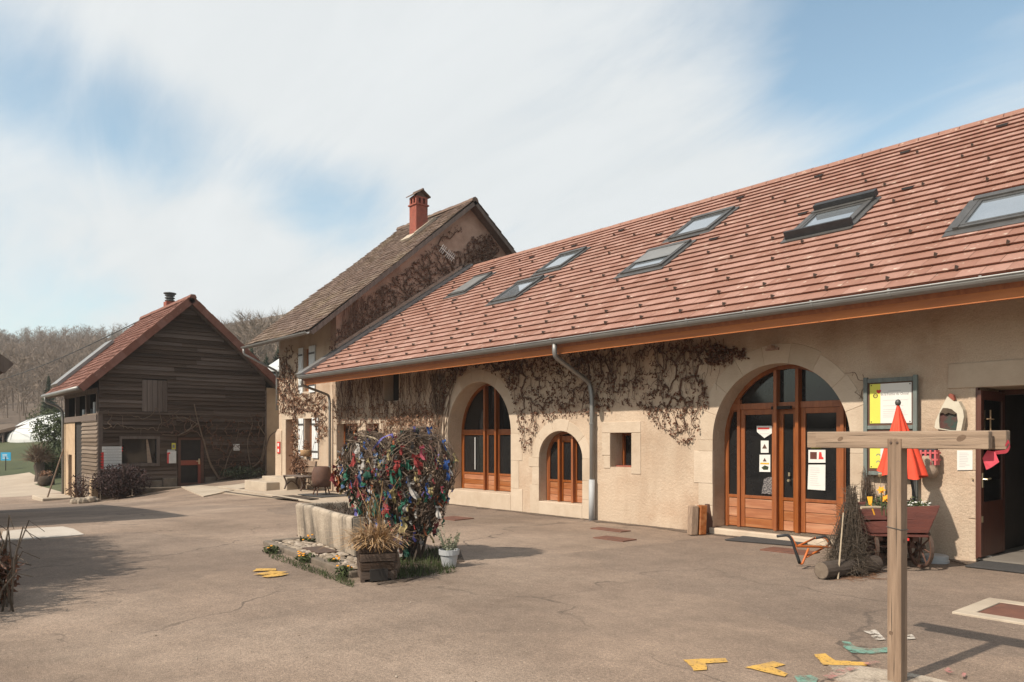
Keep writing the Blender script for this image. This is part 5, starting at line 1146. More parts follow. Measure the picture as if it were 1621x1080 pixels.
for i in range(2400):
    t=rr.uniform(0,2*math.pi); psi=rr.uniform(-1.35,1.35); k=rr.uniform(.80,1.03); dt=rr.choice((-1,1))*rr.uniform(.05,.16); dp=rr.gauss(0,.12); n=rr.randint(4,7); pts=[]
    for j in range(n): pts.append(HPnt(t+dt*j,max(-1.5,min(1.5,psi+dp*j)),k+rr.gauss(0,.02)+.004*j)+Vector((rr.gauss(0,.016),rr.gauss(0,.016),rr.gauss(0,.016))))
    if rr.random()<.25: pts[-1]=pts[-1]+(pts[-1]-(hc+Vector((0,0,1)))).normalized()*rr.uniform(.02,.10)
    n0=len(b.f); ra=rr.choice((.003,.004,.005,.007,.010)); b.tube(pts,[ra*(1-.6*j/n) for j in range(n)],3,False); b.att+=[rr.random()]*(len(b.f)-n0)
b.build('woven_twigs',M['twig'],heart)
b=MB(); b.att=[]
for i in range(900):
    t=rr.uniform(0,2*math.pi); p=HPnt(t,rr.uniform(-1.2,1.2),rr.uniform(.1,.8)); q=HPnt(t+rr.gauss(0,.8),rr.uniform(-1.2,1.2),rr.uniform(.2,.85)); n0=len(b.f); b.tube([p,p.lerp(q,.5)+Vector((rr.gauss(0,.08),rr.gauss(0,.08),rr.gauss(0,.08))),q],[.008,.007,.004],3,False); b.att+=[rr.random()]*(len(b.f)-n0)
b.build('inner_twigs',M['vine'],heart)
b=MB()
for i in range(26):
    a=rr.uniform(0,6.28); o=hc+hax*(.28+.16*math.cos(a))+Vector((0,.12*math.sin(a),-.02)); e=HPnt(rr.uniform(2.2,4.1),rr.uniform(-1,1),.9); b.tube([o,o.lerp(e,.5)+Vector((0,0,.1)),e],[.022,.017,.009],5,False)
b.build('stems',M['bark'],heart)
b=MB()
L=[HPnt(.55,.5,1.04),HPnt(.25,.3,1.03),HPnt(0.0,.1,1.25),HPnt(-.3,.2,1.02),HPnt(-.6,.3,1.04),HPnt(-1.0,.3,1.03)]
b.tube(smooth_path(L,4),.013,5); b.build('pale_branch',M['twig_pale'],heart)
RC=dict(green=(.025,.16,.10),darkgreen=(.015,.085,.055),red=(.32,.035,.03),darkred=(.19,.025,.028),blue=(.025,.085,.30),white=(.52,.48,.44),cream=(.42,.33,.15),orange=(.36,.10,.03),purple=(.15,.13,.42),pink=(.55,.10,.14),grey=(.22,.20,.20),black=(.02,.02,.022),brown=(.15,.07,.05),skyblue=(.12,.20,.38),tan=(.32,.22,.14))
RMt={k:mat('ribbon_'+k,tuple(x*.8 for x in v),tuple(x*.5 for x in v),9,.85,.3,30) for k,v in RC.items()}
def ribbon_mesh(seed,w,l):
    r2=random.Random(seed); m=MB(); n=6; fl=r2.uniform(.3,1.1); tw=r2.uniform(-1.1,1.1); cols=3; vs=[]
    for j in range(n+1):
        s=j/n; ww=w*(.25+(.75+fl*.3)*min(1,s*1.7)); a=tw*s+ .35*math.sin(s*5+seed)
        for c in range(cols+1):
            x=(c/cols-.5)*ww; y=.018*math.sin(c*2.1+seed+s*3)*min(1,s*2)+.022*math.sin(s*4+seed); vs.append((x*math.cos(a)-y*math.sin(a),x*math.sin(a)+y*math.cos(a)-.015,-l*s+ (0 if j<n else r2.uniform(-.03,.02))))
    fs=[(j*(cols+1)+c,j*(cols+1)+c+1,(j+1)*(cols+1)+c+1,(j+1)*(cols+1)+c) for j in range(n) for c in range(cols)]
    m.add(vs,fs)
    for sx in (-1,1): # bow ends of the knot
        m.add([(0,-.01,.012),(sx*w*.5,-.03,.035),(sx*w*.62,-.02,-.005),(sx*w*.2,-.025,-.018)],[(0,1,2,3)])
    m.lathe([(.001,-.016),(.014,0),(.001,.016)],(0,-.01,0),6)
    me=m.mesh('ribbon'); me.materials.append(RMt['white']); return me
RMe=[ribbon_mesh(i,R_.uniform(.05,.10),R_.uniform(.10,.19)) for i in range(10)]
cols=['green']*10+['darkgreen']*7+['red']*6+['darkred']*8+['blue']*5+['white']*10+['cream']*10+['orange']*4+['purple']*3+['pink']*3+['grey']*8+['black']*4+['brown']*6+['skyblue']*2+['tan']*7
camdir=math.atan2(-hc.y,-hc.x)
def place_ribbon(p,me,col,sc):
    out=(p-(hc+Vector((0,0,p.z)))); a=math.atan2(out.y,out.x)+rr.gauss(0,.4); 
    Mx=Matrix.Translation(p)@Matrix.Rotation(a+math.pi/2,4,'Z')@Matrix.Rotation(rr.gauss(0,.16),4,'Y')@Matrix.Rotation(rr.gauss(-.05,.12),4,'X')@Matrix.Scale(sc,4)
    inst(me,'ribbon',heart,Mx,RMt[col])
cnt=0
while cnt<262:
    t=rr.uniform(0,2*math.pi); psi=rr.uniform(-1.4,1.4) if rr.random()<.25 else rr.uniform(-.1,1.4); p=HPnt(t,psi,1.03)
    zr=p.z/HHt
    if zr>.80 and rr.random()<.5: continue
    if zr<.1 and rr.random()<.6: continue
    place_ribbon(p,rr.choice(RMe),rr.choice(cols),rr.uniform(.42,.9)); cnt+=1
# the few large ones the photo shows plainly
def near_surface(u,v):
    best=None
    for i in range(90):
        for j in range(24):
            p=HPnt(i*math.pi/45,-.5+j*2.0/23,1.06); d=p-CAMP; s=d.dot(FWD); uu=810.5+FPX*d.dot(RGT)/s; vv=695-FPX*d.z/s; e=(uu-u)**2+(vv-v)**2
            if best is None or e<best[0]: best=(e,p)
    return best[1]
for (u,v,c,sc) in ((573,757,'blue',1.5),(552,752,'green',1.2),(540,756,'white',1.5),(554,812,'purple',1.3),(545,805,'red',1.2),(666,708,'pink',1.1),(655,725,'red',1.6),(640,736,'green',1.2),(618,750,'green',1.2),(674,786,'green',1.35),(638,795,'green',1.3),(643,822,'cream',1.6),(593,822,'blue',1.1),(708,728,'blue',1.2),(708,752,'blue',1.0),(680,836,'green',1.2),(600,782,'darkgreen',1.8),(650,765,'white',1.5),(518,758,'orange',1.6),(525,765,'orange',1.6),(522,745,'red',1.4),(530,750,'darkred',1.7),(690,785,'orange',1.0),(688,830,'darkred',1.5),(617,802,'red',1.5),(620,778,'cream',1.4),(578,835,'red',1.4),(560,722,'red',1.1),(628,730,'red',1.1),(568,705,'white',1.1),(700,780,'green',1.1),(632,867,'white',1.2)):
    place_ribbon(near_surface(u,v),rr.choice(RMe),c,sc*.78)
sr=MB(); mi=[]; ks=list(RC)
for i in range(330):
    t=rr.uniform(0,2*math.pi); p=HPnt(t,rr.uniform(-.6,1.4),rr.uniform(.9,1.05)); a=rr.uniform(0,6.28); d=Vector((math.cos(a),math.sin(a),0)); w=rr.uniform(.015,.04); l=rr.uniform(.05,.13); e=Vector((rr.gauss(0,.02),rr.gauss(0,.02),-l)); m=e*.5+Vector((rr.gauss(0,.012),rr.gauss(0,.012),0))
    sr.add([p-d*w*.3,p+d*w*.3,p+m+d*w*.5,p+m-d*w*.5,p+e+d*w*.4,p+e-d*w*.6],[(0,1,2,3),(3,2,4,5)]); c=ks.index(rr.choice(cols)); mi+=[c,c]
o=sr.build('small_ribbons',None,heart,kind='stuff')
for k in ks: o.data.materials.append(RMt[k])
o.data.polygons.foreach_set('material_index',mi)
pb=[HPnt(-.12,.75,1.05),HPnt(.05,.5,1.12),HPnt(.25,.45,1.05),HPnt(.36,.42,1.05)]
b=MB(); pts=smooth_path([near_surface(588,712)+Vector((0,0,.02)),near_surface(603,700)+Vector((0,0,.05)),near_surface(618,690)+Vector((0,0,.05)),near_surface(624,692)+Vector((0,0,-.0))],4); 
for i in range(len(pts)-1): w=.035+.02*math.sin(i); b.quad(pts[i],pts[i+1],pts[i+1]+Vector((.01,-.015,-w)),pts[i]+Vector((.01,-.015,-w)))
b.build('ribbon',RMt['purple'],heart)
# ------------------------------------------------------------------ trough, bed, planter, pot
ta=G(468,853); tb=G(575,893); td=(tb-ta); td.z=0; tl_=td.length; td.normalize(); tn=Vector((-td.y,td.x,0)); TH=.57; TWd=.95; 
tr=thing('stone_trough','long weathered stone water trough with streaked side behind the heart','trough',ta)
b=MB(); nseg=14; th=.11
def tp(a,c,z): return ta+td*a+tn*c+Vector((0,0,z))
LL=tl_*.86
sec=lambda c0,c1:None
prof=[(0.05,-.02),(.03,.2),(0,.5),(.0,TH-.03),(.03,TH),(th-.03,TH),(th,TH-.04),(th+.03,.2),(TWd-th-.03,.2),(TWd-th,TH-.04),(TWd-th+.03,TH),(TWd-.03,TH),(TWd,TH-.03),(TWd,.5),(TWd-.03,.2),(TWd-.05,-.02)]
vs=[];
for i in range(nseg+1):
    for (c,z) in prof: vs.append(tp(LL*i/nseg,c+.004*math.sin(i*.4),z+.008*math.sin(i*.45+c)))
m_=len(prof); b.add(vs,[(i*m_+j,(i+1)*m_+j,(i+1)*m_+(j+1)%m_,i*m_+(j+1)%m_) for i in range(nseg) for j in range(m_)])
b=b.build('basin',M['trough'],tr,smooth=True); b.modifiers.new('es','EDGE_SPLIT').split_angle=rad(60)
for (a0,a1) in ((-.0,th),(LL-th,LL)):
    b=MB(); b.prism([tp(a0+.002,.03,-.02),tp(a0+.002,.0+.004,TH-.006),tp(a0+.002,TWd-.004,TH-.006),tp(a0+.002,TWd-.03,-.02)],td*(a1-a0)); b.build('end_wall',M['trough'],tr,bevel=.02)
b=MB(); b.quad(tp(.1,th,.46),tp(LL-.1,th,.46),tp(LL-.1,TWd-th,.46),tp(.1,TWd-th,.46)); b.build('soil',M['soil'],tr)
b=MB(); b.att=[]; 
for i in range(260):
    a=rr.uniform(.1,LL-.1); c=rr.uniform(th,TWd-th); p=tp(a,c,.46); h=rr.uniform(.03,.14); n0=len(b.f); b.tube([p,p+Vector((rr.gauss(0,.05),rr.gauss(0,.05),h))],[.006,.003],3,False); b.att+=[rr.random()]*(len(b.f)-n0)
b.build('dry_stubble',M['twig'],tr,kind='stuff')
ka=G(416,864); kb=G(556,915); kd=(kb-ka); kl=kd.length; kd.normalize(); kn=Vector((-kd.y,kd.x,0))
bed=thing('stone_border','low border of long worn kerb stones around the pebble bed','border',ka)
x=0; i=0
while x<kl-.05:
    l=min(R_.uniform(.75,1.1),kl-x); b=MB(); b.obox(ka+kd*(x+.006)+Vector((0,0,-.05)),kd*(l-.012),kn*.12,Vector((R_.uniform(-.01,.01),R_.uniform(-.01,.01),  .125+R_.uniform(-.012,.012)))); b.build('kerb_stone',M['kerb'],bed,bevel=.018); x+=l
for k in range(2):
    b=MB(); b.obox(ka+kn*(.13+k*.55)-Vector((0,0,.05)),kd*.12,kn*.53,Vector((0,0,.14))); b.build('kerb_stone',M['kerb'],bed,bevel=.018)
b=MB(); b.prism([ka+kd*.1+kn*.1+Vector((0,0,.03)),kb+kn*.1+Vector((0,0,.03)),tp(LL,.05,.03),tp(-.1,.05,.03),ka+kn*1.2+kd*.1+Vector((0,0,.03))],(0,0,.02)); b.build('bed_soil',M['soil'],bed)
b=MB(); b.att=[]
for i in range(620):
    a=rr.uniform(.12,kl-.1); c=rr.uniform(.16,1.15); p=ka+kd*a+kn*c+Vector((0,0,.055)); 
    rel=(p-ta).dot(tn)
    if rel>-.02 and (p-ta).dot(td)>0: continue
    s=rr.uniform(.03,.065); n0=len(b.f); b.lathe([(s*.55,-s*.3),(s*1.0,0),(s*.7,s*.35),(s*.2,s*.5)],p,6,Matrix.Rotation(rr.uniform(0,6),3,'Z')@Matrix.Diagonal((1.3,.85,.8)).to_3x3()); b.att+=[rr.random()]*(len(b.f)-n0)
b.build('pebbles',M['pebble'],bed,kind='stuff')
c=G(505,879); tag(MB().obox(c+Vector((-.28,-.12,.05)),kd*.62,kn*.28,Vector((0,0,.035))).build('dark_plate',M['iron'],org=c),'dark flat metal plate lying on the pebbles by the trough','plate')
# little yellow flower clumps along the kerb
for k,(u,v,n) in enumerate(((487,863,5),(484,890,7),(430,876,2),(528,898,5),(545,912,3),(632,888,2))):
    c=G(u,v); t=thing('flower_clump',['tuft of small orange-yellow flowers against the trough foot','fullest clump of orange-yellow flowers midway along the kerb','sparse flower clump at the left end of the kerb','flower clump near the planter end of the kerb','flower clump touching the wooden planter corner','two orange flowers in the grass right of the planter'][k],'flowers',c,'flower clumps along the bed'); b=MB(); b.att=[]; leafball(b,b.att,(c.x,c.y,.05),.16,.12,.07,130,.07,.7,200+k); b.build('leaves',M['grass'],t)
    f=MB(); 
    for i in range(n):
        p=c+Vector((rr.uniform(-.1,.1),rr.uniform(-.08,.08),rr.uniform(.08,.15))); f.lathe([(.001,.006),(.015,.009),(.019,0),(.006,-.006)],p,7)
    f.build('blooms',M['flower'],t,kind='stuff')
# wooden planter with dry grass
pc=G(567,923); px_=(RGT+FWD*.30).normalized(); py_=Vector((-px_.y,px_.x,0)); pw,ph=.44,.40
pl=thing('wooden_planter','dark square wooden planter with a mop of dry straw grass','planter',pc)
for k in range(4):
    z0=.02+k*ph/4; e0=.03*(1-(z0/ph)); 
    for (o,ax,ay) in ((Vector((0,0,0)),px_,py_),(py_*(-0)+Vector((0,0,0)),py_,px_)):
        b=MB(); b.obox(pc+ax*(.01+e0)+ay*(e0)+Vector((0,0,z0+.004)),ax*(pw-.02-e0*2),ay*.03,Vector((0,0,ph/4-.008))); b.build('plank',M['weather'],pl,bevel=.006)
    b=MB(); b.obox(pc+px_*(.01+e0)+py_*(pw-.03)+Vector((0,0,z0+.004)),px_*(pw-.04),py_*.03,Vector((0,0,ph/4-.008))); b.build('plank',M['weather'],pl,bevel=.006)
    b=MB(); b.obox(pc+py_*(.01+e0)+px_*(pw-.03)+Vector((0,0,z0+.004)),py_*(pw-.04),px_*.03,Vector((0,0,ph/4-.008))); b.build('plank',M['weather'],pl,bevel=.006)
for (a,c) in ((.03,.03),(pw-.07,.03),(.03,pw-.07),(pw-.07,pw-.07)): b=MB(); b.obox(pc+px_*a+py_*c,px_*.045,py_*.045,Vector((0,0,ph+.03))); b.build('corner_post',M['weather'],pl)
b=MB(); b.obox(pc+px_*.04+py_*.04+Vector((0,0,ph-.09)),px_*(pw-.08),py_*(pw-.08),Vector((0,0,.04))); b.build('soil',M['soil'],pl)
b=MB(); b.obox(pc+px_*.13-py_*.004+Vector((0,0,.012)),px_*.2,py_*.03,Vector((0,0,.13))); b.build('patch_board',M['dark'],pl)
b=MB(); b.att=[]
cc_=pc+px_*pw/2+py_*pw/2
for i in range(760):
    a=rr.uniform(0,6.28); o=cc_+px_*rr.gauss(0,.10)+py_*rr.gauss(0,.10)+Vector((0,0,ph-.06)); L=rr.uniform(.22,.5); ln=rr.uniform(.45,1.15); dr=Vector((math.cos(a)-.25,math.sin(a),0)); pts=[o+dr*(ln*L*s*(.4+.6*s))+Vector((0,0,L*(s*1.05-ln*.85*s*s))) for s in (0,.35,.65,.85,1)]
    sd=Vector((-math.sin(a),math.cos(a),0))*.0045
    for j in range(4): b.add([pts[j]-sd,pts[j]+sd,pts[j+1]+sd*.7,pts[j+1]-sd*.7],[(0,1,2,3)]); b.att.append((i*.37)%1)
for i in range(16):
    o=cc_+px_*rr.gauss(0,.08)+py_*rr.gauss(0,.08)+Vector((0,0,ph-.05)); h=rr.uniform(.45,.85); n0=len(b.f); b.tube([o,o+Vector((rr.gauss(-.03,.05),rr.gauss(0,.05),h*.6)),o+Vector((rr.gauss(-.04,.12),rr.gauss(0,.1),h))],[.005,.004,.003],3,False); b.att+=[rr.random()]*(len(b.f)-n0)
b.build('dry_grass',M['straw'],pl)
b=MB(); b.lathe([(.06,0),(.07,.08),(.065,.18),(.045,.26)],G(625,908)+Vector((.0,.0,0)),9); tag(b.build('wood_stump',M['vine_pale'],org=G(625,916)),'short pale wooden stump standing between planter and heart foot','stump')
# grass around the foot
b=MB(); b.att=[]
for i in range(2600):
    u=rr.uniform(596,722); v=rr.uniform(880,922)-(u-596)*.12
    if rr.random()<.25: u=rr.uniform(425,560); v=868+(u-416)*.36+rr.uniform(2,12)
    p=G(u,v); h=rr.uniform(.03,.13)*(1 if u>590 else .6); a=rr.uniform(0,6.28); sd=Vector((math.cos(a),math.sin(a),0))*.005; e=p+Vector((rr.gauss(0,.04),rr.gauss(0,.04),h)); b.add([p-sd,p+sd,e],[(0,1,2)]); b.att.append(rr.random())
b.build('grass_tufts',M['grass'],kind='stuff')
b=MB(); pts=[G(u,v,.006) for u,v in ((596,925),(640,921),(690,905),(735,888),(728,870),(690,868),(640,880),(600,900))]; b.add(pts,[tuple(range(len(pts)))[::-1]]); struct(b.build('soil_patch',M['soil_thin'],org=(0,0,0)))
# grey pot
c=G(711,897); gp_=thing('grey_pot','small light grey plastic pot with a silvery green plant','pot',c)
b=MB(); b.lathe([(.085,0),(.112,.15),(.128,.152),(.132,.215),(.12,.217),(.112,.19)],c,20); b.build('pot',M['pot'],gp_,smooth=False)
b=MB(); b.lathe([(.001,0),(.115,0)],c+Vector((0,0,.19)),14,cap=False); b.build('soil',M['soil'],gp_)
b=MB(); b.att=[]
for i in range(26):
    a=rr.uniform(0,6.28); d=Vector((math.cos(a)*.4,math.sin(a)*.4,1)).normalized(); L=rr.uniform(.14,.33); o=c+Vector((math.cos(a)*.05,math.sin(a)*.05,.19)); n0=len(b.f); b.tube([o,o+d*L],[.004,.002],3,False)
    b.att+=[.3]*(len(b.f)-n0)
    for k in range(13):
        p=o+d*L*rr.uniform(.15,1); e=Vector((rr.gauss(0,1),rr.gauss(0,1),rr.gauss(.3,.6))).normalized()*rr.uniform(.02,.04); s=e.orthogonal().normalized()*.008; b.add([p,p+e*.5+s,p+e,p+e*.5-s],[(0,1,2,3)]); b.att.append(rr.random())
b.build('plant',mat('sage',(.23,.235,.155),(.15,.165,.10),8,.9,0,attr=True,rnd=.3),gp_)
# ------------------------------------------------------------------ T-shaped signpost in front
sp=thing('wooden_signpost','grey timber post with two crossbeams at its top, standing nearest','signpost',(-2.18,5.2,0))
def gbox(x0,x1,y0,y1,z0,z1,nx=1,nz=8,j=.002):
    m=MB(); vs=[];fs=[]
    m.box(x0,x1,y0,y1,z0,z1); return m
gbox(-2.225,-2.135,5.155,5.255,-.05,1.603).build('post',M['post_wood'],sp,bevel=.006)
gbox(-2.727,-1.630,5.163,5.235,1.537,1.648).build('crossbeam',M['beam_wood'],sp,bevel=.006)
gbox(-2.845,-1.566,5.262,5.335,1.535,1.652).build('crossbeam',M['beam_wood'],sp,bevel=.006)
kn=MB()
for (x,z,r) in ((-2.545,1.60,.022),(-1.78,1.605,.03)): kn.lathe([(.001,0),(r*.6,0),(r,.0)],(x,5.1622,z),12,Matrix.Rotation(rad(90),3,'X')@Matrix.Rotation(.5,3,'Z')@Matrix.Diagonal((1,.6,1)).to_3x3(),cap=False)
kn.lathe([(.001,0),(.014,0)],(-2.20,5.1542,.32),10,Matrix.Rotation(rad(90),3,'X'),cap=False); kn.lathe([(.001,0),(.016,0)],(-2.134,5.20,.93),10,Matrix.Rotation(rad(90),3,'Y'),cap=False)
kn.build('knots',M['knot'],sp)
ck=MB()
for (x,z0,z1) in ((-2.195,.25,.62),(-2.165,.75,1.25),(-2.205,1.15,1.42),(-2.18,.02,.2)):
    ck.add([(x-.0006,5.1543,z0),(x+.0022,5.1543,(z0+z1)/2),(x+.0004,5.1543,z1),(x-.002,5.1543,(z0*.6+z1*.4))],[(0,1,2,3)])
for (x0_,x1_,z) in ((-2.7,-2.45,1.575),(-2.05,-1.72,1.60),(-1.95,-1.66,1.562),(-2.5,-2.3,1.625)):
    ck.add([(x0_,5.1624,z),((x0_+x1_)/2,5.1624,z-.0025),(x1_,5.1624,z+.003),((x0_+x1_)/2,5.1624,z+.001)],[(0,1,2,3)])
ck.build('cracks',M['dark'],sp)
bo=MB()
for (x,z) in ((-2.20,1.575),(-2.16,1.575)): bo.lathe([(.001,.006),(.008,.005),(.009,0)],(x,5.155,z),8,Matrix.Rotation(rad(90),3,'X'))
bo.build('screw_heads',M['iron'],sp)
b=MB(); b.tube([(-2.228,5.152,1.02),(-2.132,5.152,1.005),(-2.132,5.258,1.0),(-2.228,5.258,1.015),(-2.228,5.152,1.02)],.003,4); b.build('tie_wire',M['zinc_dark'],sp)
b=MB(); o=Vector((-1.60,5.25,1.535)); 
pts=smooth_path([(-1.572,5.258,1.56),(-1.555,5.256,1.60),(-1.545,5.256,1.575),(-1.56,5.255,1.535),(-1.64,5.255,1.525),(-1.665,5.25,1.53)],4)
for i in range(len(pts)-1): b.quad(pts[i],pts[i+1],pts[i+1]+Vector((0,.012,-.022)),pts[i]+Vector((0,.012,-.022)))
b.add([(-1.665,5.25,1.53),(-1.62,5.245,1.52),(-1.60,5.25,1.46),(-1.64,5.24,1.425),(-1.67,5.25,1.41),(-1.69,5.245,1.48)],[(0,1,2,3,4,5)])
tag(b.build('pink_ribbon',mat('pinkcloth',(.60,.075,.10),(.5,.05,.08),8,.8,.2)),'pink cloth strip tied to the right end of the crossbeam','ribbon')
pts=[(-2.18+ (.47+.06*math.sin(3*a)+.04*math.sin(5*a+1))*math.cos(a),5.16+(.27+.04*math.sin(2*a))*math.sin(a),-.006) for a in [i*2*math.pi/36 for i in range(36)]]
struct(MB().prism(pts,(0,0,.010)).build('post_footing',M['footing']))
# ------------------------------------------------------------------ flower cart with red parasol
ct=G(1423,903); cr=Vector((.80,.60,0)).normalized(); cf=Vector((-cr.y,cr.x,0))
cart=thing('flower_cart','dark red wooden handcart planted with flowers against the wall','cart',ct)
def cp(a,f,z): return ct+cr*a+cf*f+Vector((0,0,z))
CLn=.95; zb0,zb1=.44,.76; wb,wt=.33,.46
sl=CLn
def plank(p,q,r,s,tk,n='plank'): b=MB(); b.prism([p,q,r,s],tk); b.build(n,M['cart_red'],cart,bevel=.006)
def tz(z): return wb+(wt-wb)*(z-zb0)/(zb1-zb0)
for f in (0,CLn-.03):
    for k in range(2):
        z0=zb0+(zb1-zb0)*k/2+.003; z1=zb0+(zb1-zb0)*(k+1)/2-.003
        plank(cp(-tz(z0),f,z0-.02*0),cp(tz(z0),f,z0+.02),cp(tz(z1),f,z1+.04*(1)),cp(-tz(z1),f,z1-.02),cf*.03,'end_board')
for sx in (-1,1):
    for k in range(2):
        z0=zb0+(zb1-zb0)*k/2+.003; z1=zb0+(zb1-zb0)*(k+1)/2-.003
        plank(cp(sx*tz(z0),.031,z0),cp(sx*tz(z1),.031,z1),cp(sx*tz(z1),CLn-.031,z1),cp(sx*tz(z0),CLn-.031,z0),cr*(-sx*.028),'side_board')
b=MB(); b.prism([cp(-wb,.0,zb0-.03),cp(wb,.0,zb0-.03),cp(wb,CLn,zb0-.03),cp(-wb,CLn,zb0-.03)],(0,0,.028)); b.build('floor_board',M['cart_red'],cart)
b=MB(); b.prism([cp(-tz(.7),.035,.70),cp(tz(.7),.035,.70),cp(tz(.7),CLn-.035,.70),cp(-tz(.7),CLn-.035,.70)],(0,0,.02)); b.build('soil',M['soil'],cart)
b=MB(); b.obox(cp(-.05,-.02,zb0-.075),cr*.16,cf*.04,Vector((0,0,.03))); b.build('bracket',M['red'],cart)
wa=Matrix.Rotation(math.atan2(cr.y,cr.x)+.0,3,'Z')
def wheel(c,R,tilt=0.0):
    ax=(cr*math.cos(tilt)+cf*math.sin(tilt)).normalized(); e1=Vector((0,0,1)); e2=ax.cross(e1).normalized(); n=26
    b=MB(); rim=[]
    for i in range(n):
        a=2*math.pi*i/n; d=e1*math.cos(a)+e2*math.sin(a); rim.append(d)
    vs=[]
    for d in rim: vs+=[c+d*R-ax*.016,c+d*R+ax*.016,c+d*(R-.028)+ax*.016,c+d*(R-.028)-ax*.016]
    b.add(vs,[(i*4+j,((i+1)%n)*4+j,((i+1)%n)*4+(j+1)%4,i*4+(j+1)%4) for i in range(n) for j in range(4)]); w=b.build('wheel',M['brown'],cart)
    t=MB(); vs=[]
    for d in rim: vs+=[c+d*R-ax*.018,c+d*R+ax*.018,c+d*(R+.007)+ax*.018,c+d*(R+.007)-ax*.018]
    t.add(vs,[(i*4+j,((i+1)%n)*4+j,((i+1)%n)*4+(j+1)%4,i*4+(j+1)%4) for i in range(n) for j in range(4)]); t.build('tyre',M['iron'],w)
    s=MB()
    for k in range(8): a=2*math.pi*k/8+.2; d=e1*math.cos(a)+e2*math.sin(a); s.tube([c+d*.03,c+d*(R-.02)],[.012,.009],5)
    s.build('spokes',M['brown'],w); MB().tube([c-ax*.05,c+ax*.05],.035,10).build('hub',M['iron'],w)
for (a,f) in ((-.31,.22),(.30,.22),(-.31,.80),(.30,.80)): wheel(cp(a,f,.262),.25,.28)
b=MB(); b.tube([cp(-.36,.22,.262),cp(.36,.22,.262)],.018,6); b.tube([cp(-.36,.80,.262),cp(.36,.80,.262)],.018,6)
for a in (-.2,.2):
    b.obox(cp(a-.03,.05,zb0-.09),cr*.06,cf*.85,Vector((0,0,.055)))
    for f in (.22,.80): b.obox(cp(a-.025,f-.03,.25),cr*.05,cf*.06,Vector((0,0,.13)))
b.build('undercarriage',M['brown'],cart)
def sprigs(mb,att,c,n,h,sp,rr,lf=7,w=.010):
    for i in range(n):
        o=Vector(c)+Vector((rr.gauss(0,sp),rr.gauss(0,sp),0)); d=Vector((rr.gauss(0,.3),rr.gauss(0,.3),1)).normalized(); L=h*rr.uniform(.5,1.1); n0=len(mb.f); mb.tube([o,o+d*L],[.004,.002],3,False); att+=[.3]*(len(mb.f)-n0)
        for k in range(lf):
            p=o+d*L*rr.uniform(.2,1); e=Vector((rr.gauss(0,1),rr.gauss(0,1),rr.gauss(.3,.6))).normalized()*rr.uniform(.025,.06); s=e.orthogonal().normalized()*w; mb.add([p,p+e*.5+s,p+e,p+e*.5-s],[(0,1,2,3)]); att.append(rr.random())
t=thing('cart_plants','low grey-green plants with tiny white flowers filling the red cart','plants',cp(.2,.4,.72)); b=MB(); b.att=[]
sprigs(b,b.att,cp(.08,.35,.72),26,.17,.09,rr); sprigs(b,b.att,cp(.3,.25,.72),28,.1,.09,rr); sprigs(b,b.att,cp(0,.6,.72),20,.14,.12,rr); sprigs(b,b.att,cp(-.25,.3,.72),14,.1,.1,rr); b.build('foliage',M['evergreen'],t)
b=MB()
for i in range(34): p=cp(rr.uniform(.1,.42),rr.uniform(.05,.5),rr.uniform(.77,.83)); b.lathe([(.001,.006),(.012,.008),(.014,0),(.004,-.004)],p,6)
b.build('white_blooms',M['paper'],t,kind='stuff')
for k,(u,v) in enumerate(((1395,776),(1401,789))):
    p=P(u,v,8.75); z0=.72; t=thing('daffodil',['taller yellow daffodil in the cart left of the signpost','shorter yellow daffodil beside the taller one in cart'][k],'flower',(p.x,p.y,z0),'daffodils in the cart')
    b=MB(); b.tube([(p.x+.01,p.y,z0),(p.x,p.y,p.z)],.006,5); 
    for j in range(4): a=j*1.6; b.add([(p.x,p.y,z0),(p.x+.02,p.y,z0+.1),(p.x+.09*math.cos(a),p.y+.09*math.sin(a),z0+.22),(p.x+.01,p.y+.02,z0+.1)],[(0,1,2,3)])
    b.build('stem',M['evergreen'],t); f=MB(); ax=Vector((.3,-.9,.2)).normalized(); q=ax.to_track_quat('Z','Y').to_matrix()
    for j in range(6):
        a=j*math.pi/3; d=q@Vector((math.cos(a),math.sin(a),.15)); s=q@Vector((-math.sin(a),math.cos(a),0)); f.add([p,p+d*.025+s*.014,p+d*.05,p+d*.025-s*.014],[(0,1,2,3)])
    f.lathe([(.010,0),(.014,.02),(.02,.032)],p,9,q); f.build('bloom',M['flower'],t)
p=P(1377,792,8.85); b=MB(); b.add([p+Vector((-.035,0,.04)),p+Vector((.03,0,.045)),p+Vector((.025,.0,-.03)),p+Vector((-.01,0,-.06))],[(0,1,2,3)]); b.tube([p+Vector((.01,0,-.04)),p+Vector((.04,.03,-.17))],.008,5); tag(b.build('yellow_trowel',M['yellow'],org=p),'small yellow plastic trowel stuck among the twigs beside cart','trowel')
tag(MB().tube([P(1363,804,8.7),P(1385,803,8.75),P(1412,805,8.8)],[.017,.016,.018],7).build('wooden_stick',M['twig_pale']),'pale round stick lying across the left end of cart','stick')
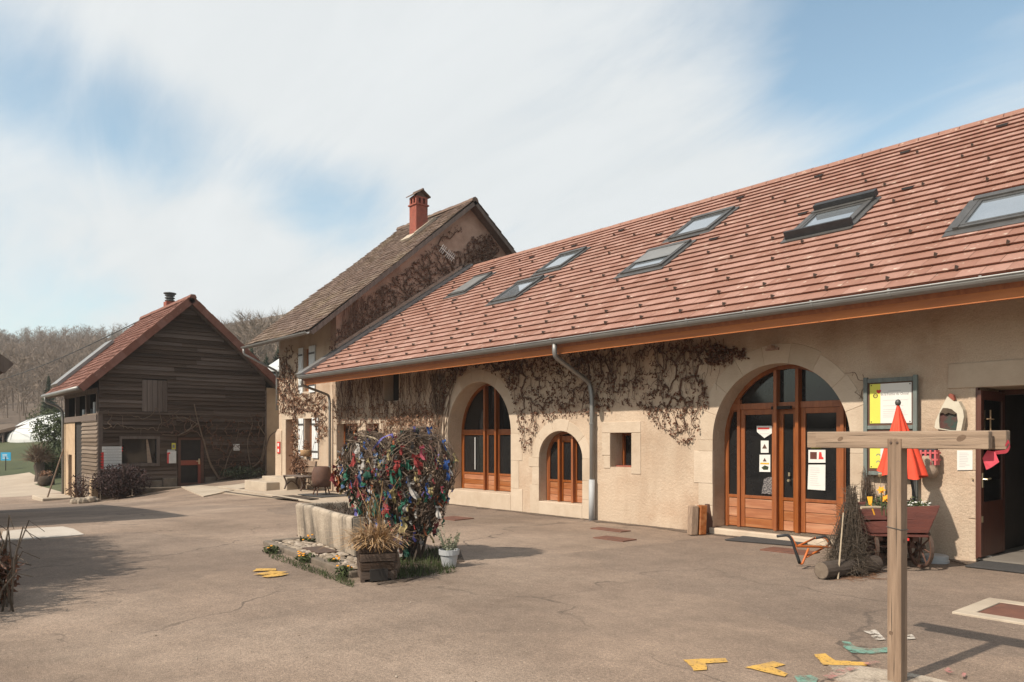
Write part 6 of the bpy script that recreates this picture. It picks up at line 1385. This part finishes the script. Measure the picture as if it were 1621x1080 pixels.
# parasol
pp0=P(1452,812,9.65); pp1=P(1421.5,640,9.65); par=thing('red_parasol','closed bright red parasol standing in the flower cart','parasol',pp0)
axp=(pp1-pp0).normalized(); Lp=(pp1-pp0).length; MB().tube([pp0-axp*.1,pp1],.017,8).build('pole',M['black'],par); MB().lathe([(.001,-.02),(.028,-.01),(.036,.02),(.028,.045),(.012,.06),(.001,.062)],pp1,12).build('finial',M['zinc_dark'],par,smooth=True)
def clothpar():
    b=MB(); n=48; m=14; cx=P(1427,752,9.65); vs=[]
    for j in range(m+1):
        s=j/m; c=pp1.lerp(cx,s); r=.012+.215*s**.95
        for i in range(n):
            a=2*math.pi*i/n; fold=1+.34*(abs(math.sin(a*4+.3*s))*2-1)*min(1,s*1.6)+.08*math.sin(a*3+2); z=0
            if s>.85: z=-.03*math.sin(a*4+1)*(s-.85)/.15-.03*math.cos(a+.6)*(s-.85)/.15
            vs.append(c+RGT*(r*fold*math.cos(a))+FWD*(r*fold*math.sin(a)*.9)+Vector((0,0,z)))
    b.add(vs,[(j*n+i,j*n+(i+1)%n,(j+1)*n+(i+1)%n,(j+1)*n+i) for j in range(m) for i in range(n)]); return b
clothpar().build('canopy',M['redcloth'],par,smooth=True)
q=P(1447,800,9.75); MB().tube([q+Vector((0,0,-.1)),Vector((q.x,q.y,P(1447,757,9.75).z))],.026,10).build('holder_tube',M['zinc'],par)
# ------------------------------------------------------------------ brushwood bundles, log, pole
def bundle(name,label,u0,u1,vb,ua,va,s0,s1,n,seed,mt=M['twig_grey'],loose=.5):
    rr=random.Random(seed); base=P((u0+u1)/2,vb,s0); base.z=0.0; apex=P(ua,va,s1); wid=(u1-u0)/FPX*s0/2; t=thing(name,label,'brushwood',base); b=MB(); b.att=[]
    for i in range(n):
        a=rr.uniform(0,6.28); k=math.sqrt(rr.random()); o=base+RGT*(wid*k*math.cos(a))+FWD*(wid*.8*k*math.sin(a)); L=.35+.67*rr.random()**1.7; e=o.lerp(apex,min(1,L)); e+=Vector((rr.gauss(0,.025),rr.gauss(0,.025),0)); m=o.lerp(e,.5)+RGT*(.25*wid*k*math.cos(a))+Vector((rr.gauss(0,.03),rr.gauss(0,.03),rr.gauss(0,.02))); o2=o+Vector((rr.gauss(0,.05),rr.gauss(0,.05),rr.uniform(.0,.12)))
        n0=len(b.f); r=rr.uniform(.002,.0055); b.tube([o2,m,e],[r*.7,r,r*.6],3,False)
        for q in range(6):
            p=o2.lerp(m,rr.random()) if rr.random()<.7 else m.lerp(e,rr.random()); d=Vector((rr.gauss(0,1),rr.gauss(0,1),rr.gauss(-.1,.7))).normalized()*rr.uniform(.04,.16)*loose; b.tube([p,p+d*.5+Vector((0,0,.01)),p+d],[.003,.0022,.0015],3,False)
        b.att+=[rr.random()]*(len(b.f)-n0)
    b.build('twigs',mt,t); return t
bundle('brushwood_bundle','large loose bundle of dry brushwood leaning beside the doorway',1314,1362,885,1349,768,8.95,9.5,460,301,loose=1.5)
bundle('brushwood_bundle','tall narrow twig bundle behind the cart, reaching the noticeboard foot',1361,1384,860,1369,738,10.3,10.6,240,302,M['twig'])
bundle('brushwood_bundle','short twig bundle just right of the tall narrow one',1374,1398,860,1379.5,760,10.2,10.5,220,303,M['twig'])
bundle('brushwood_bundle','thin dark twig bundle half hidden behind the signpost',1396,1414,850,1404,752,10.2,10.5,150,304,M['twig'])
bundle('brushwood_bundle','dark low heap of brush under the left end of cart',1335,1385,895,1372,850,9.6,9.8,200,305,M['vine'],loose=1.4)
la=G(1300,917)+Vector((0,0,.098)); ld=(G(1398,903)+Vector((0,0,.098))-la).normalized(); lg=thing('log','dark round log lying on the asphalt with its sawn end facing out','log',la); b=MB(); b.tube([la,la+ld*.5,la+ld*1.0],[.098,.102,.10],16); b.build('trunk',M['bark'],lg,smooth=False)
q=(-ld).to_track_quat('Z','Y').to_matrix(); MB().lathe([(.001,.004),(.09,.004),(.097,-.004)],la,18,q,cap=False).build('sawn_end',mat('sawn',(.20,.155,.115),(.13,.095,.07),14,.95,.4),lg)
tag(MB().tube([G(1326.5,917),P(1330,875,8.75),P(1335,812,8.95)],[.010,.009,.007],6).build('thin_stake',M['twig_pale']),'thin pale stake leaning on the large brushwood bundle','stake')
b=MB(); 
for i in range(60): p=G(rr.uniform(1330,1390),rr.uniform(902,918)); d=Vector((rr.gauss(0,.12),rr.gauss(0,.12),.01)); b.tube([p+Vector((0,0,.006)),p+d+Vector((0,0,.008))],[.004,.002],3,False)
b.build('fallen_twigs',M['dead_leaf2'],kind='stuff')
# ------------------------------------------------------------------ orange wheelbarrow frame
wbp=lambda u,v,s=9.75: P(u,v,s)
wb_=thing('wheelbarrow','orange tubular wheelbarrow frame with black grips left of the brushwood','wheelbarrow',G(1266,893))
s1,s2=9.35,9.75
b=MB(); b.tube(smooth_path([P(1252,850,s1),P(1259,862,s1),P(1262,865,s1),P(1312,866,9.5),P(1350,872,9.7)],3),.015,8); b.tube(smooth_path([P(1290,852,s2),P(1306,850,s2),P(1313,860,s2),P(1326,872,9.9),P(1352,880,9.8)],3),.015,8); b.tube(smooth_path([P(1258,864,s1),P(1266,892,s1),P(1270,893,s1),P(1280,868,s1)],3),.014,8); b.tube([P(1277,882,s1),P(1313,862,9.6)],.012,8); b.tube([P(1290,852,s2),P(1264,864,s1)],.012,8); b.build('frame',M['orange_paint'],wb_,smooth=True)
b=MB(); b.tube(smooth_path([P(1230,849,s1),P(1247,847,s1),P(1253,853,s1),P(1262,880,s1),P(1266,892,s1)],3),.019,8); b.build('grip',M['black'],wb_,smooth=True)
b=MB(); b.tube(smooth_path([P(1291,852,s2),P(1306,849,s2),P(1312,854,s2),P(1314,862,s2)],3),.019,8); b.build('grip',M['black'],wb_,smooth=True)
wc=P(1352,880,9.78); b=MB(); nn=20
for r_,t_ in ((.15,.035),): 
    ax=Vector((.45,.89,0)); e1=Vector((0,0,1)); e2=ax.cross(e1); wc.z=.185; pts=[wc+(e1*math.cos(2*math.pi*i/nn)+e2*math.sin(2*math.pi*i/nn))*r_ for i in range(nn+1)]; b.tube(pts,t_,8)
b.build('wheel',M['black'],wb_,smooth=True)
# ------------------------------------------------------------------ tub, stone, timber blocks, mats
c=G(1480,890); tb_=thing('white_tub','low round white plastic tub upside down by the wall','tub',c); c=Vector((c.x-.0,c.y-.0,0)); b=MB(); b.lathe([(.165,.0),(.17,.03),(.155,.035),(.16,.085),(.13,.1),(.001,.103)],c,24); b.build('tub',M['pot'],tb_,smooth=False)
c=G(1563,887)+Vector((0,0,.03)); b=MB(); b.lathe([(.03,-.02),(.055,0),(.045,.03),(.015,.045)],c,7,Matrix.Rotation(.6,3,'Z')@Matrix.Diagonal((1.3,.8,.9)).to_3x3()); tag(b.build('white_stone',M['slab'],org=c),'small whitish stone lying on the mat at the open door','stone')
for k,(u0,u1,vb,vt_,du) in enumerate(((1087,1099.5,846,800,-6),(1100.5,1113,845.5,799,-5),(1113.5,1121,843,798,-5))):
    p=G(u0,vb,.01); w=(u1-u0)/FPX*12.4*1.05; a=rad(R_.uniform(-4,4)-20); ex=Vector((math.cos(a),math.sin(a),0)); ey=Vector((-ex.y,ex.x,0)); h=.47+k*.004; b=MB(); b.obox(p,ex*w,ey*.13,Vector((-.055,.11,h)))
    tag(b.build('timber_block',[M['post_wood'],M['oakh'],M['brown']][k],bevel=.012,org=p),['leftmost short timber block leaning beside the right arch','middle short timber block of the three beside the right arch','rightmost short timber block against the right arch jamb'][k],'timber','timber blocks beside the right arch')
p=G(1106,838,.01); b=MB(); b.obox(p+Vector((-.02,.1,0)),(.13,-.03,0),(.02,.06,0),Vector((-.02,.10,.72))); tag(b.build('dark_plank',M['weather_v'],bevel=.008,org=p),'taller dark plank end standing behind the three timber blocks','plank')
def mat_(pts,label,z=.02):
    b=MB(); b.prism([Vector((p.x,p.y,.004)) for p in pts],(0,0,z)); tag(b.build('door_mat',M['mat_grey'],bevel=.006),label,'mat','mats at the doors')
q=[G(1147,856),G(1256,865),G(1289,853),G(1189,845)]
q[2]=q[1]+Vector((.02,.0,0))*0+Vector((.05,.62,0)); q[3]=q[0]+Vector((-.05,.58,0))
mat_(q,'dark grey mat on the asphalt before the large right-hand arch')
mat_([G(1527,898),G(1527,898)+Vector((1.5,.02,0)),G(1527,898)+Vector((1.5,.85,0)),G(1527,898)+Vector((.0,.68,0))],'dark grey mat in front of the open brown door')
# manhole covers and plates
def cover(name,label,c,sx,sy,rz=0,m_=None,z=.010):
    b=MB(); b.cbox((c.x,c.y,z-.006),(sx,sy,.02),rz); tag(b.build(name,m_ or M['rust'],bevel=.003,org=c),label,'cover')
cover('manhole_cover','rusty rectangular cover in front of the small arch pipe, nearer one',G(973,853.5),.62,.34,.04); cover('manhole_cover','rusty rectangular cover close to the wall by the downpipe',G(966,839),.72,.26,.0); cover('manhole_cover','rusty cover in the yard before the left arch',G(719,821),.62,.52,.1); cover('manhole_cover','faint rusty cover beside the mat and wheelbarrow grips',G(1250,873),.7,.4,.05)
cover('floor_plate','dark rectangular plate set in the yard before the bench',G(467,788),1.6,.62,.0,M['soil']); cover('floor_plate','dark wide plate by the brown chair on the house terrace',G(514,784),1.5,.95,.0,M['mat_grey'])
t=thing('inspection_hatch','square rusty hatch set in a pale concrete frame at right','hatch',(-2.1,8.1,0)); x0,x1,y0,y1=-2.70,-1.45,7.60,8.56; w=.15
for (a,b_,c,d) in ((x0,x1,y0,y0+w),(x0,x1,y1-w,y1),(x0,x0+w,y0+w+.003,y1-w-.003),(x1-w,x1,y0+w+.003,y1-w-.003)): MB().box(a,b_,c,d,-.02,.016).build('concrete_frame',M['concrete'],t,bevel=.006)
MB().box(x0+w+.01,x1-w-.01,y0+w+.01,y1-w-.01,-.02,.010).build('hatch_plate',M['rust'],t)
# concrete pads
def pad(name,pts,m_,z=.012,th=.06): b=MB(); b.prism([Vector((p.x,p.y,gh(p.x,p.y)+z-th)) for p in pts],(0,0,th)); struct(b.build(name,m_))
pad('concrete_pad',[onX(286,-30.8),onX(426,-30.6),GT(428,766),GT(380,775),GT(322,787),GT(300,778)],M['concrete'],.03)
pad('terrace',[Vector((-26.2,9.0,0)),Vector((-16.3,8.55,0)),Vector((-16.3,10.985,0)),Vector((-23.0,10.985,0)),Vector((-26.2,9.8,0))],M['path'],.012)
b=MB(); b.obox((-25.6,8.95,-.02),(9.2,-.4,0),(.0,.11,0),(0,0,.045)); struct(b.build('terrace_kerb',M['concrete'],bevel=.008))
pts=[Vector((-16.6,2.55,0)),Vector((-15.2,3.0,0)),Vector((-14.15,3.05,0)),Vector((-13.3,2.62,0)),Vector((-13.6,1.5,0)),Vector((-16.6,1.5,0))]
pad('pale_slab',[GT(5,842),GT(60,836.5),GT(100,834.5),GT(116,838),GT(133,847),GT(90,851),GT(0,857)],M['slab'],.012,.03)
# ------------------------------------------------------------------ painted marks
def paint(name,polys,m_,label,z=.005,jit=.012,group=None):
    b=MB()
    for pl in polys:
        P0=[G(u,v) for u,v in pl]; out=[]
        for i in range(len(P0)):
            a,c=P0[i],P0[(i+1)%len(P0)]; n=max(1,int((c-a).length/.06))
            for k in range(n): p=a.lerp(c,k/n); out.append((p.x+R_.gauss(0,jit*.4),p.y+R_.gauss(0,jit*.4),z+gh(p.x,p.y)))
        V,T=holed([(p[0],p[1]) for p in out],[]); b.add([(v.x,v.y,z+gh(v.x,v.y)+.0) for v in V],T)
    tag(b.build(name,m_),label,'paint mark',group)
z8=lambda L:[(1040+x/2.79,860+y/2.79) for x,y in L]
paint('painted_arrow',[z8([(118,517),(305,511),(310,528),(214,535),(226,562),(165,567)])],M['paint_yellow'],'leftmost yellow chevron painted on the asphalt near the post','.'and .006,group='yellow chevrons on the asphalt')
paint('painted_arrow',[z8([(390,552),(515,524),(572,540),(512,553),(580,580),(560,592)])],M['paint_yellow'],'middle yellow chevron painted on the asphalt, pointing left',.006,group='yellow chevrons on the asphalt')
paint('painted_arrow',[z8([(692,495),(745,490),(788,522),(935,530),(925,545),(735,540)])],M['paint_yellow'],'yellow chevron painted closest to the timber signpost',.006,group='yellow chevrons on the asphalt')
z4=lambda L:[(400+x/3.374,640+y/3.374) for x,y in L]
paint('painted_hatch',[z4([(0,897),(20,883),(122,882),(128,892)]),z4([(5,914),(100,895),(185,900),(150,908),(60,916)]),z4([(45,925),(120,908),(195,910),(160,920),(80,930)])],M['paint_yellow'],'three yellow painted strokes on the asphalt left of planter',.012)
paint('teal_paint',[z8([(815,432),(850,440),(880,462),(940,470),(1015,462),(1020,485),(930,492),(860,488),(830,460)])],M['paint_teal'],'smeared teal paint stroke on the asphalt left of the post',.006)
paint('teal_paint',[z8([(605,590),(680,586),(712,600),(705,622),(620,620)])],M['paint_teal'],'teal paint smear at the very bottom of the yard',.006)
paint('white_paint',[z8([(908,390),(968,384),(985,405),(935,405)]),z8([(945,412),(990,404),(1015,428),(965,432)]),z8([(1098,410),(1128,405),(1142,424),(1105,428)])],M['paint_white'],'worn white paint squares on the asphalt behind the post',.006)
paint('pink_paint',[z8([(730,600),(790,572),(860,556),(890,562),(820,590),(760,612)])],M['paint_pink'],'largest faint pink paint streak left of the post footing',.019)
paint('pink_paint',[z8([(905,540),(960,530),(985,537),(930,548)])],M['paint_pink'],'thin pink paint trace behind the chevron nearest the post',.019)
paint('pink_paint',[z8([(1260,570),(1290,560),(1320,580),(1290,586)])],M['paint_pink'],'pink paint dab right of the post, left of two',.019)
paint('pink_paint',[z8([(1345,585),(1368,580),(1362,604),(1348,602)])],M['paint_pink'],'small pink paint dab furthest right of the post',.019)
# ------------------------------------------------------------------ things on the facade
nbx0,nbx1=WX(1367.7,10.9),WX(1452.7,10.9); Yb=10.90
nbt=thing('notice_stand','weathered blue-green wooden notice frame with two panels by the wall','notice board',((nbx0+nbx1)/2,Yb,0))
zv=lambda v,u=1410,Y=10.9: W(u,v,Y)[1]
b_=.055
for x in (nbx0,nbx1-b_): MB().box(x,x+b_,Yb-.03,Yb+.03,.0 if x==nbx0 else .55,zv(598)+.02).build('frame_post',M['teal_wood'],nbt,bevel=.006)
for v,v2 in ((598,605),(673.6,679.7),(747,753)): MB().box(nbx0+b_+.002,nbx1-b_-.002,Yb-.026,Yb+.024,zv(v2),zv(v)).build('frame_rail',M['teal_wood'],nbt,bevel=.006)
def panel(v0,v1,kind):
    xa,xb=nbx0+b_+.035,nbx1-b_-.02; za,zb=zv(v1),zv(v0); bd=MB().box(nbx0+b_+.003,nbx1-b_-.003,Yb-.006,Yb+.015,za-.04,zb+.04).build('backboard',M['brown'],nbt)
    MB().box(xa,xb,Yb-.012,Yb-.0065,za,zb).build('poster',M['paper'],bd)
    MB().box(xa-.0,xa+.26*(xb-xa),Yb-.0145,Yb-.0125,za,zb).build('poster_band',M['lime'],bd)
    pn=MB()
    for x in (xa+.02,xb-.02):
        for z in (za+.02,zb-.02): pn.lathe([(.001,.008),(.008,.006),(.009,0)],(x,Yb-.0125,z),8,Matrix.Rotation(rad(90),3,'X'))
    pn.build('pins',M['dark'],bd)
    return bd,xa,xb,za,zb
bd,xa,xb,za,zb=panel(607,670,0); wpn=xb-xa
tx=text_mb('de la Ferme du Chosal',((xa+xb)/2+.10*wpn,Yb-.0135,zb-.30*(zb-za)),(1,0,0),(0,0,1),.085,.66*wpn); tx.build('lettering',M['print'],bd)
l=MB(); 
z=zb-.37*(zb-za)
while z>za+.08*(zb-za):
    if R_.random()<.86: l.box(xa+.32*wpn,xa+(.32+R_.uniform(.45,.60))*wpn,Yb-.0135,Yb-.0125,z-.006,z)
    z-=.026
l.box(xa+.45*wpn,xa+.75*wpn,Yb-.0135,Yb-.0125,zb-.20*(zb-za),zb-.185*(zb-za)); l.box(xa+.35*wpn,xa+.45*wpn,Yb-.0135,Yb-.0125,zb-.245*(zb-za),zb-.23*(zb-za)); l.build('print_lines',M['print_grey'],bd)
def heartpoly(cx,cz,s,y): return [(cx+s*Hout(-t)[0],y,cz+s*1.8*(Hout(-t)[1]-.5)) for t in [i*2*math.pi/24 for i in range(24)]]
MB().prism(heartpoly(xa+.22*wpn,zb-.2*(zb-za),.033,Yb-.016),(0,.0012,0)).build('heart_emblem',M['red'],bd)
l=MB(); l.lathe([(.022,0),(.034,0)],(xa+.14*wpn,Yb-.0153,zb-.30*(zb-za)),16,Matrix.Rotation(rad(90),3,'X'),cap=False); l.box(xa+.14*wpn-.02,xa+.14*wpn+.02,Yb-.0155,Yb-.015,zb-.30*(zb-za)-.004,zb-.30*(zb-za)+.004); l.build('round_emblem',M['brown'],bd)
bd,xa,xb,za,zb=panel(685,742,1); l=MB()
for v in (722,733):
    z=zv(v); 
    for i in range(8): a=math.pi*i/8; a2=math.pi*(i+1)/8; x=xa+.21*wpn; l.quad((x+.03*math.cos(a),Yb-.0152,z+.03*math.sin(a)),(x+.03*math.cos(a2),Yb-.0152,z+.03*math.sin(a2)),(x+.018*math.cos(a2),Yb-.0152,z+.018*math.sin(a2)),(x+.018*math.cos(a),Yb-.0152,z+.018*math.sin(a)))
l.build('arch_symbols',M['print'],bd)
l=MB(); z=zb-.05
while z>za+.05: l.box(xa+.34*wpn,xa+(.34+R_.uniform(.3,.6))*wpn,Yb-.0135,Yb-.0125,z-.006,z); z-=.03
l.build('print_lines',M['print_grey'],bd)
# white ceramic house on the wall
wc_=lambda L,Y: [(W(1340+x/5.769,580+y/5.769,Y)[0],Y,W(1340+x/5.769,580+y/5.769,Y)[1]) for x,y in L]
cer=thing('ceramic_nook','white irregular ceramic niche with a dark green hollow hung on the wall','wall ornament',(*[W(1503,660)[0]],10.9,2.0))
out_=[(920,275),(980,322),(1022,320),(1064,400),(1072,460),(1045,592),(950,590),(820,572),(803,558),(812,500),(860,390)]
hol=[(850,430),(880,381),(920,382),(960,392),(1008,432),(1016,500),(1002,586),(940,584),(850,566),(845,500)]
fl=[(p[0],p[2]) for p in wc_(out_,10.88)]; hl=[(p[0],p[2]) for p in wc_(hol,10.88)]
if sum(fl[i][0]*fl[(i+1)%len(fl)][1]-fl[(i+1)%len(fl)][0]*fl[i][1] for i in range(len(fl)))<0: fl=fl[::-1]
b=MB(); wall_mesh(b,fl,[hl],lambda x,z:Vector((x,10.88,z)),(0,1,0),.075)
for i in range(len(fl)):
    a,c=fl[i],fl[(i+1)%len(fl)]; b.quad((a[0],10.88,a[1]),(a[0],10.99,a[1]),(c[0],10.99,c[1]),(c[0],10.88,c[1]))
b.build('shell',M['ceramic'],cer)
MB().prism([(x,10.905,z) for x,z in hl],(0,.01,0)).build('hollow_back',M['green_dark'],cer)
kb_=wc_([(925,262),(945,246),(975,262),(985,310),(972,316),(935,288)],10.9); MB().prism(kb_,(0,.07,0)).build('knob',M['brick_red'],cer,bevel=.012)
rimp=wc_([(850,432),(880,381),(920,382),(960,392),(1008,432),(985,440),(930,425),(900,440),(880,425)],10.874); MB().prism(rimp,(0,.02,0)).build('moss_rim',M['twig_grey'],cer)
# wall paper, hanging things
def paper(name,label,cs,Y,lines=5,extra=None,group=None,m_=None,th=.004):
    pts=[(W(u,v,Y)[0],Y,W(u,v,Y)[1]) for u,v in cs]; t=thing(name,label,'notice',pts[0],group); MB().prism(pts,(0,th,0)).build('sheet',m_ or M['paper'],t); xs_=[p[0] for p in pts]; zs_=[p[2] for p in pts]; xa,xb,za,zb=min(xs_),max(xs_),min(zs_),max(zs_)
    l=MB()
    for k in range(lines):
        z=zb-(zb-za)*(.14+.76*k/max(1,lines)); l.box(xa+.15*(xb-xa),xa+(.15+R_.uniform(.35,.68))*(xb-xa),Y-.0015,Y-.0004,z-.004,z+.004)
    if lines: l.build('print_lines',M['print_grey'],t)
    return t,xa,xb,za,zb
t,xa,xb,za,zb=paper('wall_notice','white printed sheet in a clear sleeve beside the open door',[(1515,713),(1539.5,713),(1539.5,744),(1515,744.5)],10.985,9)
zz=lambda L:[(1060+x/3,540+y/3) for x,y in L]
Yg=11.37
t,xa,xb,za,zb=paper('door_notice','white pennant-shaped notice with red heading on the left glass',zz([(413,403),(486,403),(487,437),(450,461),(415,432)]),Yg,3,group='papers on the glazed right arch'); MB().box(xa+.02,xb-.05,Yg-.002,Yg-.0004,zb-.06,zb-.03).build('red_heading',M['red'],t)
def tri(t,cx,cz,s,fill): 
    MB().prism([(cx-s,Yg-.003,cz-s*.8),(cx+s,Yg-.003,cz-s*.8),(cx,Yg-.003,cz+s*.9)],(0,.0012,0)).build('warning_triangle',fill,t)
t,xa,xb,za,zb=paper('door_notice','small white sheet with one brown warning triangle',zz([(433,473),(470,473),(470,531),(433,531)]),Yg,0,group='papers on the glazed right arch'); tri(t,(xa+xb)/2,(za+zb)/2+.005,.045,M['brown'])
t,xa,xb,za,zb=paper('door_notice','white sheet with small triangle, yellow band and green picture',zz([(427,540),(478,540),(478,622),(426,621)]),Yg,0,group='papers on the glazed right arch'); tri(t,(xa+xb)/2,zb-.085,.035,M['brown']); MB().box(xa+.02,xb-.02,Yg-.003,Yg-.0005,zb-.16,zb-.135).build('yellow_band',M['yellow'],t)
MB().prism([(xa+.04,Yg-.003,za+.07),(xa+.08,Yg-.003,za+.035),(xb-.04,Yg-.003,za+.04),(xb-.03,Yg-.003,za+.09),(xa+.1,Yg-.003,za+.11)],(0,.0012,0)).build('green_picture',M['far_green'],t)
t,xa,xb,za,zb=paper('door_notice','landscape card with two red-brown pictures on right glass',zz([(659,517),(740,517),(740,578),(659,578)]),Yg,0,group='papers on the glazed right arch'); MB().box(xa+.03,xa+.14,Yg-.003,Yg-.0005,za+.06,zb-.035).build('picture',M['cart_red'],t); MB().prism([(xa+.18,Yg-.003,zb-.035),(xa+.215,Yg-.003,zb-.035),(xa+.225,Yg-.003,za+.1),(xb-.03,Yg-.003,za+.085),(xb-.03,Yg-.003,za+.06),(xa+.17,Yg-.003,za+.06)],(0,.0012,0)).build('boot_picture',M['red'],t)
t,xa,xb,za,zb=paper('door_notice','large white handwritten sheet on the right glass',zz([(659,587),(740,587),(739,710),(655,704)]),Yg,9,group='papers on the glazed right arch')
t,xa,xb,za,zb=paper('door_notice','narrow yellowish strip above the landscape card',zz([(672,495),(720,495),(720,508),(672,508)]),Yg,0,m_=M['lime'],group='papers on the glazed right arch')
c=Vector((WX(1220,11.43),11.395,W(1220,768,11.43)[1])); b=MB(); b.prism([(c.x-.14,11.372,c.z-.15),(c.x+.15,11.372,c.z-.15),(c.x+.12,11.372,c.z+.1),(c.x+.02,11.372,c.z+.14),(c.x-.09,11.372,c.z+.1)],(0,.012,0)); tag(b.build('woven_basket_shape',mat('speckled',(.22,.20,.19),(.05,.045,.05),40,.9,.2,lo=.45,hi=.55),bevel=.006),'speckled grey rounded ornament on the left door glass, low','ornament')
# hanging bag and chequered lantern
hx,hz=WX(1467,10.85),W(1467,722,10.85)[1]; t=thing('hanging_basket','small pink and black chequered basket hanging beside the parasol','basket',(hx,10.85,hz)); b=MB()
for i in range(5): b.box(hx-.13+i*.06,hx-.105+i*.06,10.80,10.92,hz-.12,hz+.08)
b.box(hx-.14,hx+.15,10.81,10.93,hz+.03,hz+.055); b.box(hx-.14,hx+.15,10.81,10.93,hz-.06,hz-.035); b.build('pink_straps',mat('pinkpaint',(.55,.12,.12),(.45,.08,.09),6,.7,.1),t); MB().box(hx-.12,hx+.12,10.825,10.92,hz-.11,hz+.10).build('black_body',M['black'],t,bevel=.01)
hx,hz=WX(1465,10.85),W(1467,742,10.85)[1]; b=MB(); b.lathe([(.001,-.13),(.09,-.12),(.13,-.05),(.12,.02),(.09,.06),(.10,.12),(.07,.17),(.001,.19)],(hx+.02,10.87,hz),14); tag(b.build('beige_sack',M['cloth_beige'],smooth=True,org=(hx,10.87,hz)),'lumpy beige cloth figure hanging on the wall below chequered basket','cloth figure')
b=MB(); c=P(1394,757,9.95); b.lathe([(.012,0),(.028,.02),(.036,.05),(.03,.065)],c,9); b.tube([c,c+Vector((.0,.0,-.2))],.004,4); tag(b.build('brass_bell',M['brass'],org=c),'tiny brass-coloured bell-like flower head under the notice frame','ornament')
b=MB(); n=60; vs=[]
for i in range(n+1):
    x=-21.5+ (20.2)*i/n; vs+=[(x,10.985,.006),(x,10.985-.10-.16*abs(math.sin(i*1.7)+.5*math.sin(i*.61)),.0055)]
b.add(vs,[(2*i,2*i+1,2*i+3,2*i+2) for i in range(n)]); struct(b.build('wall_foot_dirt',M['dirt']))
# ------------------------------------------------------------------ bench, chair
bnx0,bnx1=-23.3,-21.85; bt=thing('garden_bench','weathered slatted bench with dark iron legs against the house','bench',((bnx0+bnx1)/2,10.5,0))
for k in range(4): MB().box(bnx0,bnx1,10.2+k*.115,10.2+k*.115+.1,.42,.45).build('seat_slat',M['weather_v'],bt,bevel=.006)
for k in range(2): MB().obox((bnx0+.3,10.70+k*.03,.54+k*.19),(bnx1-bnx0-.5,0,0),(0,.03,.01),(0,.02,.165)).build('back_slat',M['post_wood'],bt,bevel=.006)
for x in (bnx0+.12,bnx1-.15):
    b=MB(); b.tube(smooth_path([(x,10.18,.42),(x,10.28,.2),(x,10.2,.0)],3),.028,6); b.tube(smooth_path([(x,10.72,.9),(x,10.66,.42),(x,10.58,.2),(x,10.70,.0)],3),.028,6); b.tube(smooth_path([(x,10.25,.12),(x,10.43,.28),(x,10.62,.12)],3),.02,6); b.tube([(x,10.18,.41),(x,10.68,.41)],.022,6); b.build('leg',M['iron'],bt)
cx_=WX(509,9.9); cc2=thing('brown_chair','brown round-backed chair seen from behind, left of the heart','chair',(cx_,9.9,0)); b=MB(); vs=[];n=14;rws=6
b.lathe([(.24,.24),(.28,.45),(.27,.66),(.21,.80),(.17,.82),(.21,.70),(.22,.5),(.19,.3)],(cx_,9.9,0),20); b.build('shell',M['brown'],cc2,smooth=True); MB().lathe([(.001,.36),(.20,.36),(.20,.41),(.001,.43)],(cx_,9.9,0),16).build('seat',M['brown'],cc2)
for k in range(4): a=.6+k*math.pi/2; MB().tube([(cx_+.18*math.cos(a),9.9+.18*math.sin(a),.26),(cx_+.27*math.cos(a),9.9+.27*math.sin(a),.0)],.02,6).build('leg',M['brown'],cc2)
# ------------------------------------------------------------------ loose grit on the asphalt
b=MB(); b.att=[]
for i in range(900):
    s=3.2+14*rr.random()**1.6; t_=rr.uniform(-.68,.68); p=FWD*s+RGT*(t_*s)
    if p.y>10.8: continue
    r=rr.uniform(.002,.0065)*(1.6 if rr.random()<.06 else 1); p.z=gh(p.x,p.y)+r*.2; n0=len(b.f); b.lathe([(r*.6,-r*.4),(r,.1*r),(r*.4,r*.7)],p,5); b.att+=[rr.random()]*(len(b.f)-n0)
b.build('loose_grit',M['pebble'],kind='stuff')

# ------------------------------------------------------------------ the thin afternoon haze over the valley
hm=bpy.data.materials.new('haze'); hm.use_nodes=True; nt=hm.node_tree; nt.nodes.remove(nt.nodes['Principled BSDF']); pv=nt.nodes.new('ShaderNodeVolumePrincipled')
pv.inputs['Density'].default_value=.0006; pv.inputs['Color'].default_value=(.93,.92,.92,1); pv.inputs['Anisotropy'].default_value=.2
nt.links.new(pv.outputs[0],nt.nodes['Material Output'].inputs['Volume'])
MB().box(-440,200,-220,360,float(ZZ.min())-1.5,float(ZZ.max())+12).build('haze',hm,kind='stuff')
